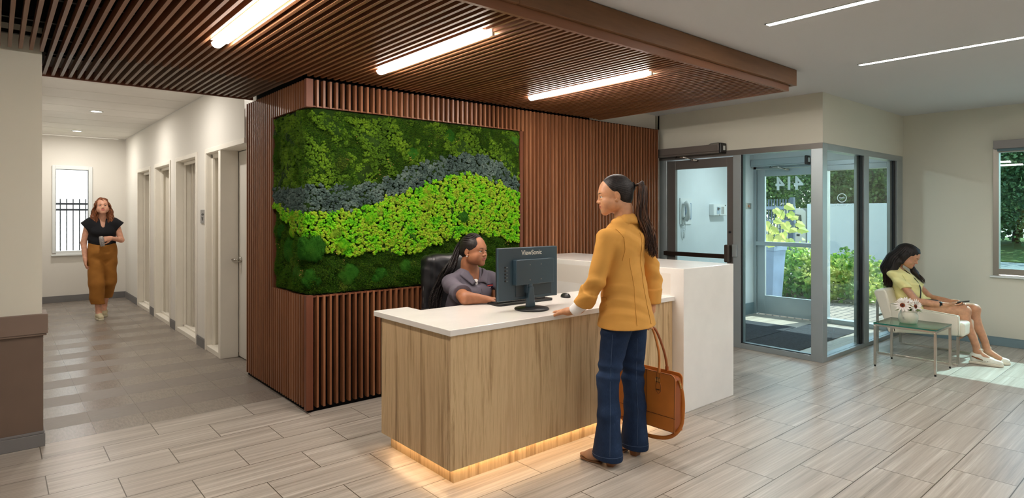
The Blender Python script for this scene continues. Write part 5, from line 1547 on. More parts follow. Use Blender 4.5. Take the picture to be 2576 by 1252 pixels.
# ================================================================== BRIEFCASE HANGING FROM HER RIGHT HAND
bg = thing('briefcase', 'tan leather briefcase hanging from the right hand of the standing woman', 'bag', (3.17, 2.40, 0.17))
bx, by0, by1, bz0, bz1 = 3.165, 2.145, 2.60, 0.185, 0.535
def rr_poly(y0, y1, z0, z1, r, top=True):
    out = [(y0 + 0.004, z0), (y1 - 0.004, z0)]
    for a in np.linspace(0, math.pi / 2, 6): out.append((y1 - r + r * math.cos(a), z1 - r + r * math.sin(a)))
    for a in np.linspace(math.pi / 2, math.pi, 6): out.append((y0 + r + r * math.cos(a), z1 - r + r * math.sin(a)))
    return out
obj('bag_front', MB().prism(rr_poly(by0, by1, bz0, bz1, 0.03), bx - 0.042, bx - 0.034, axis='x'), M_['leather_tan'], bg, bevel=0.002)
obj('bag_back', MB().prism(rr_poly(by0, by1, bz0, bz1, 0.03), bx + 0.034, bx + 0.042, axis='x'), M_['leather_tan'], bg, bevel=0.002)
obj('gusset', MB().prism(rr_poly(by0 + 0.006, by1 - 0.006, bz0 + 0.004, bz1 - 0.02, 0.03), bx - 0.034, bx + 0.034, axis='x'), M_['leather_tan_dark'], bg)
xf = bx - 0.0428
obj('edge_paint', MB().tube([(xf, a, b) for a, b in rr_poly(by0 + 0.002, by1 - 0.002, bz0 + 0.002, bz1 - 0.002, 0.03)] + [(xf, by0 + 0.006, bz0 + 0.002)], 0.0015, 5).tube([(xf, by0, 0.272), (xf, by1, 0.272)], 0.0014, 5).tube([(xf, 2.355, 0.272), (xf, 2.355, bz1)], 0.0013, 5), M_['stitch'], bg)
for cy2 in (2.262, 2.49):
    s_ = obj('handle_tab', MB().prism([(cy2 - 0.012, 0.54), (cy2 - 0.012, 0.47), (cy2 - 0.019, 0.45), (cy2 - 0.019, 0.42), (cy2, 0.398), (cy2 + 0.019, 0.42), (cy2 + 0.019, 0.45), (cy2 + 0.012, 0.47), (cy2 + 0.012, 0.54)][::-1], xf - 0.004, xf, axis='x'), M_['leather_tan'], bg, bevel=0.001)
    obj('tab_stitching', MB().tube([(xf - 0.0045, cy2 - 0.012, 0.53), (xf - 0.0045, cy2 - 0.012, 0.47), (xf - 0.0045, cy2 - 0.018, 0.45), (xf - 0.0045, cy2 - 0.018, 0.422), (xf - 0.0045, cy2, 0.400), (xf - 0.0045, cy2 + 0.018, 0.422), (xf - 0.0045, cy2 + 0.018, 0.45), (xf - 0.0045, cy2 + 0.012, 0.47), (xf - 0.0045, cy2 + 0.012, 0.53)], 0.0012, 5), M_['stitch'], s_)
    obj('buckle', MB().tube([(xf - 0.008, cy2 - 0.015, 0.475), (xf - 0.008, cy2 + 0.015, 0.475), (xf - 0.008, cy2 + 0.015, 0.50), (xf - 0.008, cy2 - 0.015, 0.50), (xf - 0.008, cy2 - 0.015, 0.475)], 0.0024, 6).tube([(xf - 0.010, cy2, 0.475), (xf - 0.010, cy2, 0.503)], 0.0018, 6).tube([(xf - 0.008, cy2 - 0.013, 0.428), (xf - 0.008, cy2 + 0.013, 0.428)], 0.003, 6), M_['brass'], s_)
def handle(xo, mat_):
    pts = [(bx + xo, 2.262, 0.53), (bx + xo * 0.9, 2.262, 0.57), (bx + xo * 0.6, 2.275, 0.66), (bx + xo * 0.3 - 0.012, 2.315, 0.78), (3.140, 2.352, 0.802), (bx + xo * 0.3 - 0.012, 2.392, 0.78), (bx + xo * 0.6, 2.46, 0.66), (bx + xo * 0.9, 2.49, 0.57), (bx + xo, 2.49, 0.53)]
    c = catmull(pts, 6)
    return MB().tube(c, [0.011 if (i < 5 or i > len(c) - 6) else 0.0075 for i in range(len(c))], 10)
obj('handle', handle(-0.043, 0), M_['leather_tan'], bg, smooth=True)
obj('handle', handle(0.043, 0), M_['leather_tan_dark'], bg, smooth=True)
sp_ = catmull([(bx, 2.148, 0.50), (bx - 0.005, 2.118, 0.43), (bx - 0.01, 2.108, 0.33), (bx - 0.01, 2.128, 0.22), (bx - 0.02, 2.20, 0.145), (bx - 0.03, 2.32, 0.118), (bx - 0.03, 2.45, 0.125), (bx - 0.02, 2.56, 0.16), (bx - 0.01, 2.62, 0.23), (bx, 2.628, 0.36), (bx, 2.605, 0.50)], 7)
obj('shoulder_strap', MB().tube(sp_, 0.012, 8, flat=(1, 0, 0)), M_['leather_tan'], bg, smooth=True)
obj('strap_clip', MB().tube([(bx, 2.146, 0.50), (bx - 0.003, 2.134, 0.478), (bx - 0.005, 2.124, 0.455)], 0.006, 8).tube([(bx, 2.604, 0.50), (bx, 2.615, 0.47)], 0.006, 8), M_['brass'], bg, smooth=True)
# ================================================================== RECEPTIONIST AND HER CHAIR
oc = thing('office_chair', 'black padded leather office chair behind the desk under the seated receptionist', 'office chair', (2.80, 3.98, 0))
MC = Matrix.Rotation(R(-8), 4, 'Z')
CC = Vector((2.875, 4.00, 0.03))
def cw(x, y, z): return tuple((MC @ Vector((x, y, z))) + CC)
Sb = Sdf()
bkp = [(0, 0.19, 0.50), (0, 0.235, 0.70), (0, 0.245, 0.90), (0, 0.275, 1.10)]
M3 = np.array(MC.to_3x3())
Sb.rbox(cw(0, 0.225, 0.80), (0.165, 0.022, 0.29), 0.05, M3, 0.03)
Sb.rbox(cw(0, 0.225, 0.98), (0.19, 0.022, 0.10), 0.05, M3, 0.05)
Sb.rc(cw(-0.235, 0.19, 0.60), cw(-0.225, 0.20, 1.02), 0.034, 0.030, 0.02).rc(cw(0.235, 0.19, 0.60), cw(0.225, 0.20, 1.02), 0.034, 0.030, 0.02)
def cf(P):
    L = (P - np.array(CC)) @ M3
    return -0.010 * np.exp(-((np.abs(L[:, 0]) - 0.185) / 0.012) ** 2) - 0.008 * np.exp(-((L[:, 2] - 0.885) / 0.012) ** 2) * (np.abs(L[:, 0]) < 0.18) + 0.0015 * np.sin(L[:, 2] * 60 + L[:, 0] * 40)
obj_cb = skin('backrest', Sb, 0.008, M_['leather_black'], oc, disp=cf)
obj('stitching', MB().tube([cw(-0.262, 0.175, 0.60), cw(-0.256, 0.18, 0.82), cw(-0.248, 0.188, 1.02), cw(-0.22, 0.2, 1.065)], 0.0018, 6), M_['grey_plastic'], obj_cb, smooth=True)
Ss = Sdf().rbox(cw(0, -0.02, 0.47), (0.20, 0.19, 0.012), 0.045, M3)
skin('seat', Ss, 0.01, M_['leather_black'], oc)
for sx in (-1, 1):
    obj('armrest', MB().tube(catmull([cw(sx * 0.27, 0.20, 0.60), cw(sx * 0.285, 0.12, 0.70), cw(sx * 0.285, -0.08, 0.70), cw(sx * 0.27, -0.13, 0.62), cw(sx * 0.24, -0.10, 0.47)], 5), 0.024, 10), M_['leather_black'], oc, smooth=True)
obj('gas_column', MB().cyl(cw(0, 0, 0.10), cw(0, 0, 0.42), 0.028, 16), M_['black_plastic'], oc, smooth=True)
for k in range(5):
    a = k * 2 * math.pi / 5 + 0.3
    lg = obj('base_leg', MB().bar(cw(0.03 * math.cos(a), 0.03 * math.sin(a), 0.095), cw(0.29 * math.cos(a), 0.29 * math.sin(a), 0.075), 0.04, 0.025), M_['black_plastic'], oc, bevel=0.005)
    p = Vector(cw(0.29 * math.cos(a), 0.29 * math.sin(a), 0.03)); t_ = Vector((-math.sin(a), math.cos(a), 0)) * 0.02
    obj('caster', MB().cyl(p - t_, p + t_, 0.03, 16), M_['black_plastic'], lg, smooth=True)

pr_ = thing('person', 'seated receptionist with long braids and a grey polo shirt resting her arms on the desk', 'person', (2.80, 3.85, 0.50))
HX = (2.800, 3.735, 1.232)
hd2 = Head(HX, R(180 + 18), R(-3), R(2), 1.02)
NK2 = (2.812, 3.80, 1.065)
SHL, SHR = (3.005, 3.80, 0.995), (2.625, 3.815, 0.985)       # her left is at +x when she faces -y
EL_R, WR_R = (2.49, 3.42, 0.926), (2.605, 3.35, 0.914)
EL_L, WR_L = (3.03, 3.50, 0.930), (2.865, 3.345, 0.918)
B = Sdf()
hd2.build(B, NK2, wide=1.06, smile=0.002, neck_r=0.050)
B.rc((2.81, 3.82, 0.92), (2.81, 3.88, 0.60), 0.12, 0.14, 0.06, flat=((0, 1, 0), 0.75))
B.rc(SHR, SHL, 0.05, 0.05, 0.05).rc(NK2, (2.81, 3.82, 0.92), 0.062, 0.11, 0.05, flat=((0, 1, 0), 0.8))
B.chain([SHR, EL_R, WR_R], [0.042, 0.044, 0.027], 0.025, bulge=0.003).chain([SHL, EL_L, WR_L], [0.042, 0.044, 0.027], 0.025, bulge=0.003)
B.rc((2.72, 3.86, 0.60), (2.68, 3.50, 0.61), 0.08, 0.06, 0.03).rc((2.90, 3.86, 0.60), (2.93, 3.50, 0.61), 0.08, 0.06, 0.03)
B.rc((2.68, 3.50, 0.60), (2.68, 3.48, 0.14), 0.055, 0.036, 0.03).rc((2.93, 3.50, 0.60), (2.93, 3.48, 0.14), 0.055, 0.036, 0.03)
t1_, n1_ = hand(B, WR_R, (0.97, -0.22, -0.06), (-0.10, 0.05, 1), -1, (0.5, 0.55, 0.6, 0.7), 0.5, 0.98, 0.08, wrist_r=0.027)
t2_, n2_ = hand(B, WR_L, (-0.80, -0.55, -0.10), (0.10, 0.05, 1), +1, (0.25, 0.3, 0.35, 0.4), 0.5, 0.98, 0.08, wrist_r=0.027)
fine = [hd2.fine(0.0026), (vec(WR_R) - 0.06, vec(WR_R) + 0.16, 0.003)]
skin('body', B, 0.007, [SKIN_B, LIP_B], pr_, fine, classify=lambda C: np.where(hd2.lips(C), 1, 0))
hd2.features(pr_, SKIN_B, HAIR_DARK, IRIS, brow=0.0020, look=(0.05, 0.05), sdf=B)
nm_ = MB()
for p, dv, r_ in t1_[:4]: nm_.sphere(p + dv * 0.003 + n1_ * r_ * 0.5, (0.005, 0.008, 0.003), 10, 8, Vector(dv).to_track_quat('Y', 'Z').to_matrix())
obj('nails', nm_, plain('coral nail', (214, 120, 104), 0.3), pr_, smooth=True)
for sx in (-1, 1):
    obj('earring', MB().sphere(hd2.w(sx * 0.087, 0.0, -0.040), 0.0055, 14, 10), plain('bright stud', (240, 240, 235), 0.1, 0.6), pr_, smooth=True)
# cornrows: ridges that run back over the scalp, then braids over the shoulder
H = Sdf()
w = hd2.w
H.ell(w(0, -0.020, 0.038), (0.0785, 0.0965, 0.0845), hd2.M, 0.02)
H.ell(w(0, -0.055, -0.01), (0.070, 0.060, 0.062), hd2.M, 0.03)
for sx in (-1, 1): H.ell(w(sx * 0.047, 0.016, 0.036), (0.0285, 0.046, 0.044), hd2.M, 0.04)
H.ell(w(0, 0.118, -0.008), (0.083, 0.076, 0.112), hd2.M, 0.006, sub=True)
for sx in (-1, 1): H.ell(w(sx * 0.088, 0.006, -0.046), (0.040, 0.034, 0.050), hd2.M, 0.008, sub=True)
H.ell(w(0, -0.03, -0.105), (0.09, 0.09, 0.052), hd2.M, 0.012, sub=True)
def rows(P):
    L = hd2.local(P)
    a = np.arctan2(L[:, 2] + 0.02, L[:, 0])
    return 0.0012 * (np.abs(np.sin(a * 11)) ** 0.7) - 0.0006
hr = skin('hair', H, 0.0030, HAIR_DARK, pr_, disp=rows)
def braid(mb, pts, r):
    c = catmull(pts, 14)
    n = len(c)
    for ph in (0, 2.094, 4.189):
        q = []
        for i, p in enumerate(c):
            t = (c[min(i + 1, n - 1)] - c[max(i - 1, 0)]).normalized()
            u = t.orthogonal().normalized(); v_ = t.cross(u)
            an = i * 0.95 + ph
            q.append(p + (u * math.cos(an) + v_ * math.sin(an * 1.0)) * r * 0.55)
        mb.tube(q, [r * 0.72 * (1 - 0.5 * max(0, (i / n - 0.85) / 0.15)) for i in range(n)], 6)
rnd = random.Random(11)
for k in range(26):
    f = k / 25
    sx = -1 + 2 * f
    st = Vector(w(-0.066 * math.cos(sx * 1.2) * (1 if sx > 0 else 1) * sx, -0.075 - 0.035 * math.cos(sx * 1.4), 0.045 - 0.02 * abs(sx) + rnd.uniform(-.03, .03)))
    side = 2.70 if k < 17 else 2.90
    j = lambda a: Vector((rnd.uniform(-a, a), rnd.uniform(-a, a), rnd.uniform(-a, a)))
    gx = side - 0.045 + rnd.uniform(-0.035, 0.05)
    pts = [st, st + Vector((-0.02 if side < 2.8 else 0.02, 0.03, -0.05)) + j(0.008), Vector((gx - 0.005, 3.835, 1.10)) + j(0.014), Vector((gx - 0.045, 3.90, 1.00)) + j(0.014), Vector((gx - 0.085, 3.925, 0.86)) + j(0.016), Vector((gx - 0.095, 3.925, 0.70)) + j(0.018)]
    mb = MB(); braid(mb, pts, 0.0062)
    obj('braid', mb, HAIR_DARK, hr, smooth=True)
for k in range(13):
    a = -1.25 + 2.5 * k / 12
    c0 = [w(0.072 * math.sin(a * 1.1) * math.sin(th) * 1.06, 0.082 * math.cos(th) - 0.012, 0.036 + 0.088 * math.cos(a) * math.sin(th) * 1.0) for th in np.linspace(0.80 + 0.10 * abs(a), 2.75, 10)]
    mb = MB(); braid(mb, c0, 0.0050); obj('cornrow', mb, HAIR_DARK, hr, smooth=True)
# polo shirt
polo_m = cloth('charcoal purple polo knit', (104, 98, 108), 0.85, 0.03, weave=900, bump=0.25)
P_ = Sdf()
P_.rc((2.812, 3.825, 0.93), (2.812, 3.87, 0.62), 0.168, 0.185, 0.06, flat=((0, 1, 0), 0.72))
P_.rc((2.66, 3.81, 0.985), (2.965, 3.805, 0.990), 0.062, 0.060, 0.06)
P_.rc((2.745, 3.80, 1.028), (2.88, 3.80, 1.03), 0.046, 0.046, 0.05)
P_.ell((2.745, 3.745, 0.90), (0.075, 0.075, 0.085), None, 0.06).ell((2.88, 3.745, 0.90), (0.075, 0.075, 0.085), None, 0.06)
def slv(sh, el, f):
    e = vec(sh) * (1 - f) + vec(el) * f
    d_ = unit(vec(el) - vec(sh))
    P_.rc(sh, e + d_ * 0.03, 0.060, 0.070, 0.035, clip=[(e, d_)])
    P_.rc(e - d_ * 0.028, e + d_ * 0.03, 0.0725, 0.0735, 0.003, clip=[(e + d_ * 0.002, d_), (e - d_ * 0.022, -d_)])
slv(SHR, EL_R, 0.80); slv(SHL, EL_L, 0.80)
P_.rc((2.815, 3.700, 0.985), (2.812, 3.76, 1.10), 0.022, 0.062, 0.006, sub=True)
def pf(P):
    arm = np.exp(-(((P - np.array([2.60, 3.66, 0.95])) ** 2).sum(1)) / 0.02)
    return folds(0.0075, [((0.5, 0.5, 0.8), 48), ((-0.3, 0.8, 0.5), 38)], 12)(P) * (0.45 + 0.9 * arm)
po = skin('polo_shirt', P_, 0.0045, polo_m, pr_, disp=pf, smooth=2)
CO = Sdf()
CO.chain([(2.762, 3.742, 1.035), (2.742, 3.79, 1.062), (2.775, 3.85, 1.082), (2.85, 3.85, 1.082), (2.884, 3.79, 1.062), (2.864, 3.742, 1.035)], [0.007, 0.010, 0.011, 0.011, 0.010, 0.007], 0.01)
skin('collar_band', CO, 0.003, polo_m, po)
patch('collar_flap', P_, (2.735, 3.800, 1.062), (2.806, 3.700, 0.992), (2.752, 3.690, 0.962), (2.688, 3.770, 1.03), (-0.35, -0.8, 0.55), 0.010, polo_m, po, 0.004, bulge=0.004)
patch('collar_flap', P_, (2.890, 3.800, 1.062), (2.826, 3.700, 0.992), (2.880, 3.690, 0.962), (2.940, 3.770, 1.03), (0.35, -0.8, 0.55), 0.010, polo_m, po, 0.004, bulge=0.004)
seam_p = plain('dark polo seam', (66, 62, 70), 0.9)
seam_line('placket_edge', P_, [(2.795, 3.6, 0.985), (2.80, 3.6, 0.86)], (0, -1, 0), 0.0014, seam_p, po)
seam_line('placket_edge', P_, [(2.83, 3.6, 0.985), (2.83, 3.6, 0.86)], (0, -1, 0), 0.0014, seam_p, po)
seam_line('armhole_seam', P_, [(2.655, 3.7, 1.05), (2.665, 3.6, 0.98), (2.68, 3.6, 0.90)], (-0.3, -1, 0.2), 0.0014, seam_p, po)
for zz in (0.90,):
    q = on_surface(P_, (2.815, 3.8, zz), (0, -1, 0))
    if q is not None: obj('button', MB().cyl(q + vec((0, -0.004, 0)), q + vec((0, 0.002, 0)), 0.006, 14), seam_p, po)
tee = Sdf().ell((2.812, 3.752, 0.972), (0.046, 0.036, 0.050), None, 0.01)
skin('undershirt', tee, 0.004, cloth('white tee', (238, 236, 234), 0.8, 0.01), pr_)
# badge on her left chest
q = on_surface(P_, (2.905, 3.80, 0.945), (0.1, -1, 0.05))
if q is not None:
    Mb = basis(q + vec((0.002, -0.003, 0)), (-1, -0.12, 0), (0, -0.25, 1))
    # the badge faces the desk: text plane x runs to her right
    Mb = basis(q + vec((0.0, -0.006, 0)), (1, 0.10, 0), (0, -0.15, 1))
    pl = MB(); pl.box(-0.032, 0.032, -0.018, 0.018, -0.0015, 0.0)
    pl.v = [tuple(Mb @ Vector(p)) for p in pl.v]
    bd = obj('name_badge', pl, plain('navy badge', (34, 36, 70), 0.5), pr_, bevel=0.0005)
    dt = MB()
    for i in range(4):
        c_ = Mb @ Vector((-0.022 + i * 0.0145, 0.006, 0.0))
        c2 = Mb @ Vector((-0.022 + i * 0.0145, 0.006, 0.001))
        dt.cyl(c_, c2, 0.0062, 14)
    obj('badge_dots', dt, plain('coral dots', (226, 92, 82), 0.5), bd)
    text_mesh('badge_lettering', 'Bonvi', 0.013, Mb @ Matrix.Translation((-0.004, -0.009, 0.0004)), plain('white print', (235, 235, 235), 0.5), bd, 0.0003, bold=0.0004)
# trousers and shoes under the desk
T2 = Sdf()
T2.rc((2.72, 3.86, 0.60), (2.68, 3.50, 0.61), 0.092, 0.075, 0.03).rc((2.90, 3.86, 0.60), (2.93, 3.50, 0.61), 0.092, 0.075, 0.03).ell((2.81, 3.88, 0.60), (0.175, 0.11, 0.09), None, 0.04)
T2.rc((2.68, 3.50, 0.60), (2.68, 3.48, 0.12), 0.07, 0.06, 0.03).rc((2.93, 3.50, 0.60), (2.93, 3.48, 0.12), 0.07, 0.06, 0.03)
skin('trousers', T2, 0.012, cloth('black trousers', (34, 34, 38), 0.8), pr_)
for xx in (2.68, 2.93):
    S_ = Sdf().rc((xx, 3.49, 0.055), (xx, 3.34, 0.04), 0.045, 0.036, 0.02).cut((xx, 3.42, 0.002), (0, 0, -1), 0.3)
    skin('shoe', S_, 0.008, M_['black_plastic'], pr_)
# ================================================================== WOMAN ON THE ARMCHAIR WITH A TELEPHONE
ps = thing('person', 'woman in a pale yellow dress with long dark hair sitting in the armchair', 'person', (7.62, 2.0, 0))
XS = 7.62
hd3 = Head((XS, 1.985, 1.045), R(180 + 2), R(-30), 0, 1.0)
NK3 = (XS, 2.105, 0.885)
SL, SR = (XS + 0.17, 2.10, 0.83), (XS - 0.17, 2.10, 0.83)
ER, WR = (XS - 0.215, 1.99, 0.585), (XS - 0.135, 1.775, 0.565)
EL, WL = (XS + 0.215, 1.98, 0.585), (XS + 0.09, 1.765, 0.575)
HPR, HPL = (XS - 0.09, 2.11, 0.50), (XS + 0.09, 2.11, 0.50)
KR, KL = (XS - 0.085, 1.62, 0.515), (XS + 0.075, 1.575, 0.52)
AR, AL = (XS - 0.10, 1.60, 0.115), (XS + 0.06, 1.555, 0.115)
B = Sdf()
hd3.build(B, NK3, smile=-0.001, neck_r=0.046).lid(B, True)
B.rc((XS, 2.105, 0.76), (XS, 2.12, 0.53), 0.11, 0.13, 0.05, flat=((0, 1, 0), 0.75)).rc(SR, SL, 0.045, 0.045, 0.04).rc(NK3, (XS, 2.105, 0.76), 0.055, 0.10, 0.05, flat=((0, 1, 0), 0.8))
B.chain([SR, ER, WR], [0.042, 0.036, 0.024], 0.02, bulge=0.003).chain([SL, EL, WL], [0.042, 0.036, 0.024], 0.02, bulge=0.003)
B.rc(HPR, KR, 0.084, 0.056, 0.03).rc(HPL, KL, 0.084, 0.056, 0.03)
for K_, A_ in ((KR, AR), (KL, AL)):
    K_ = vec(K_); A_ = vec(A_)
    B.rc(K_, A_, 0.052, 0.031, 0.025)
    B.ell(K_ * 0.70 + A_ * 0.30 + vec((0, 0.022, 0)), (0.044, 0.045, 0.11), None, 0.03)
    B.rc(A_, A_ + vec((0, -0.10, -0.06)), 0.033, 0.028, 0.02)
tA, nA = hand(B, WR, (0.42, -0.90, 0.08), (-0.1, 0.0, -1), +1, (0.35, 0.35, 0.4, 0.5), 0.6, 0.93, 0.05, wrist_r=0.024, prox=0.2)
tB, nB = hand(B, WL, (-0.30, -0.94, 0.10), (0.55, -0.1, 0.8), +1, (0.6, 0.6, 0.6, 0.6), 0.5, 0.93, 0.05, wrist_r=0.024)
fine = [hd3.fine(0.003), (vec((XS - 0.20, 1.60, 0.52)), vec((XS + 0.12, 1.80, 0.66)), 0.0035)]
skin('body', B, 0.008, [SKIN_C, LIP_C], ps, fine, classify=lambda C: np.where(hd3.lips(C), 1, 0))
hd3.features(ps, SKIN_C, HAIR_DARK, IRIS, closed=True, brow=0.0022, sdf=B)
w = hd3.w
H = Sdf()
H.ell(w(0, -0.020, 0.040), (0.088, 0.104, 0.092), hd3.M, 0.02).ell(w(0, -0.065, -0.02), (0.085, 0.07, 0.10), hd3.M, 0.03)
H.ell(w(0, 0.118, -0.040), (0.060, 0.086, 0.112), hd3.M, 0.008, sub=True)
H.rc(w(-0.082, 0.006, 0.04), w(-0.086, 0.0, -0.07), 0.020, 0.024, 0.02)
H.rc(w(0.080, 0.012, 0.03), w(0.082, 0.012, -0.07), 0.016, 0.018, 0.02)
for sx in (-1, 1): H.ell(w(sx * 0.082, -0.008, -0.004), (0.026, 0.036, 0.052), hd3.M, 0.02)
HB = catmull([w(0, -0.06, 0.02), w(0, -0.10, -0.06), (XS, 2.155, 0.93), (XS, 2.20, 0.82), (XS, 2.235, 0.72)], 2)
H.rc((XS - 0.02, 2.10, 1.00), (XS - 0.02, 2.165, 0.88), 0.085, 0.082, 0.04).rc((XS - 0.02, 2.165, 0.88), (XS - 0.03, 2.225, 0.74), 0.080, 0.045, 0.04)
H.rc((XS - 0.085, 2.05, 0.98), (XS - 0.095, 2.13, 0.86), 0.034, 0.045, 0.03)
H.rc((XS + 0.088, 1.99, 0.98), (XS + 0.10, 1.975, 0.86), 0.026, 0.028, 0.03).rc((XS + 0.10, 1.975, 0.86), (XS + 0.10, 1.955, 0.78), 0.028, 0.010, 0.03)
def hw(P):
    L = hd3.local(P)
    az = np.arctan2(L[:, 0], L[:, 1] + 0.03)
    return 0.0014 * np.sin(az * 30 + 2 * np.sin(L[:, 2] * 30)) * np.clip(1 - (L[:, 2] - 0.06) / 0.06, 0, 1) + 0.0008 * np.sin(L[:, 0] * 220)
hr = skin('hair', H, 0.004, HAIR_DARK, ps, disp=hw)
rnd = random.Random(5)
cs_ = []
for i in range(170):
    a = rnd.uniform(-1.5, 1.5)
    st = Vector(w(-0.086 * math.sin(a), -0.055 - 0.055 * math.cos(a), rnd.uniform(-0.05, 0.06)))
    ex = XS - 0.03 - 0.09 * math.sin(a) + rnd.gauss(0, 0.01); sp = rnd.uniform(-0.03, 0.045)
    wv = rnd.uniform(0, 6.28)
    pts = [st, Vector((ex * 0.4 + st.x * 0.6, 2.10 + sp * 0.6, 0.97)), Vector((ex, 2.145 + sp + 0.008 * math.sin(wv), 0.89)), Vector((ex, 2.185 + sp + 0.010 * math.sin(wv + 2), 0.81)), Vector((ex, 2.22 + sp * 1.2 + 0.01 * math.sin(wv + 4), 0.74)), Vector((ex, 2.235 + sp * 1.3 + rnd.gauss(0, .01), rnd.uniform(0.66, 0.71)))]
    cs_.append(catmull(pts, 4))
for i in range(130):                                   # locks that start at the parting and fall over the near side
    f = rnd.uniform(-0.085, 0.055)
    wv = rnd.uniform(0, 6.28)
    st = Vector(w(rnd.uniform(-0.02, 0.0), f * 0.8, 0.128 - 0.25 * abs(f)))
    p1 = Vector(w(-0.070, f, 0.085)); p2 = Vector(w(-0.094, f - 0.012, 0.02)); p3 = Vector(w(-0.096, f - 0.035, -0.05))
    yb_ = 2.12 + rnd.uniform(-0.05, 0.06)
    pts = [st, p1, p2, p3, Vector((XS - 0.105, yb_, 0.90)), Vector((XS - 0.11 + 0.012 * math.sin(wv), yb_ + 0.05, 0.83)), Vector((XS - 0.10, yb_ + 0.085 + 0.01 * math.sin(wv + 2), 0.76)), Vector((XS - 0.085, yb_ + 0.10, rnd.uniform(0.68, 0.74)))]
    cs_.append(catmull(pts, 4))
for i in range(36):
    j = rnd.uniform(-0.03, 0.03); k_ = rnd.uniform(-0.025, 0.025)
    st = Vector(w(-0.083, 0.0 + j * 0.8, 0.03))
    cs_.append(catmull([st, Vector((XS + 0.092 + j * .5, 1.985 + k_, 0.96)), Vector((XS + 0.10, 1.975 + k_ * 1.2, 0.87)), Vector((XS + 0.10, 1.955 + k_ + rnd.gauss(0, .008), 0.80)), Vector((XS + 0.10, 1.945 + k_ * .6, rnd.uniform(0.735, 0.77)))], 4))
strands('hair_locks', cs_, 0.0030, HAIR_BROWN, hr, 4)['kind'] = 'stuff'
# dress
yel = cloth('pale yellow cotton', (234, 226, 158), 0.8, 0.03)
Dd = Sdf()
Dd.rc((XS, 2.10, 0.79), (XS, 2.105, 0.60), 0.150, 0.152, 0.05, flat=((0, 1, 0), 0.76)).rc((XS, 2.105, 0.60), (XS, 2.09, 0.51), 0.158, 0.165, 0.05, flat=((0, 1, 0), 0.9))
Dd.rc((XS - 0.14, 2.10, 0.825), (XS + 0.14, 2.10, 0.825), 0.058, 0.058, 0.05).ell((XS, 2.04, 0.745), (0.125, 0.075, 0.07), None, 0.05)
Dd.rc((XS - 0.09, 2.10, 0.50), (XS - 0.088, 1.93, 0.51), 0.095, 0.088, 0.03, clip=[((XS, 1.93, 0.5), (0, -1, 0.2))]).rc((XS + 0.09, 2.10, 0.50), (XS + 0.085, 1.93, 0.51), 0.095, 0.088, 0.03, clip=[((XS, 1.93, 0.5), (0, -1, 0.2))])
for s_, e_ in ((SR, ER), (SL, EL)):
    s_ = vec(s_); e_ = vec(e_); d_ = unit(e_ - s_); m_ = s_ + (e_ - s_) * 0.52
    Dd.rc(s_, m_ + d_ * 0.03, 0.054, 0.062, 0.025, clip=[(m_, d_)]).rc(m_ - d_ * 0.025, m_ + d_ * 0.03, 0.0645, 0.0655, 0.003, clip=[(m_ + d_ * 0.002, d_), (m_ - d_ * 0.022, -d_)])
Dd.rc((XS, 2.02, 0.90), (XS, 2.02, 0.78), 0.045, 0.018, 0.006, sub=True)
dr = skin('dress', Dd, 0.0055, yel, ps, disp=lambda P: folds(0.0080, [((0.2, 0.4, 1), 50), ((0.3, -0.6, 0.7), 38)], 21)(P), smooth=2)
CO = Sdf()
CO.chain([(XS - 0.03, 2.005, 0.835), (XS - 0.062, 2.05, 0.885), (XS - 0.05, 2.125, 0.915), (XS + 0.05, 2.125, 0.915), (XS + 0.062, 2.05, 0.885), (XS + 0.03, 2.005, 0.835)], [0.008, 0.013, 0.013, 0.013, 0.013, 0.008], 0.01)
skin('collar', CO, 0.004, yel, dr)
seam_y = plain('dark yellow seam', (178, 174, 106), 0.9)  # seam lines a deeper yellow than the cotton
seam_line('front_seam', Dd, [(XS - 0.012, 1.9, 0.80), (XS - 0.012, 1.9, 0.60)], (0, -1, 0.1), 0.0016, seam_y, dr)
seam_line('armhole_seam', Dd, [(XS - 0.13, 2.03, 0.88), (XS - 0.14, 2.02, 0.80), (XS - 0.15, 2.03, 0.74)], (-0.8, -0.6, 0.1), 0.0016, seam_y, dr)
# crossbody strap and little bag, watch, phone
obj('bag_strap', MB().tube(catmull([(XS + 0.02, 2.16, 0.915), (XS + 0.045, 2.09, 0.915), (XS + 0.035, 2.02, 0.862), (XS + 0.0, 1.972, 0.79), (XS - 0.045, 1.955, 0.72), (XS - 0.075, 1.965, 0.66), (XS - 0.115, 1.975, 0.60), (XS - 0.13, 1.97, 0.575)], 6), 0.0055, 8), plain('black strap', (24, 22, 24), 0.5), ps, smooth=True)
pb = obj('crossbody_bag', MB().obox((XS - 0.125, 1.895, 0.572), (0.10, 0.16, 0.065), Matrix.Rotation(R(8), 3, 'Z')), plain('black nylon', (28, 27, 30), 0.6, bump=0.2, bscale=50), None, bevel=0.02, seg=4)
tag(pb, 'small black crossbody bag in the lap of the seated woman', 'bag')
wt = vec(WR) * 0.86 + vec(ER) * 0.14
dW = unit(vec(WR) - vec(ER))
obj('wristwatch', MB().tube([wt - dW * 0.010, wt + dW * 0.010], [0.0285, 0.0275], 20), plain('navy watch strap', (34, 44, 64), 0.5), ps, smooth=True)
obj('watch_face', MB().obox(wt + vec((-0.024, -0.006, 0.008)), (0.010, 0.036, 0.032), Matrix.Rotation(R(-25), 3, 'Z')), M_['mirror_dark'], ps, bevel=0.003)
Mp = Matrix.Rotation(R(8), 3, 'Z') @ Matrix.Rotation(R(14), 3, 'X')
sp2 = thing('smartphone', 'black smartphone held in both hands by the woman in the armchair', 'phone', (XS - 0.06, 1.62, 0.58))
pc = Vector((XS - 0.065, 1.655, 0.602))
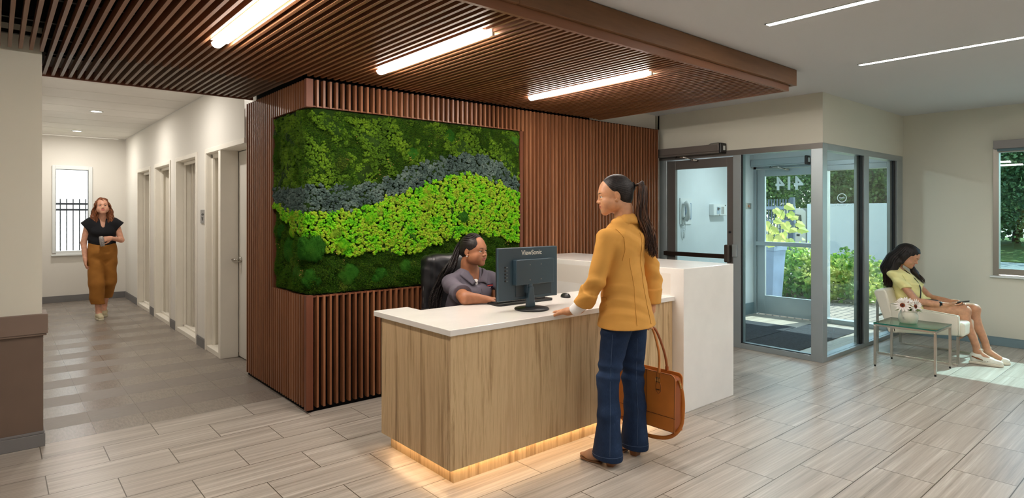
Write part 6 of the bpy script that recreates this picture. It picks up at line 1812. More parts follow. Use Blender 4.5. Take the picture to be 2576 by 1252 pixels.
obj('case', MB().obox(pc, (0.074, 0.152, 0.009), Matrix.Rotation(R(8), 3, 'Z') @ Matrix.Rotation(R(-13), 3, 'X')), M_['black_plastic'], sp2, bevel=0.003)
obj('screen', MB().obox(pc + Vector((0, 0.001, 0.0052)), (0.068, 0.144, 0.001), Matrix.Rotation(R(8), 3, 'Z') @ Matrix.Rotation(R(-13), 3, 'X')), M_['mirror_dark'], sp2)
# lean the seated figure back into the chair: the hips and trunk shift while the feet stay
def sst(a, b, v): t = np.clip((v - a) / (b - a), 0, 1); return t * t * (3 - 2 * t)
def lean(o):
    me = o.data; n = len(me.vertices); co = np.empty(n * 3, np.float32); me.vertices.foreach_get('co', co); co = co.reshape(-1, 3)
    y_, z_ = co[:, 1].copy(), co[:, 2]
    co[:, 1] += 0.09 * sst(0.1, 0.5, z_) + 0.15 * sst(0.56, 1.0, z_) * sst(1.55, 1.95, y_) + 0.03 * sst(1.7, 2.1, y_)
    me.vertices.foreach_set('co', co.ravel()); me.update()
def each(o):
    for c in o.children:
        if c.type == 'MESH': lean(c)
        each(c)
each(ps)
for c in sp2.children: lean(c)
pb.location.y += 0.11
# trainers
wht = plain('cream trainer leather', (234, 230, 218), 0.5, var=0.02, vscale=20)
sol = plain('cream rubber sole', (226, 218, 200), 0.7)
leo = plain('leopard tab', (120, 72, 40), 0.7, var=0.5, vscale=90)
def trainer(ax, ay, yaw):
    F_ = rot2(yaw); o = (ax, ay, 0)
    S_ = Sdf()
    S_.rc(F_(o, 0, -0.035, 0.075), F_(o, 0, -0.03, 0.045), 0.038, 0.040, 0.02).rc(F_(o, 0, -0.01, 0.085), F_(o, 0, 0.08, 0.05), 0.036, 0.034, 0.03).rc(F_(o, 0, 0.06, 0.046), F_(o, 0, 0.165, 0.036), 0.040, 0.030, 0.03, flat=((0, 0, 1), 0.85))
    S_.rc(F_(o, 0, 0.0, 0.11), F_(o, 0, 0.015, 0.10), 0.026, 0.030, 0.02)
    S_.cut(F_(o, 0, 0.05, 0.02), (0, 0, -1), 0.3)
    b = skin('trainer', S_, 0.0045, wht, ps)
    out = [(-0.036, -0.075), (0.036, -0.075), (0.040, 0.0), (0.046, 0.10), (0.034, 0.175), (0.0, 0.202), (-0.034, 0.175), (-0.046, 0.10), (-0.040, 0.0)]
    obj('sole', MB().prism([tuple(F_(o, a, c, 0)[:2]) for a, c in out], 0.001, 0.027), sol, b, bevel=0.006)
    lc = MB()
    for i in range(5):
        y_ = 0.02 + i * 0.022; z_ = 0.118 - i * 0.0115
        lc.tube([F_(o, -0.024, y_ + 0.006, z_ - 0.012), F_(o, 0, y_, z_ + 0.001), F_(o, 0.024, y_ + 0.006, z_ - 0.012)], 0.0028, 6)
    for sx in (-1, 1): lc.tube(catmull([F_(o, 0, 0.015, 0.122), F_(o, sx * 0.018, 0.005, 0.150), F_(o, sx * 0.03, 0.03, 0.145), F_(o, sx * 0.012, 0.03, 0.118)], 5), 0.0026, 6)
    obj('laces', lc, wht, b, smooth=True)
    for sx in (-1, 1):
        obj('side_tab', MB().tube([F_(o, sx * 0.0405, -0.05, 0.078), F_(o, sx * 0.042, 0.0, 0.062), F_(o, sx * 0.0405, 0.04, 0.05)], [0.005, 0.008, 0.003], 6), leo, b, smooth=True)
        q = MB()
        for k in range(2): q.tube([F_(o, sx * 0.0415, 0.055 + k * 0.02, 0.042), F_(o, sx * 0.040, 0.085 + k * 0.014, 0.056)], [0.0042, 0.001], 6)
        obj('side_mark', q, leo, b, smooth=True)
trainer(AR[0], AR[1] - 0.01, R(180 + 4)); trainer(AL[0] + 0.03, AL[1] + 0.01, R(180 - 6))

# ================================================================== WOMAN WALKING UP THE CORRIDOR
pk = thing('person', 'woman walking up the corridor in a black blouse and brown cropped trousers, holding a can', 'person', (1.16, 10.45, 0))
U = lambda x, y, z: (1.17 - x, 10.45 - y, z)          # her right is at -x in the room when she faces -y
hd4 = Head((1.165, 10.40, 1.615), R(180 - 4), R(2), R(3), 1.0)
NK4 = (1.17, 10.46, 1.43)
S4R, S4L = (1.01, 10.48, 1.36), (1.335, 10.46, 1.36)
E4R, W4R = (0.955, 10.50, 1.09), (0.965, 10.42, 0.86)
E4L, W4L = (1.40, 10.44, 1.12), (1.255, 10.285, 1.155)
H4R, H4L = (1.095, 10.47, 0.90), (1.25, 10.47, 0.90)
K4R, K4L = (1.095, 10.40, 0.51), (1.255, 10.52, 0.52)
A4R, A4L = (1.125, 10.42, 0.10), (1.225, 10.74, 0.15)
B = Sdf()
hd4.build(B, NK4, smile=0.010, neck_r=0.046)
B.rc((1.17, 10.47, 1.28), (1.17, 10.47, 0.95), 0.120, 0.115, 0.05, flat=((0, 1, 0), 0.75)).rc(S4R, S4L, 0.048, 0.048, 0.04).rc(NK4, (1.17, 10.47, 1.28), 0.06, 0.10, 0.05, flat=((0, 1, 0), 0.8))
B.chain([S4R, E4R, W4R], [0.046, 0.037, 0.025], 0.02, bulge=0.002).chain([S4L, E4L, W4L], [0.046, 0.037, 0.025], 0.02, bulge=0.002)
B.chain([H4R, K4R, A4R], [0.07, 0.056, 0.036], 0.03).chain([H4L, K4L, A4L], [0.08, 0.056, 0.036], 0.03)
B.rc(A4R, (1.125, 10.33, 0.045), 0.036, 0.03, 0.02).rc(A4L, (1.215, 10.66, 0.05), 0.036, 0.03, 0.02)
hand(B, W4R, (0.05, -0.15, -1), (-1, 0, 0), -1, (0.4, 0.45, 0.5, 0.6), 0.4, 0.98, 0.06, wrist_r=0.027)
hand(B, W4L, (-0.92, -0.30, -0.12), (0.2, -0.95, 0.15), +1, (0.75, 0.75, 0.8, 0.8), 0.5, 0.98, 0.05, wrist_r=0.027, prox=0.6)
fine = [hd4.fine(0.0045), (vec((0.90, 10.30, 0.66)), vec((1.05, 10.5, 0.9)), 0.0045), (vec((1.10, 10.15, 1.05)), vec((1.3, 10.35, 1.2)), 0.0045)]
skin('body', B, 0.011, [SKIN_D, LIP_D], pk, fine, classify=lambda C: np.where(hd4.lips(C), 1, 0))
hd4.features(pk, SKIN_D, HAIR_RED, IRIS, brow=0.0026, sdf=B)
w = hd4.w
H = Sdf()
H.ell(w(0, -0.020, 0.038), (0.084, 0.10, 0.088), hd4.M, 0.02)
H.ell(w(0, 0.118, -0.034), (0.062, 0.082, 0.104), hd4.M, 0.010, sub=True)
H.rc(w(-0.075, -0.01, 0.01), (1.265, 10.43, 1.44), 0.034, 0.042, 0.03).rc((1.265, 10.43, 1.44), (1.285, 10.40, 1.26), 0.042, 0.020, 0.03)
H.rc(w(0.072, -0.01, 0.01), (1.07, 10.44, 1.46), 0.032, 0.036, 0.03).rc((1.07, 10.44, 1.46), (1.09, 10.40, 1.32), 0.036, 0.014, 0.03)
H.rc(w(0, -0.08, 0.0), (1.17, 10.55, 1.42), 0.07, 0.075, 0.03)
hr = skin('hair', H, 0.006, HAIR_RED, pk, disp=lambda P: 0.003 * np.sin(P[:, 0] * 140 + 9 * np.sin(P[:, 2] * 22)) + 0.004 * np.sin(P[:, 2] * 45 + P[:, 0] * 60))
cs_ = []
rnd = random.Random(8)
for i in range(170):
    s_ = rnd.choice((-1, 1, -1)); wv = rnd.uniform(0, 6.28); r_ = rnd.uniform(-1, 1)
    st = Vector(w(0.045 * s_, -0.01 + 0.05 * r_, 0.100))
    bx_ = 1.17 - s_ * (0.095 + 0.03 * r_); ex = bx_ - s_ * 0.015
    zz = 1.26 if s_ < 0 else 1.34
    pts = [st, Vector(w(0.086 * s_, 0.01 + 0.05 * r_, 0.0))] + [Vector((bx_ + 0.012 * math.sin(wv + k * 1.7), 10.41 + 0.03 * r_ + 0.008 * math.cos(wv + k * 1.5), 1.54 - k * (1.54 - zz) / 4 + rnd.uniform(-.01, .01))) for k in range(5)]
    cs_.append(catmull(pts, 3))
strands('hair_locks', cs_, 0.0032, HAIR_RED, hr, 4)['kind'] = 'stuff'
blk = cloth('black crepe', (30, 30, 34), 0.85, 0.05)
Bl = Sdf()
Bl.rc((1.17, 10.465, 1.28), (1.17, 10.465, 1.09), 0.172, 0.165, 0.05, flat=((0, 1, 0), 0.70), clip=[((1.17, 10.4, 1.06), (0, 0, -1))])
Bl.rc((1.04, 10.47, 1.375), (1.30, 10.465, 1.375), 0.060, 0.060, 0.05).ell((1.17, 10.39, 1.24), (0.13, 0.07, 0.07), None, 0.05)
for s_, d_ in ((S4R, unit((-0.75, 0, -0.66))), (S4L, unit((0.75, 0, -0.66)))):
    m_ = vec(s_) + d_ * 0.062
    Bl.rc(vec(s_) - d_ * 0.04, m_ + d_ * 0.03, 0.066, 0.078, 0.04, clip=[(m_, d_)])
Bl.rc(w(0, 0.055, -0.20), w(0, 0.02, -0.10), 0.022, 0.062, 0.008, sub=True).rc((1.17, 10.36, 1.44), (1.17, 10.375, 1.28), 0.05, 0.010, 0.006, sub=True, flat=((0, 1, 0), 1.6))
skin('blouse', Bl, 0.007, blk, pk, disp=folds(0.005, [((0.3, 0, 1), 38)], 3))
tan = cloth('tobacco twill', (156, 104, 46), 0.8, 0.05)
Tr = Sdf()
Tr.ell((1.17, 10.46, 0.93), (0.15, 0.135, 0.14), None, 0.04)
Tr.rc((1.10, 10.467, 1.055), (1.24, 10.467, 1.055), 0.098, 0.098, 0.06, clip=[((1.17, 10.4, 1.085), (0, 0, 1))]).rc((1.11, 10.47, 0.95), (1.235, 10.47, 0.95), 0.118, 0.118, 0.06)
Tr.rc(H4R, K4R, 0.108, 0.098, 0.015).rc(K4R, (1.115, 10.41, 0.20), 0.098, 0.086, 0.03, clip=[((1.11, 10.4, 0.215), (0, 0, -1))])
Tr.rc(H4L, K4L, 0.108, 0.096, 0.015).rc(K4L, (1.235, 10.68, 0.25), 0.096, 0.080, 0.03, clip=[((1.23, 10.65, 0.265), (0, 0, -1))])
tr = skin('trousers', Tr, 0.008, tan, pk, disp=folds(0.006, [((0.4, 0, 1), 30), ((-0.5, 0, 1), 24)], 6))
seam_line('fly_seam', Tr, [(1.17, 10.2, 1.06), (1.175, 10.2, 0.88)], (0, -1, 0), 0.002, plain('dark tobacco seam', (110, 70, 28), 0.9), tr)
for ax, ay, up, yw_ in ((A4R[0], A4R[1] - 0.02, 0.0, R(184)), (A4L[0], A4L[1] - 0.0, 0.0, R(176))):
    F_ = rot2(yw_); o = (ax, ay, up)
    S_ = Sdf()
    S_.rc(F_(o, 0, -0.03, 0.07), F_(o, 0, -0.02, 0.045), 0.036, 0.040, 0.02).rc(F_(o, 0, 0.0, 0.06), F_(o, 0, 0.14, 0.04), 0.042, 0.034, 0.03).cut(F_(o, 0, 0.05, 0.02), (0, 0, -1), 0.3)
    b = skin('canvas_shoe', S_, 0.007, plain('beige canvas', (206, 194, 162), 0.8), pk)
    out = [(-0.038, -0.07), (0.038, -0.07), (0.044, 0.09), (0.03, 0.165), (0.0, 0.18), (-0.03, 0.165), (-0.044, 0.09)]
    obj('sole', MB().prism([tuple(F_(o, a, c, 0)[:2]) for a, c in out], 0.001, 0.026), plain('cream sole', (216, 208, 184), 0.7), b, bevel=0.005)
can = thing('drink_can', 'silver drinks can held by the woman walking in the corridor', 'can', (1.165, 10.235, 1.08))
Mc = Matrix.Rotation(R(-8), 3, 'Y')
obj('can_body', MB().lathe([(0.001, 0), (0.022, 0), (0.029, 0.01), (0.029, 0.125), (0.024, 0.14), (0.001, 0.14)], (1.150, 10.225, 1.045), 24, Mc), plain('grey checked can', (150, 146, 146), 0.35, 0.5, var=0.3, vscale=120), can, smooth=True)
obj('can_top', MB().lathe([(0.0235, 0.138), (0.0235, 0.145), (0.021, 0.145), (0.021, 0.140), (0.001, 0.140)], (1.150, 10.225, 1.045), 24, Mc), M_['chrome'], can, smooth=True)
# ================================================================== MOSS PANEL WRAPPED ROUND THE CORNER
UPB = [(-0.75, 1.74), (-0.19, 1.70), (0.05, 1.72), (0.2, 1.73), (0.5, 1.75), (0.69, 1.80), (0.84, 1.89), (0.98, 1.94), (1.17, 2.0), (1.37, 2.05), (1.56, 2.06), (1.73, 2.04), (1.93, 1.96), (2.09, 1.84), (2.2, 1.71)]
LOB = [(-0.75, 1.62), (-0.32, 1.53), (0.05, 1.51), (0.18, 1.52), (0.43, 1.55), (0.61, 1.62), (0.76, 1.67), (0.98, 1.75), (1.17, 1.81), (1.37, 1.87), (1.56, 1.88), (1.73, 1.84), (1.9, 1.80), (2.09, 1.72), (2.2, 1.62)]
BTB = [(-0.75, 1.60), (-0.41, 1.44), (-0.15, 1.36), (0.05, 1.33), (0.13, 1.23), (0.32, 1.17), (0.54, 1.20), (0.76, 1.18), (0.88, 1.16), (1.05, 1.22), (1.22, 1.25), (1.44, 1.31), (1.56, 1.33), (1.8, 1.30), (1.93, 1.27), (2.11, 1.22), (2.2, 1.19)]
S0, S1, Z0m, Z1m = -0.715, 2.145, 0.90, 2.315
def interp(tab, s): return np.interp(s, [a for a, b in tab], [b for a, b in tab])
def wrap(s, z, h):
    """panel coordinates to the room: s < 0 on the corridor side, s > 0 on the desk side; h lifts off the surface"""
    s = np.asarray(s, float); z = np.asarray(z, float); h = np.asarray(h, float)
    r = 0.07
    cx, cy = 1.79 + r, 4.492 + r
    arc = r * math.pi / 2
    t = np.clip((s + arc / 2) / arc, 0, 1)
    ang = math.pi + t * math.pi / 2                        # from -x facing to -y facing
    nx, ny = np.cos(ang), np.sin(ang)
    x = cx + nx * r; y = cy + ny * r
    x = x + np.maximum(s - arc / 2, 0); y = y + np.maximum(-s - arc / 2, 0)
    return np.stack([x + nx * h, y + ny * h, z], -1), np.stack([nx, ny, np.zeros_like(nx)], -1)
BASE_H = -0.036
rs_ = np.random.RandomState(4)
def moss_mat(name, stops, s1=7, s2=40, mixw=0.6, rough=0.85, bumpk=0.4, bsc=220, spec=0.15):
    k = NT(name)
    v = k.coords(kind='World')
    a = k.noise(v, s1, 3, 0.6); b = k.noise(v, s2, 3, 0.6)
    m = k.math('ADD', k.math('MULTIPLY', a, mixw), k.math('MULTIPLY', b, 1 - mixw))
    k.l(k.ramp(m, stops), k.b.inputs['Base Color'])
    k.b.inputs['Roughness'].default_value = rough
    k.b.inputs['Specular IOR Level'].default_value = spec
    k.bump(k.noise(v, bsc, 4, 0.7), bumpk, 0.006)
    return k.m
LIME = moss_mat('lime reindeer moss', [(0.36, (58, 138, 10)), (0.44, (92, 170, 14)), (0.50, (118, 172, 22)), (0.56, (138, 152, 40)), (0.62, (98, 168, 14)), (0.70, (70, 150, 10))], 9, 30)
GREY = moss_mat('grey green reindeer moss', [(0.35, (46, 60, 57)), (0.5, (70, 88, 82)), (0.65, (96, 112, 105))], 9, 40)
OLIVE = moss_mat('olive reindeer moss', [(0.34, (40, 66, 8)), (0.5, (68, 100, 14)), (0.66, (96, 128, 24))], 6, 36)
SHEET = moss_mat('dark sheet moss', [(0.32, (22, 36, 6)), (0.46, (36, 58, 10)), (0.56, (30, 60, 12)), (0.68, (54, 72, 20))], 5, 120, 0.55, bumpk=0.9, bsc=320)  # dark moss, darkened further so gaps between clumps read as shade
TUFT = moss_mat('moss tufts', [(0.36, (36, 60, 8)), (0.46, (76, 108, 18)), (0.53, (46, 98, 16)), (0.62, (112, 130, 40))], 4, 110, 0.55)
CUSH = moss_mat('cushion moss', [(0.34, (96, 150, 22)), (0.5, (140, 176, 44)), (0.66, (176, 180, 76))], 4, 140, 0.7, bumpk=0.9, bsc=420)
CUSHD = moss_mat('deep green cushion moss', [(0.34, (34, 84, 18)), (0.5, (52, 112, 26)), (0.66, (80, 128, 36))], 4, 140, 0.7, bumpk=0.9, bsc=420)
mp_ = thing('moss_panel', 'preserved moss wall panel in dark green, grey and lime bands above the lower slats', 'moss wall', (2.8, 4.5, 0.88))
def zone(s, z):
    wob = 0.012 * np.sin(s * 31) + 0.01 * np.sin(s * 67 + 1)
    return np.where(z > interp(UPB, s) + wob, 0, np.where(z > interp(LOB, s) + wob, 1, np.where(z > interp(BTB, s) + wob, 2, 3)))
# lumpy bed under everything
def bed_h(s, z):
    return (0.018 * np.sin(s * 14 + 2 * np.sin(z * 9)) * np.sin(z * 13 + 1.5 * np.sin(s * 7)) + 0.008 * np.sin(s * 41 + z * 17) * np.sin(z * 37 - s * 11) + 0.004 * np.sin(s * 97 + 3 * np.sin(z * 60)) * np.sin(z * 103 + 2 * np.sin(s * 50)) + 0.003 * np.sin(s * 231 + z * 90) * np.sin(z * 257 - s * 60))
gs = np.arange(S0, S1 + 0.001, 0.010); gz = np.arange(Z0m - 0.008, Z1m + 0.008, 0.010)
GS, GZ = np.meshgrid(gs, gz, indexing='ij')
edge_ = np.minimum(np.minimum(GS - S0, S1 - GS), np.minimum(GZ - Z0m, Z1m - GZ) + 0.01)
fall = np.clip(edge_ / 0.03, 0, 1)
P, N = wrap(GS.ravel(), GZ.ravel(), (BASE_H + 0.020 + bed_h(GS, GZ)).ravel() * fall.ravel() + (1 - fall.ravel()) * (BASE_H + 0.004))
nz_ = len(gz)
ii, jj = np.meshgrid(np.arange(len(gs) - 1), np.arange(nz_ - 1), indexing='ij')
a = (ii * nz_ + jj).ravel(); q = np.stack([a, a + nz_, a + nz_ + 1, a + 1], -1)
bedo = link('moss_bed', new_mesh_np('moss_bed', P, q, [SHEET]), mp_)
bedo['kind'] = 'stuff'
# balls ------------------------------------------------------------------
def ico(sub):
    bm = bmesh.new(); bmesh.ops.create_icosphere(bm, subdivisions=sub, radius=1.0)
    v = np.array([x.co[:] for x in bm.verts]); f = np.array([[y.index for y in x.verts] for x in bm.faces]); bm.free()
    return v, f
IV, IF = ico(2)
def balls(name, C, Rr, mat, parent, jitter=0.22):
    n = len(C); nv = len(IV)
    rn = 1 + (rs_.rand(n, nv) - 0.5) * jitter * 2
    V = C[:, None, :] + IV[None] * (Rr[:, None] * rn)[..., None]
    Fq = (IF[None] + (np.arange(n) * nv)[:, None, None]).reshape(-1, 3)
    o = link(name, new_mesh_np(name, V.reshape(-1, 3), Fq, [mat]), parent)
    o['kind'] = 'stuff'
    return o
def scatter(step, lo_s=S0 + 0.02, hi_s=S1 - 0.02, lo_z=Z0m + 0.015, hi_z=Z1m - 0.02):
    s = np.arange(lo_s, hi_s, step); z = np.arange(lo_z, hi_z, step * 0.88)
    A, Bz = np.meshgrid(s, z, indexing='ij')
    A = A + (np.arange(len(z)) % 2)[None] * step / 2 + (rs_.rand(*A.shape) - 0.5) * step * 0.75
    Bz = Bz + (rs_.rand(*A.shape) - 0.5) * step * 0.75
    m = (A > lo_s) & (A < hi_s) & (Bz > lo_z) & (Bz < hi_z)
    return A[m], Bz[m]
def clusters(s, z, lift, rcl, rb, nb):
    C = []; Rr = []
    P, N = wrap(s, z, np.zeros_like(s) + BASE_H + lift)
    for k in range(len(s)):
        n_ = N[k]; t1 = np.array([-n_[1], n_[0], 0]); t2 = np.array([0, 0, 1.0])
        rc_ = rcl * rs_.uniform(0.7, 1.25)
        m = rs_.randint(nb[0], nb[1])
        d = rs_.randn(m, 3); d /= np.linalg.norm(d, axis=1)[:, None]
        d[:, 0] = np.abs(d[:, 0])
        C.append(P[k] + (d[:, :1] * n_ * 0.75 + d[:, 1:2] * t1 + d[:, 2:] * t2) * rc_ * rs_.uniform(0.75, 1.0, (m, 1)))
        Rr.append(rb * rs_.uniform(0.7, 1.25, m))
    return np.concatenate(C), np.concatenate(Rr)
s, z = scatter(0.034)
zn = zone(s, z)
C, Rr = clusters(s[zn == 2], z[zn == 2], 0.030, 0.018, 0.0088, (11, 16)); balls('lime_moss', C, Rr, LIME, mp_)
C, Rr = clusters(s[zn == 1], z[zn == 1], 0.026, 0.018, 0.0088, (11, 16)); balls('grey_moss', C, Rr, GREY, mp_)
patch = np.sin(s * 7.3 + 1.2 * np.sin(z * 9)) * np.sin(z * 8.1 + 1.3 * np.sin(s * 6)) + 0.35 * np.sin(s * 23 + z * 19)
m = (zn == 0) & (patch + 0.5 * np.sin(s * 37 + 3 * np.sin(z * 29)) * np.sin(z * 41 + 2) > -0.42)
C, Rr = clusters(s[m], z[m], 0.020, 0.018, 0.0085, (10, 14)); balls('olive_moss', C, Rr, OLIVE, mp_)
# tufts over the sheet moss: short random blades
s, z = rs_.uniform(S0 + 0.01, S1 - 0.01, 230000), rs_.uniform(Z0m, Z1m - 0.005, 230000)
zn = zone(s, z)
patch = np.sin(s * 7.3 + 1.2 * np.sin(z * 9)) * np.sin(z * 8.1 + 1.3 * np.sin(s * 6)) + 0.35 * np.sin(s * 23 + z * 19)
m = (zn == 3) | ((zn == 0) & (patch < 0.0))
s, z = s[m], z[m]
fade = np.clip(np.minimum(np.minimum(s - S0, S1 - s), np.minimum(z - Z0m + 0.01, Z1m - z + 0.01)) / 0.03, 0, 1)
h = BASE_H + 0.004 + (0.016 + bed_h(s, z)) * fade
P, N = wrap(s, z, h)
n = len(s)
d = N * rs_.uniform(0.5, 1.2, (n, 1)) + rs_.randn(n, 3) * 0.55; d /= np.linalg.norm(d, axis=1)[:, None]
wv = np.cross(d, rs_.randn(n, 3)); wv /= np.linalg.norm(wv, axis=1)[:, None]
L = rs_.uniform(0.010, 0.022, (n, 1)); Wd = rs_.uniform(0.0013, 0.0028, (n, 1))
V = np.stack([P - wv * Wd, P + wv * Wd, P + d * L], 1).reshape(-1, 3)
t_ = link('sheet_moss_tufts', new_mesh_np('sheet_moss_tufts', V, np.arange(3 * n).reshape(-1, 3), [TUFT], smooth=False), mp_)
t_['kind'] = 'stuff'
# cushions: fuzzy domes
CU = [(0.72, 1.62, 0.038, 0), (0.59, 1.53, 0.042, 0), (0.5, 1.47, 0.048, 1), (1.07, 1.59, 0.048, 1), (1.19, 1.67, 0.038, 0), (1.06, 1.71, 0.043, 1), (1.44, 1.48, 0.060, 2), (0.91, 1.31, 0.038, 2), (0.72, 1.28, 0.043, 1), (0.98, 1.24, 0.038, 0), (0.28, 1.26, 0.055, 1), (0.22, 1.36, 0.048, 0), (1.74, 1.62, 0.045, 1), (2.04, 1.70, 0.038, 0), (2.01, 1.60, 0.035, 1), (1.73, 1.71, 0.038, 0), (-0.25, 1.49, 0.055, 1), (-0.28, 1.37, 0.043, 1), (0.02, 1.25, 0.10, 2), (-0.34, 1.22, 0.09, 2), (-0.52, 1.36, 0.06, 2), (0.34, 1.03, 0.09, 2), (0.05, 1.02, 0.08, 2), (-0.2, 1.05, 0.09, 2), (0.62, 1.0, 0.08, 2), (0.85, 1.06, 0.06, 2), (2.06, 2.22, 0.08, 2), (0.92, 2.02, 0.07, 2), (1.30, 2.20, 0.07, 2)]
BV, BF = ico(4)
for k, (s_, z_, r_, t__) in enumerate(CU):
    P1, N1 = wrap([s_], [z_], [BASE_H + (0.026 if t__ < 2 or 1.2 < z_ < 1.6 else 0.002)])
    n_ = N1[0]; T1 = np.array([-n_[1], n_[0], 0]); UP = np.array([0, 0, 1.0])
    dpt = min(r_ * 0.55, 0.036)
    low = (0.10 * np.sin(BV[:, 1] * 5 + k) * np.sin(BV[:, 2] * 4 + 2 * k) + 0.05 * np.sin(BV[:, 1] * 13 + BV[:, 2] * 9 + k))
    rn = 1 + low + (rs_.rand(len(BV)) - 0.5) * 0.05
    fr_ = lambda L3: P1[0] + L3[:, :1] * n_ * dpt + L3[:, 1:2] * T1 * r_ + L3[:, 2:] * UP * r_
    mt_ = CUSHD if t__ == 2 else CUSH if t__ == 0 else LIME
    co_ = link('moss_cushion', new_mesh_np('moss_cushion', fr_(BV * rn[:, None]), BF, [mt_]), mp_)
    nb_ = int(r_ * r_ * 900000)
    pk_ = rs_.randint(0, len(BV), nb_)
    d0 = BV[pk_] + rs_.randn(nb_, 3) * 0.04; d0[:, 0] = np.abs(d0[:, 0])
    C0 = fr_(d0 * rn[pk_][:, None] * 0.985)
    dw = d0[:, :1] * n_ + d0[:, 1:2] * T1 + d0[:, 2:] * UP + rs_.randn(nb_, 3) * 0.45; dw /= np.linalg.norm(dw, axis=1)[:, None]
    ww = np.cross(dw, rs_.randn(nb_, 3)); ww /= np.linalg.norm(ww, axis=1)[:, None] + 1e-9
    V = np.stack([C0 - ww * 0.0011, C0 + ww * 0.0011, C0 + dw * rs_.uniform(0.004, 0.008, (nb_, 1))], 1).reshape(-1, 3)
    link('cushion_pile', new_mesh_np('cushion_pile', V, np.arange(3 * nb_).reshape(-1, 3), [mt_], smooth=False), co_)['kind'] = 'stuff'
# dry twigs and bleached flecks among the moss
fl = MB()
for k in range(26):
    s_, z_ = rs_.uniform(-0.6, 2.0), rs_.uniform(0.95, 2.25)
    P1, N1 = wrap([s_], [z_], [0.004])
    for q in range(rs_.randint(2, 6)):
        c_ = P1[0] + rs_.randn(3) * np.array([0.012, 0.003, 0.02]); e_ = c_ + rs_.randn(3) * 0.006
        fl.tube([c_, e_], [0.0022, 0.001], 5)
obj('dry_fleck', fl, plain('dry straw fleck', (196, 150, 84), 0.8), mp_)['kind'] = 'stuff'
# ================================================================== OUTSIDE
def ground_mat(name, lo, hi, sc, bump=0.3):
    k = NT(name); v = k.coords(kind='World'); f = k.noise(v, sc, 5, 0.65)
    k.l(k.ramp(f, [(0.35, lo), (0.65, hi)]), k.b.inputs['Base Color']); k.b.inputs['Roughness'].default_value = 0.95
    k.b.inputs['Specular IOR Level'].default_value = 0.1
    k.bump(f, bump, 0.02); return k.m
def paver_mat():
    k = NT('clay paver')
    v = k.coords(kind='World')
    b = k.n('TexBrick'); b.inputs['Color1'].default_value = lin((150, 138, 126)); b.inputs['Color2'].default_value = lin((126, 116, 108)); b.inputs['Mortar'].default_value = lin((62, 60, 60))
    b.inputs['Scale'].default_value = 1.0; b.inputs['Mortar Size'].default_value = 0.009; b.inputs['Brick Width'].default_value = 0.22; b.inputs['Row Height'].default_value = 0.11
    k.l(v, b.inputs['Vector']); k.l(b.outputs['Color'], k.b.inputs['Base Color']); k.b.inputs['Roughness'].default_value = 0.9
    k.bump(b.outputs['Fac'], -0.5, 0.01); return k.m
grass_m = ground_mat('lawn grass', (88, 104, 50), (128, 138, 80), 22, 0.25)
conc_m = ground_mat('pale concrete', (196, 192, 182), (216, 212, 204), 6, 0.1)
road_m = ground_mat('asphalt street', (150, 148, 146), (170, 168, 164), 12, 0.1)
struct('entrance_path', MB().box(8.92, 14.6, -8, 5.0, -0.1, -0.004), paver_mat())
struct('path_edge', MB().box(14.6, 15.6, -8, 14, -0.12, 0.01), conc_m)
def slope(x0, z0, x1, z1, ya=-14, yb=30): return MB().add([(x0, ya, z0), (x1, ya, z1), (x1, yb, z1), (x0, yb, z0), (x0, ya, z0 - .3), (x1, ya, z1 - .3), (x1, yb, z1 - .3), (x0, yb, z0 - .3)], [(0, 1, 2, 3), (7, 6, 5, 4), (0, 4, 5, 1), (1, 5, 6, 2), (2, 6, 7, 3), (3, 7, 4, 0)])
struct('lawn', slope(15.6, -0.01, 21.0, -0.55), grass_m)
struct('planting_bed', MB().box(8.92, 14.6, 5.0, 30, -0.1, 0.0), ground_mat('mulch', (70, 54, 42), (104, 84, 66), 20))
struct('footpath', slope(21.0, -0.55, 22.6, -0.60), conc_m)
struct('verge', slope(22.6, -0.60, 24.6, -0.72), grass_m)
struct('street', slope(24.6, -0.80, 36, -0.80), road_m)
struct('far_lawn', slope(36, -0.76, 60, -0.4), grass_m)
struct('entrance_soffit', MB().box(8.92, 9.9, 1.9, 5.4, 2.335, 2.50), M_['paint_vestibule'])
struct('lawn_rear', MB().box(-6, 8.0, 13.05, 24, -0.15, -0.02), grass_m)

# leaves -----------------------------------------------------------------
rl = np.random.RandomState(12)
def leaf_mat(name, stops, trans=0.35):
    k = NT(name)
    v = k.coords(kind='World'); f = k.noise(v, 7, 2)
    g = k.noise(v, 1.3, 2)
    c = k.ramp(k.math('ADD', k.math('MULTIPLY', f, 0.5), k.math('MULTIPLY', g, 0.5)), stops)
    k.l(c, k.b.inputs['Base Color']); k.b.inputs['Roughness'].default_value = 0.5
    tr = k.n('BsdfTranslucent'); k.l(c, tr.inputs[0])
    mx = k.n('MixShader'); mx.inputs[0].default_value = trans
    k.l(k.b.outputs[0], mx.inputs[1]); k.l(tr.outputs[0], mx.inputs[2]); k.l(mx.outputs[0], k.out.inputs[0])
    return k.m
LEAF_TREE = leaf_mat('tree leaf', [(0.35, (34, 62, 26)), (0.5, (70, 104, 40)), (0.62, (120, 150, 66))])
LEAF_TREE2 = leaf_mat('blue green tree leaf', [(0.35, (44, 70, 44)), (0.5, (84, 112, 66)), (0.65, (150, 172, 110))])
LEAF_SHRUB = leaf_mat('broad shrub leaf', [(0.36, (48, 96, 36)), (0.5, (110, 154, 62)), (0.6, (196, 204, 110)), (0.7, (226, 218, 140))], 0.45)
BARK = plain('tree bark', (70, 58, 48), 0.9, var=0.25, bump=0.6, bscale=30)
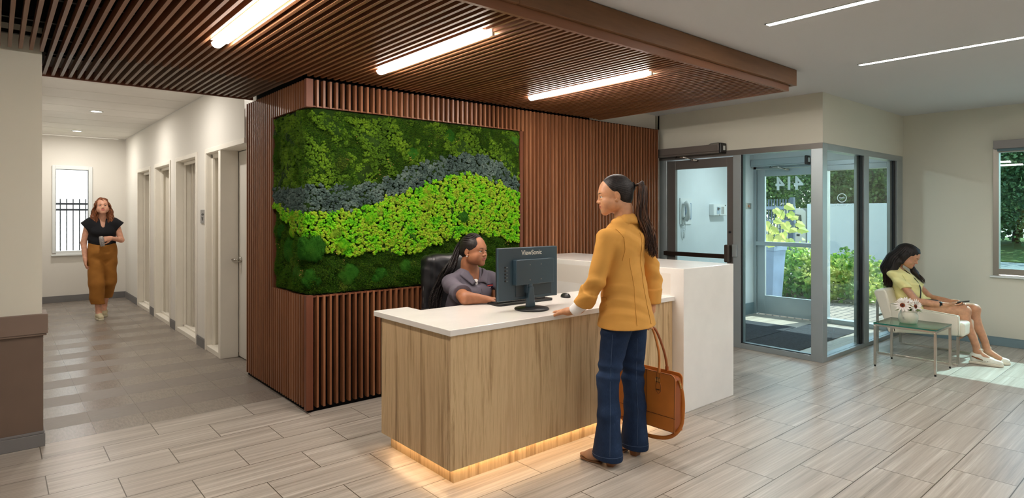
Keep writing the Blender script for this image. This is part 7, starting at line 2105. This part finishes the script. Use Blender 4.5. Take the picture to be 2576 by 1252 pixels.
def leaf_cloud(name, P, size, mat, parent, up=0.4, cup=0.25):
    """leaf shaped blades (two folded quads each) at the points P"""
    n = len(P)
    d = rl.randn(n, 3); d[:, 2] -= 0.3; d /= np.linalg.norm(d, axis=1)[:, None]
    nn = rl.randn(n, 3) * 0.7 + np.array([-0.4, -0.2, up]); s = np.cross(d, nn); s /= np.linalg.norm(s, axis=1)[:, None] + 1e-9
    nn = np.cross(s, d)
    L = (size * rl.uniform(0.6, 1.3, n))[:, None]
    w = L * 0.42
    a = P; b1 = P + d * L * 0.35 + s * w + nn * L * cup * .4; b2 = P + d * L * 0.35 - s * w + nn * L * cup * .4
    m = P + d * L * 0.4; c1 = P + d * L * 0.75 + s * w * 0.55; c2 = P + d * L * 0.75 - s * w * 0.55; t = P + d * L - nn * L * 0.1
    V = np.stack([a, b1, m, b2, c1, t, c2], 1).reshape(-1, 3)
    k = np.arange(n)[:, None] * 7
    F_ = np.concatenate([k + [[0, 1, 4, 2]], k + [[0, 2, 6, 3]], k + [[2, 4, 5, 6]]])
    return link(name, new_mesh_np(name, V, F_, [mat], smooth=False), parent)
def tree(x, y, z0, h, r, n, label, mat=LEAF_TREE, lo=0.25, size=0.16, seed=0, trunk=0.16):
    global rl
    rl = np.random.RandomState(seed)
    t = thing('tree', label, 'tree', (x, y, z0), 'trees across the street')
    # crown: clumps of leaves on a rounded volume
    nc = 46
    cc_ = rl.randn(nc, 3); cc_ /= np.linalg.norm(cc_, axis=1)[:, None]
    zc = z0 + h * (1 + lo) / 2; rz = h * (1 - lo) / 2
    cen = np.array([x, y, zc]) + cc_ * np.array([r, r, rz]) * rl.uniform(0.45, 0.88, (nc, 1))
    k = rl.randint(0, nc, n)
    P = cen[k] + rl.randn(n, 3) * np.array([r, r, rz]) * 0.17
    leaf_cloud('foliage', P, size, mat, t)['kind'] = 'stuff'
    mb = MB()
    top = Vector((x, y, z0 + h * 0.62))
    mb.tube(catmull([(x, y, z0 - 0.1), (x + 0.06, y - 0.05, z0 + h * 0.25), (x - 0.08, y + 0.1, z0 + h * 0.45), top], 4), [trunk * (1 - 0.05 * i) for i in range(13)], 10)
    for q in range(9):
        a = q * 0.7 + seed
        s_ = Vector((x, y, z0 + h * (0.28 + 0.035 * q)))
        e_ = s_ + Vector((math.cos(a) * r * 0.75, math.sin(a) * r * 0.75, h * 0.16))
        mb.tube(catmull([s_, s_.lerp(e_, 0.5) + Vector((0, 0, -0.12)), e_], 4), [trunk * 0.42 * (1 - 0.08 * i) for i in range(9)], 7)
    obj('trunk', mb, BARK, t, smooth=True)
    return t
tree(29.0, 15.5, -0.8, 8.5, 3.6, 34000, 'dark leafy tree with a forked trunk behind the outer door', LEAF_TREE, 0.16, 0.13, 1, 0.22)
tree(30.5, 10.2, -0.8, 8.0, 3.4, 34000, 'leafy tree rising above the grey truck box', LEAF_TREE, 0.12, 0.13, 2)
tree(33.5, 20.5, -0.8, 9.0, 4.0, 13000, 'tree at the left edge of the outer door glass, beyond the fence', LEAF_TREE, 0.1, 0.22, 3)
tree(40.0, 11.5, -0.6, 9.5, 4.6, 26000, 'large pale tree seen in the window above the far lawn, left part', LEAF_TREE2, 0.16, 0.16, 4, 0.2)
tree(30.0, 4.0, -0.8, 7.5, 2.9, 34000, 'nearer tree filling the right window with blue green leaves', LEAF_TREE2, 0.15, 0.12, 5, 0.16)
tree(44.0, 4.5, -0.5, 9.0, 5.0, 9000, 'distant tree beyond the street at the right window', LEAF_TREE2, 0.1, 0.26, 6, 0.2)
tree(38.0, 16.0, -0.6, 9.0, 4.6, 9000, 'distant tree filling the gap behind the truck', LEAF_TREE, 0.05, 0.26, 7, 0.2)
tree(52.0, 9.0, -0.5, 8.0, 6.5, 14000, 'low far tree closing the view beyond the lawn at the right window', LEAF_TREE2, 0.0, 0.3, 8, 0.2)

# hedge of broad leaves beside the planter
rl = np.random.RandomState(20)
def shrub(name, label, c, rr, n, size, seed):
    global rl
    rl = np.random.RandomState(seed)
    t = thing(name, label, 'shrub', (c[0], c[1], 0), 'shrubs by the entrance')
    u = rl.randn(n, 3); u /= np.linalg.norm(u, axis=1)[:, None]; u[:, 2] = np.abs(u[:, 2])
    P = np.array([c[0], c[1], 0.05]) + u * np.array(rr) * (rl.uniform(0.35, 1, (n, 1)) ** 0.5) * (1 + 0.14 * np.sin(u[:, :1] * 7 + u[:, 1:2] * 9))
    leaf_cloud('foliage', P, size, LEAF_SHRUB, t, up=0.8)['kind'] = 'stuff'
    mb = MB()
    for k in range(14):
        e = np.array([c[0], c[1], 0.05]) + u[k] * np.array(rr) * 0.9
        mb.tube([(c[0] + 0.1 * u[k][0], c[1] + 0.1 * u[k][1], 0), tuple((np.array([c[0], c[1], 0]) + e) / 2 + np.array([0, 0, 0.1])), tuple(e)], [0.012, 0.008, 0.004], 6)
    obj('stems', mb, plain('green stem', (96, 110, 60), 0.7), t, smooth=True)['kind'] = 'stuff'
    return t
shrub('shrub', 'broad leaved shrub right beside the tall planter', (11.5, 5.1, 0), (0.85, 0.70, 0.88), 2600, 0.085, 31)
shrub('shrub', 'broad leaved shrub at the corner of the paved path', (11.45, 4.25, 0), (0.75, 0.62, 0.78), 2300, 0.085, 32)
# planter with its tall plant
pc_ = (9.88, 4.85)
pt_ = thing('planter', 'tall tapered slate blue planter outside the entrance', 'planter', (pc_[0] + 0.23, pc_[1] + 0.23, 0))
def frus(x0, y0, w0, x1, y1, w1, z0, z1):
    vs = [(x0, y0, z0), (x0 + w0, y0, z0), (x0 + w0, y0 + w0, z0), (x0, y0 + w0, z0), (x1, y1, z1), (x1 + w1, y1, z1), (x1 + w1, y1 + w1, z1), (x1, y1 + w1, z1)]
    return MB().add(vs, [(0, 3, 2, 1), (4, 5, 6, 7), (0, 1, 5, 4), (1, 2, 6, 5), (2, 3, 7, 6), (3, 0, 4, 7)])
plm = plain('slate blue planter', (128, 146, 172), 0.7, var=0.05)
obj('body', frus(pc_[0] + 0.06, pc_[1] + 0.06, 0.34, pc_[0] + 0.012, pc_[1] + 0.012, 0.436, 0.0, 0.88), plm, pt_, bevel=0.008)
obj('rim', MB().box(pc_[0], pc_[0] + 0.46, pc_[1], pc_[1] + 0.03, 0.88, 0.945).box(pc_[0], pc_[0] + 0.46, pc_[1] + 0.43, pc_[1] + 0.46, 0.88, 0.945).box(pc_[0], pc_[0] + 0.03, pc_[1] + 0.03, pc_[1] + 0.43, 0.88, 0.945).box(pc_[0] + 0.43, pc_[0] + 0.46, pc_[1] + 0.03, pc_[1] + 0.43, 0.88, 0.945), plm, pt_)
obj('soil', MB().box(pc_[0] + 0.03, pc_[0] + 0.43, pc_[1] + 0.03, pc_[1] + 0.43, 0.88, 0.90), plain('soil', (52, 42, 34), 0.95), pt_)
tp = thing('tall_plant', 'tall plant with large pale lobed leaves growing in the slate planter', 'plant', (pc_[0] + 0.23, pc_[1] + 0.23, 0.90))
BIG = leaf_mat('pale lobed leaf', [(0.3, (120, 160, 70)), (0.45, (196, 206, 110)), (0.7, (232, 226, 140))], 0.5)
def lobed(mb, c, d, n_, L):
    d = unit(d); n_ = unit(np.array(n_, float) - np.dot(n_, d) * d); s_ = np.cross(n_, d)
    out = []
    prof = [(0, 0), (-0.12, 0.16), (-0.08, 0.36), (0.12, 0.50), (0.22, 0.42), (0.42, 0.52), (0.55, 0.34), (0.78, 0.20), (1.0, 0.0)]
    pts = [(a, b) for a, b in prof] + [(a, -b) for a, b in prof[-2:0:-1]]
    for a, b in pts: out.append(vec(c) + d * a * L + s_ * b * L - n_ * (0.25 * abs(b) * L + 0.12 * a * a * L))
    mid = vec(c) + d * 0.35 * L
    m = len(out)
    mb.add([tuple(mid)] + [tuple(p) for p in out], [(0, 1 + i, 1 + (i + 1) % m) for i in range(m)])
lf, stt = MB(), MB()
rnd = random.Random(9)
base = Vector((pc_[0] + 0.23, pc_[1] + 0.23, 0.90))
spots = [(1950, 525, 10.1), (1978, 515, 10.0), (1962, 532, 10.2), (1985, 535, 10.05), (1950, 552, 10.1), (1995, 545, 10.0), (1975, 560, 9.95), (2005, 560, 10.0), (1970, 585, 9.95), (1988, 575, 10.1), (1940, 575, 10.1), (2010, 575, 10.1), (1932, 590, 10.1), (1948, 600, 10.0), (1960, 605, 10.2), (1925, 560, 10.3), (1930, 610, 10.1), (1985, 600, 10.3)]
SA, CA = math.sin(YAW), math.cos(YAW)
def room_at(u, v, d):
    s_ = (u - 1288.0) / 1524.0 * d
    return Vector((s_ * CA + d * SA, -s_ * SA + d * CA, 1.52 - (v - 534.5) * d / 1524.0))
for i, (u_, v_, d_) in enumerate(spots):
    p = room_at(u_, v_, d_)
    lobed(lf, p, (rnd.uniform(-0.4, 0.4), rnd.uniform(-1, -0.1), rnd.uniform(-0.7, -0.1)), (-0.8, -0.5, rnd.uniform(0.2, 0.9)), rnd.uniform(0.13, 0.19))
    stt.tube(catmull([base + Vector((rnd.uniform(-.05, .05), rnd.uniform(-.05, .05), 0)), base.lerp(p, 0.5) + Vector((rnd.uniform(-.03, .03), rnd.uniform(-.03, .03), 0.06)), p], 4), [0.007 - 0.0005 * k for k in range(9)], 6)
obj('leaves', lf, BIG, tp)
obj('stems', stt, plain('pale green stem', (128, 140, 84), 0.7), tp, smooth=True)
# picket fence beyond the bed
fn = thing('fence', 'dark grey picket fence behind the tall plant, seen through the outer door', 'fence', (15.2, 8.2, 0))
fm = plain('blue grey fence paint', (72, 82, 96), 0.7, var=0.05)
y = 7.06
pk_ = MB()
while y < 11.0:
    pk_.box(15.18, 15.20, y, y + 0.03, 0.05, 1.86); y += 0.075
obj('pickets', pk_, fm, fn)
obj('rail', MB().box(15.13, 15.18, 6.9, 12.6, 1.60, 1.68), plain('pale fence rail', (120, 132, 148), 0.7), fn)
obj('rail', MB().box(15.13, 15.18, 6.9, 12.6, 1.25, 1.33), plain('pale fence rail', (120, 132, 148), 0.7), fn)
obj('post', MB().box(15.12, 15.22, 6.93, 7.03, 0, 1.90), fm, fn)
# box truck parked on the street
tk = thing('truck', 'box truck with a large pale grey cargo box parked on the street', 'truck', (27.2, 9.4, -0.8))
grey_box = plain('pale grey truck box', (186, 190, 190), 0.5, var=0.01)
obj('cargo_box', MB().box(26.0, 28.3, 6.6, 11.35, -0.30, 1.88), grey_box, tk, bevel=0.02)
obj('box_skirt', MB().box(25.97, 28.33, 6.58, 11.37, -0.42, -0.30), grey_box, tk)
obj('chassis', MB().box(26.3, 28.0, 6.7, 13.2, -0.60, -0.42), M_['gasket'], tk)
cabp = [(11.45, -0.45), (11.45, 1.55), (11.62, 1.70), (12.05, 1.72), (12.45, 1.60), (12.85, 0.72), (13.75, 0.52), (13.85, -0.45)]
obj('cab', MB().prism(cabp, 26.15, 28.15, axis='x'), plain('champagne truck paint', (176, 170, 160), 0.35, 0.2), tk, bevel=0.05)
obj('cab_window', MB().prism([(11.60, 0.80), (11.66, 1.42), (12.05, 1.48), (12.35, 1.40), (12.62, 0.80)], 26.13, 26.16, axis='x'), M_['mirror_dark'], tk)
obj('door_handle', MB().box(26.12, 26.16, 11.72, 11.84, 0.52, 0.60), M_['gasket'], tk)
for yy in (7.9, 12.9):
    for xx in (26.25, 27.85):
        wh = obj('wheel', MB().tube([(xx - 0.13, yy, -0.38), (xx + 0.13, yy, -0.38)], 0.42, 28), plain('tyre', (34, 34, 36), 0.85), tk, bevel=0.02)
        obj('wheel_rim', MB().tube([(xx - 0.14, yy, -0.38), (xx - 0.125, yy, -0.38)], 0.24, 24), M_['chrome'], wh)
# lamp post
lp = obj('lamp_post', MB().tube([(24.0, 12.6, -0.75), (24.0, 12.6, 3.6)], [0.07, 0.05], 12).box(23.85, 24.15, 12.45, 12.75, -0.8, -0.7).tube([(24.0, 12.6, 3.6), (24.0, 12.6, 3.9)], [0.14, 0.1], 12), M_['chrome'], smooth=False)
tag(lp, 'pale post at the kerb behind the tall plant', 'post')

# ---- behind the corridor window: metal fence and a pale brick wall
mf = thing('metal_fence', 'black metal picket fence outside the corridor window', 'fence', (1.1, 14.0, -0.02))
fb_ = plain('black fence metal', (26, 28, 34), 0.5, 0.3)
for x in [0.917 + 0.0972 * i for i in range(-9, 9)]:
    obj('picket', MB().box(x - 0.008, x + 0.008, 13.992, 14.008, -0.02, 1.775), fb_, mf)
obj('rail', MB().box(0, 1.9, 13.985, 14.015, 1.665, 1.70), fb_, mf)
obj('rail', MB().box(0, 1.9, 13.985, 14.015, 1.555, 1.59), fb_, mf)
def brick():
    k = NT('whitewashed brick')
    v = k.coords(kind='World')
    sw = k.n('SeparateXYZ'); cb = k.n('CombineXYZ'); k.l(v, sw.inputs[0]); k.l(sw.outputs[0], cb.inputs[0]); k.l(sw.outputs[2], cb.inputs[1])
    b = k.n('TexBrick'); b.inputs['Color1'].default_value = lin((240, 232, 226)); b.inputs['Color2'].default_value = lin((222, 212, 206)); b.inputs['Mortar'].default_value = lin((196, 190, 186))
    b.inputs['Scale'].default_value = 1.0; b.inputs['Mortar Size'].default_value = 0.006; b.inputs['Brick Width'].default_value = 0.21; b.inputs['Row Height'].default_value = 0.075
    k.l(cb.outputs[0], b.inputs['Vector']); k.l(b.outputs['Color'], k.b.inputs['Base Color']); k.b.inputs['Roughness'].default_value = 0.9
    k.bump(b.outputs['Fac'], -0.4, 0.01)
    return k.m
struct('neighbour_wall', MB().box(-6, 8, 19.0, 19.3, 0.15, 7), brick())
struct('neighbour_plinth', MB().box(-6, 8, 18.85, 19.35, -0.02, 0.45), conc_m)
struct('neighbour_ledge', MB().box(-6, 8, 18.7, 18.85, -0.02, 0.15).box(-6, 8, 16.0, 18.7, -0.02, 0.0), conc_m)
shrub('shrub', 'small low bush beyond the metal fence at the corridor window', (1.0, 15.3, 0), (0.35, 0.3, 0.5), 400, 0.06, 41)
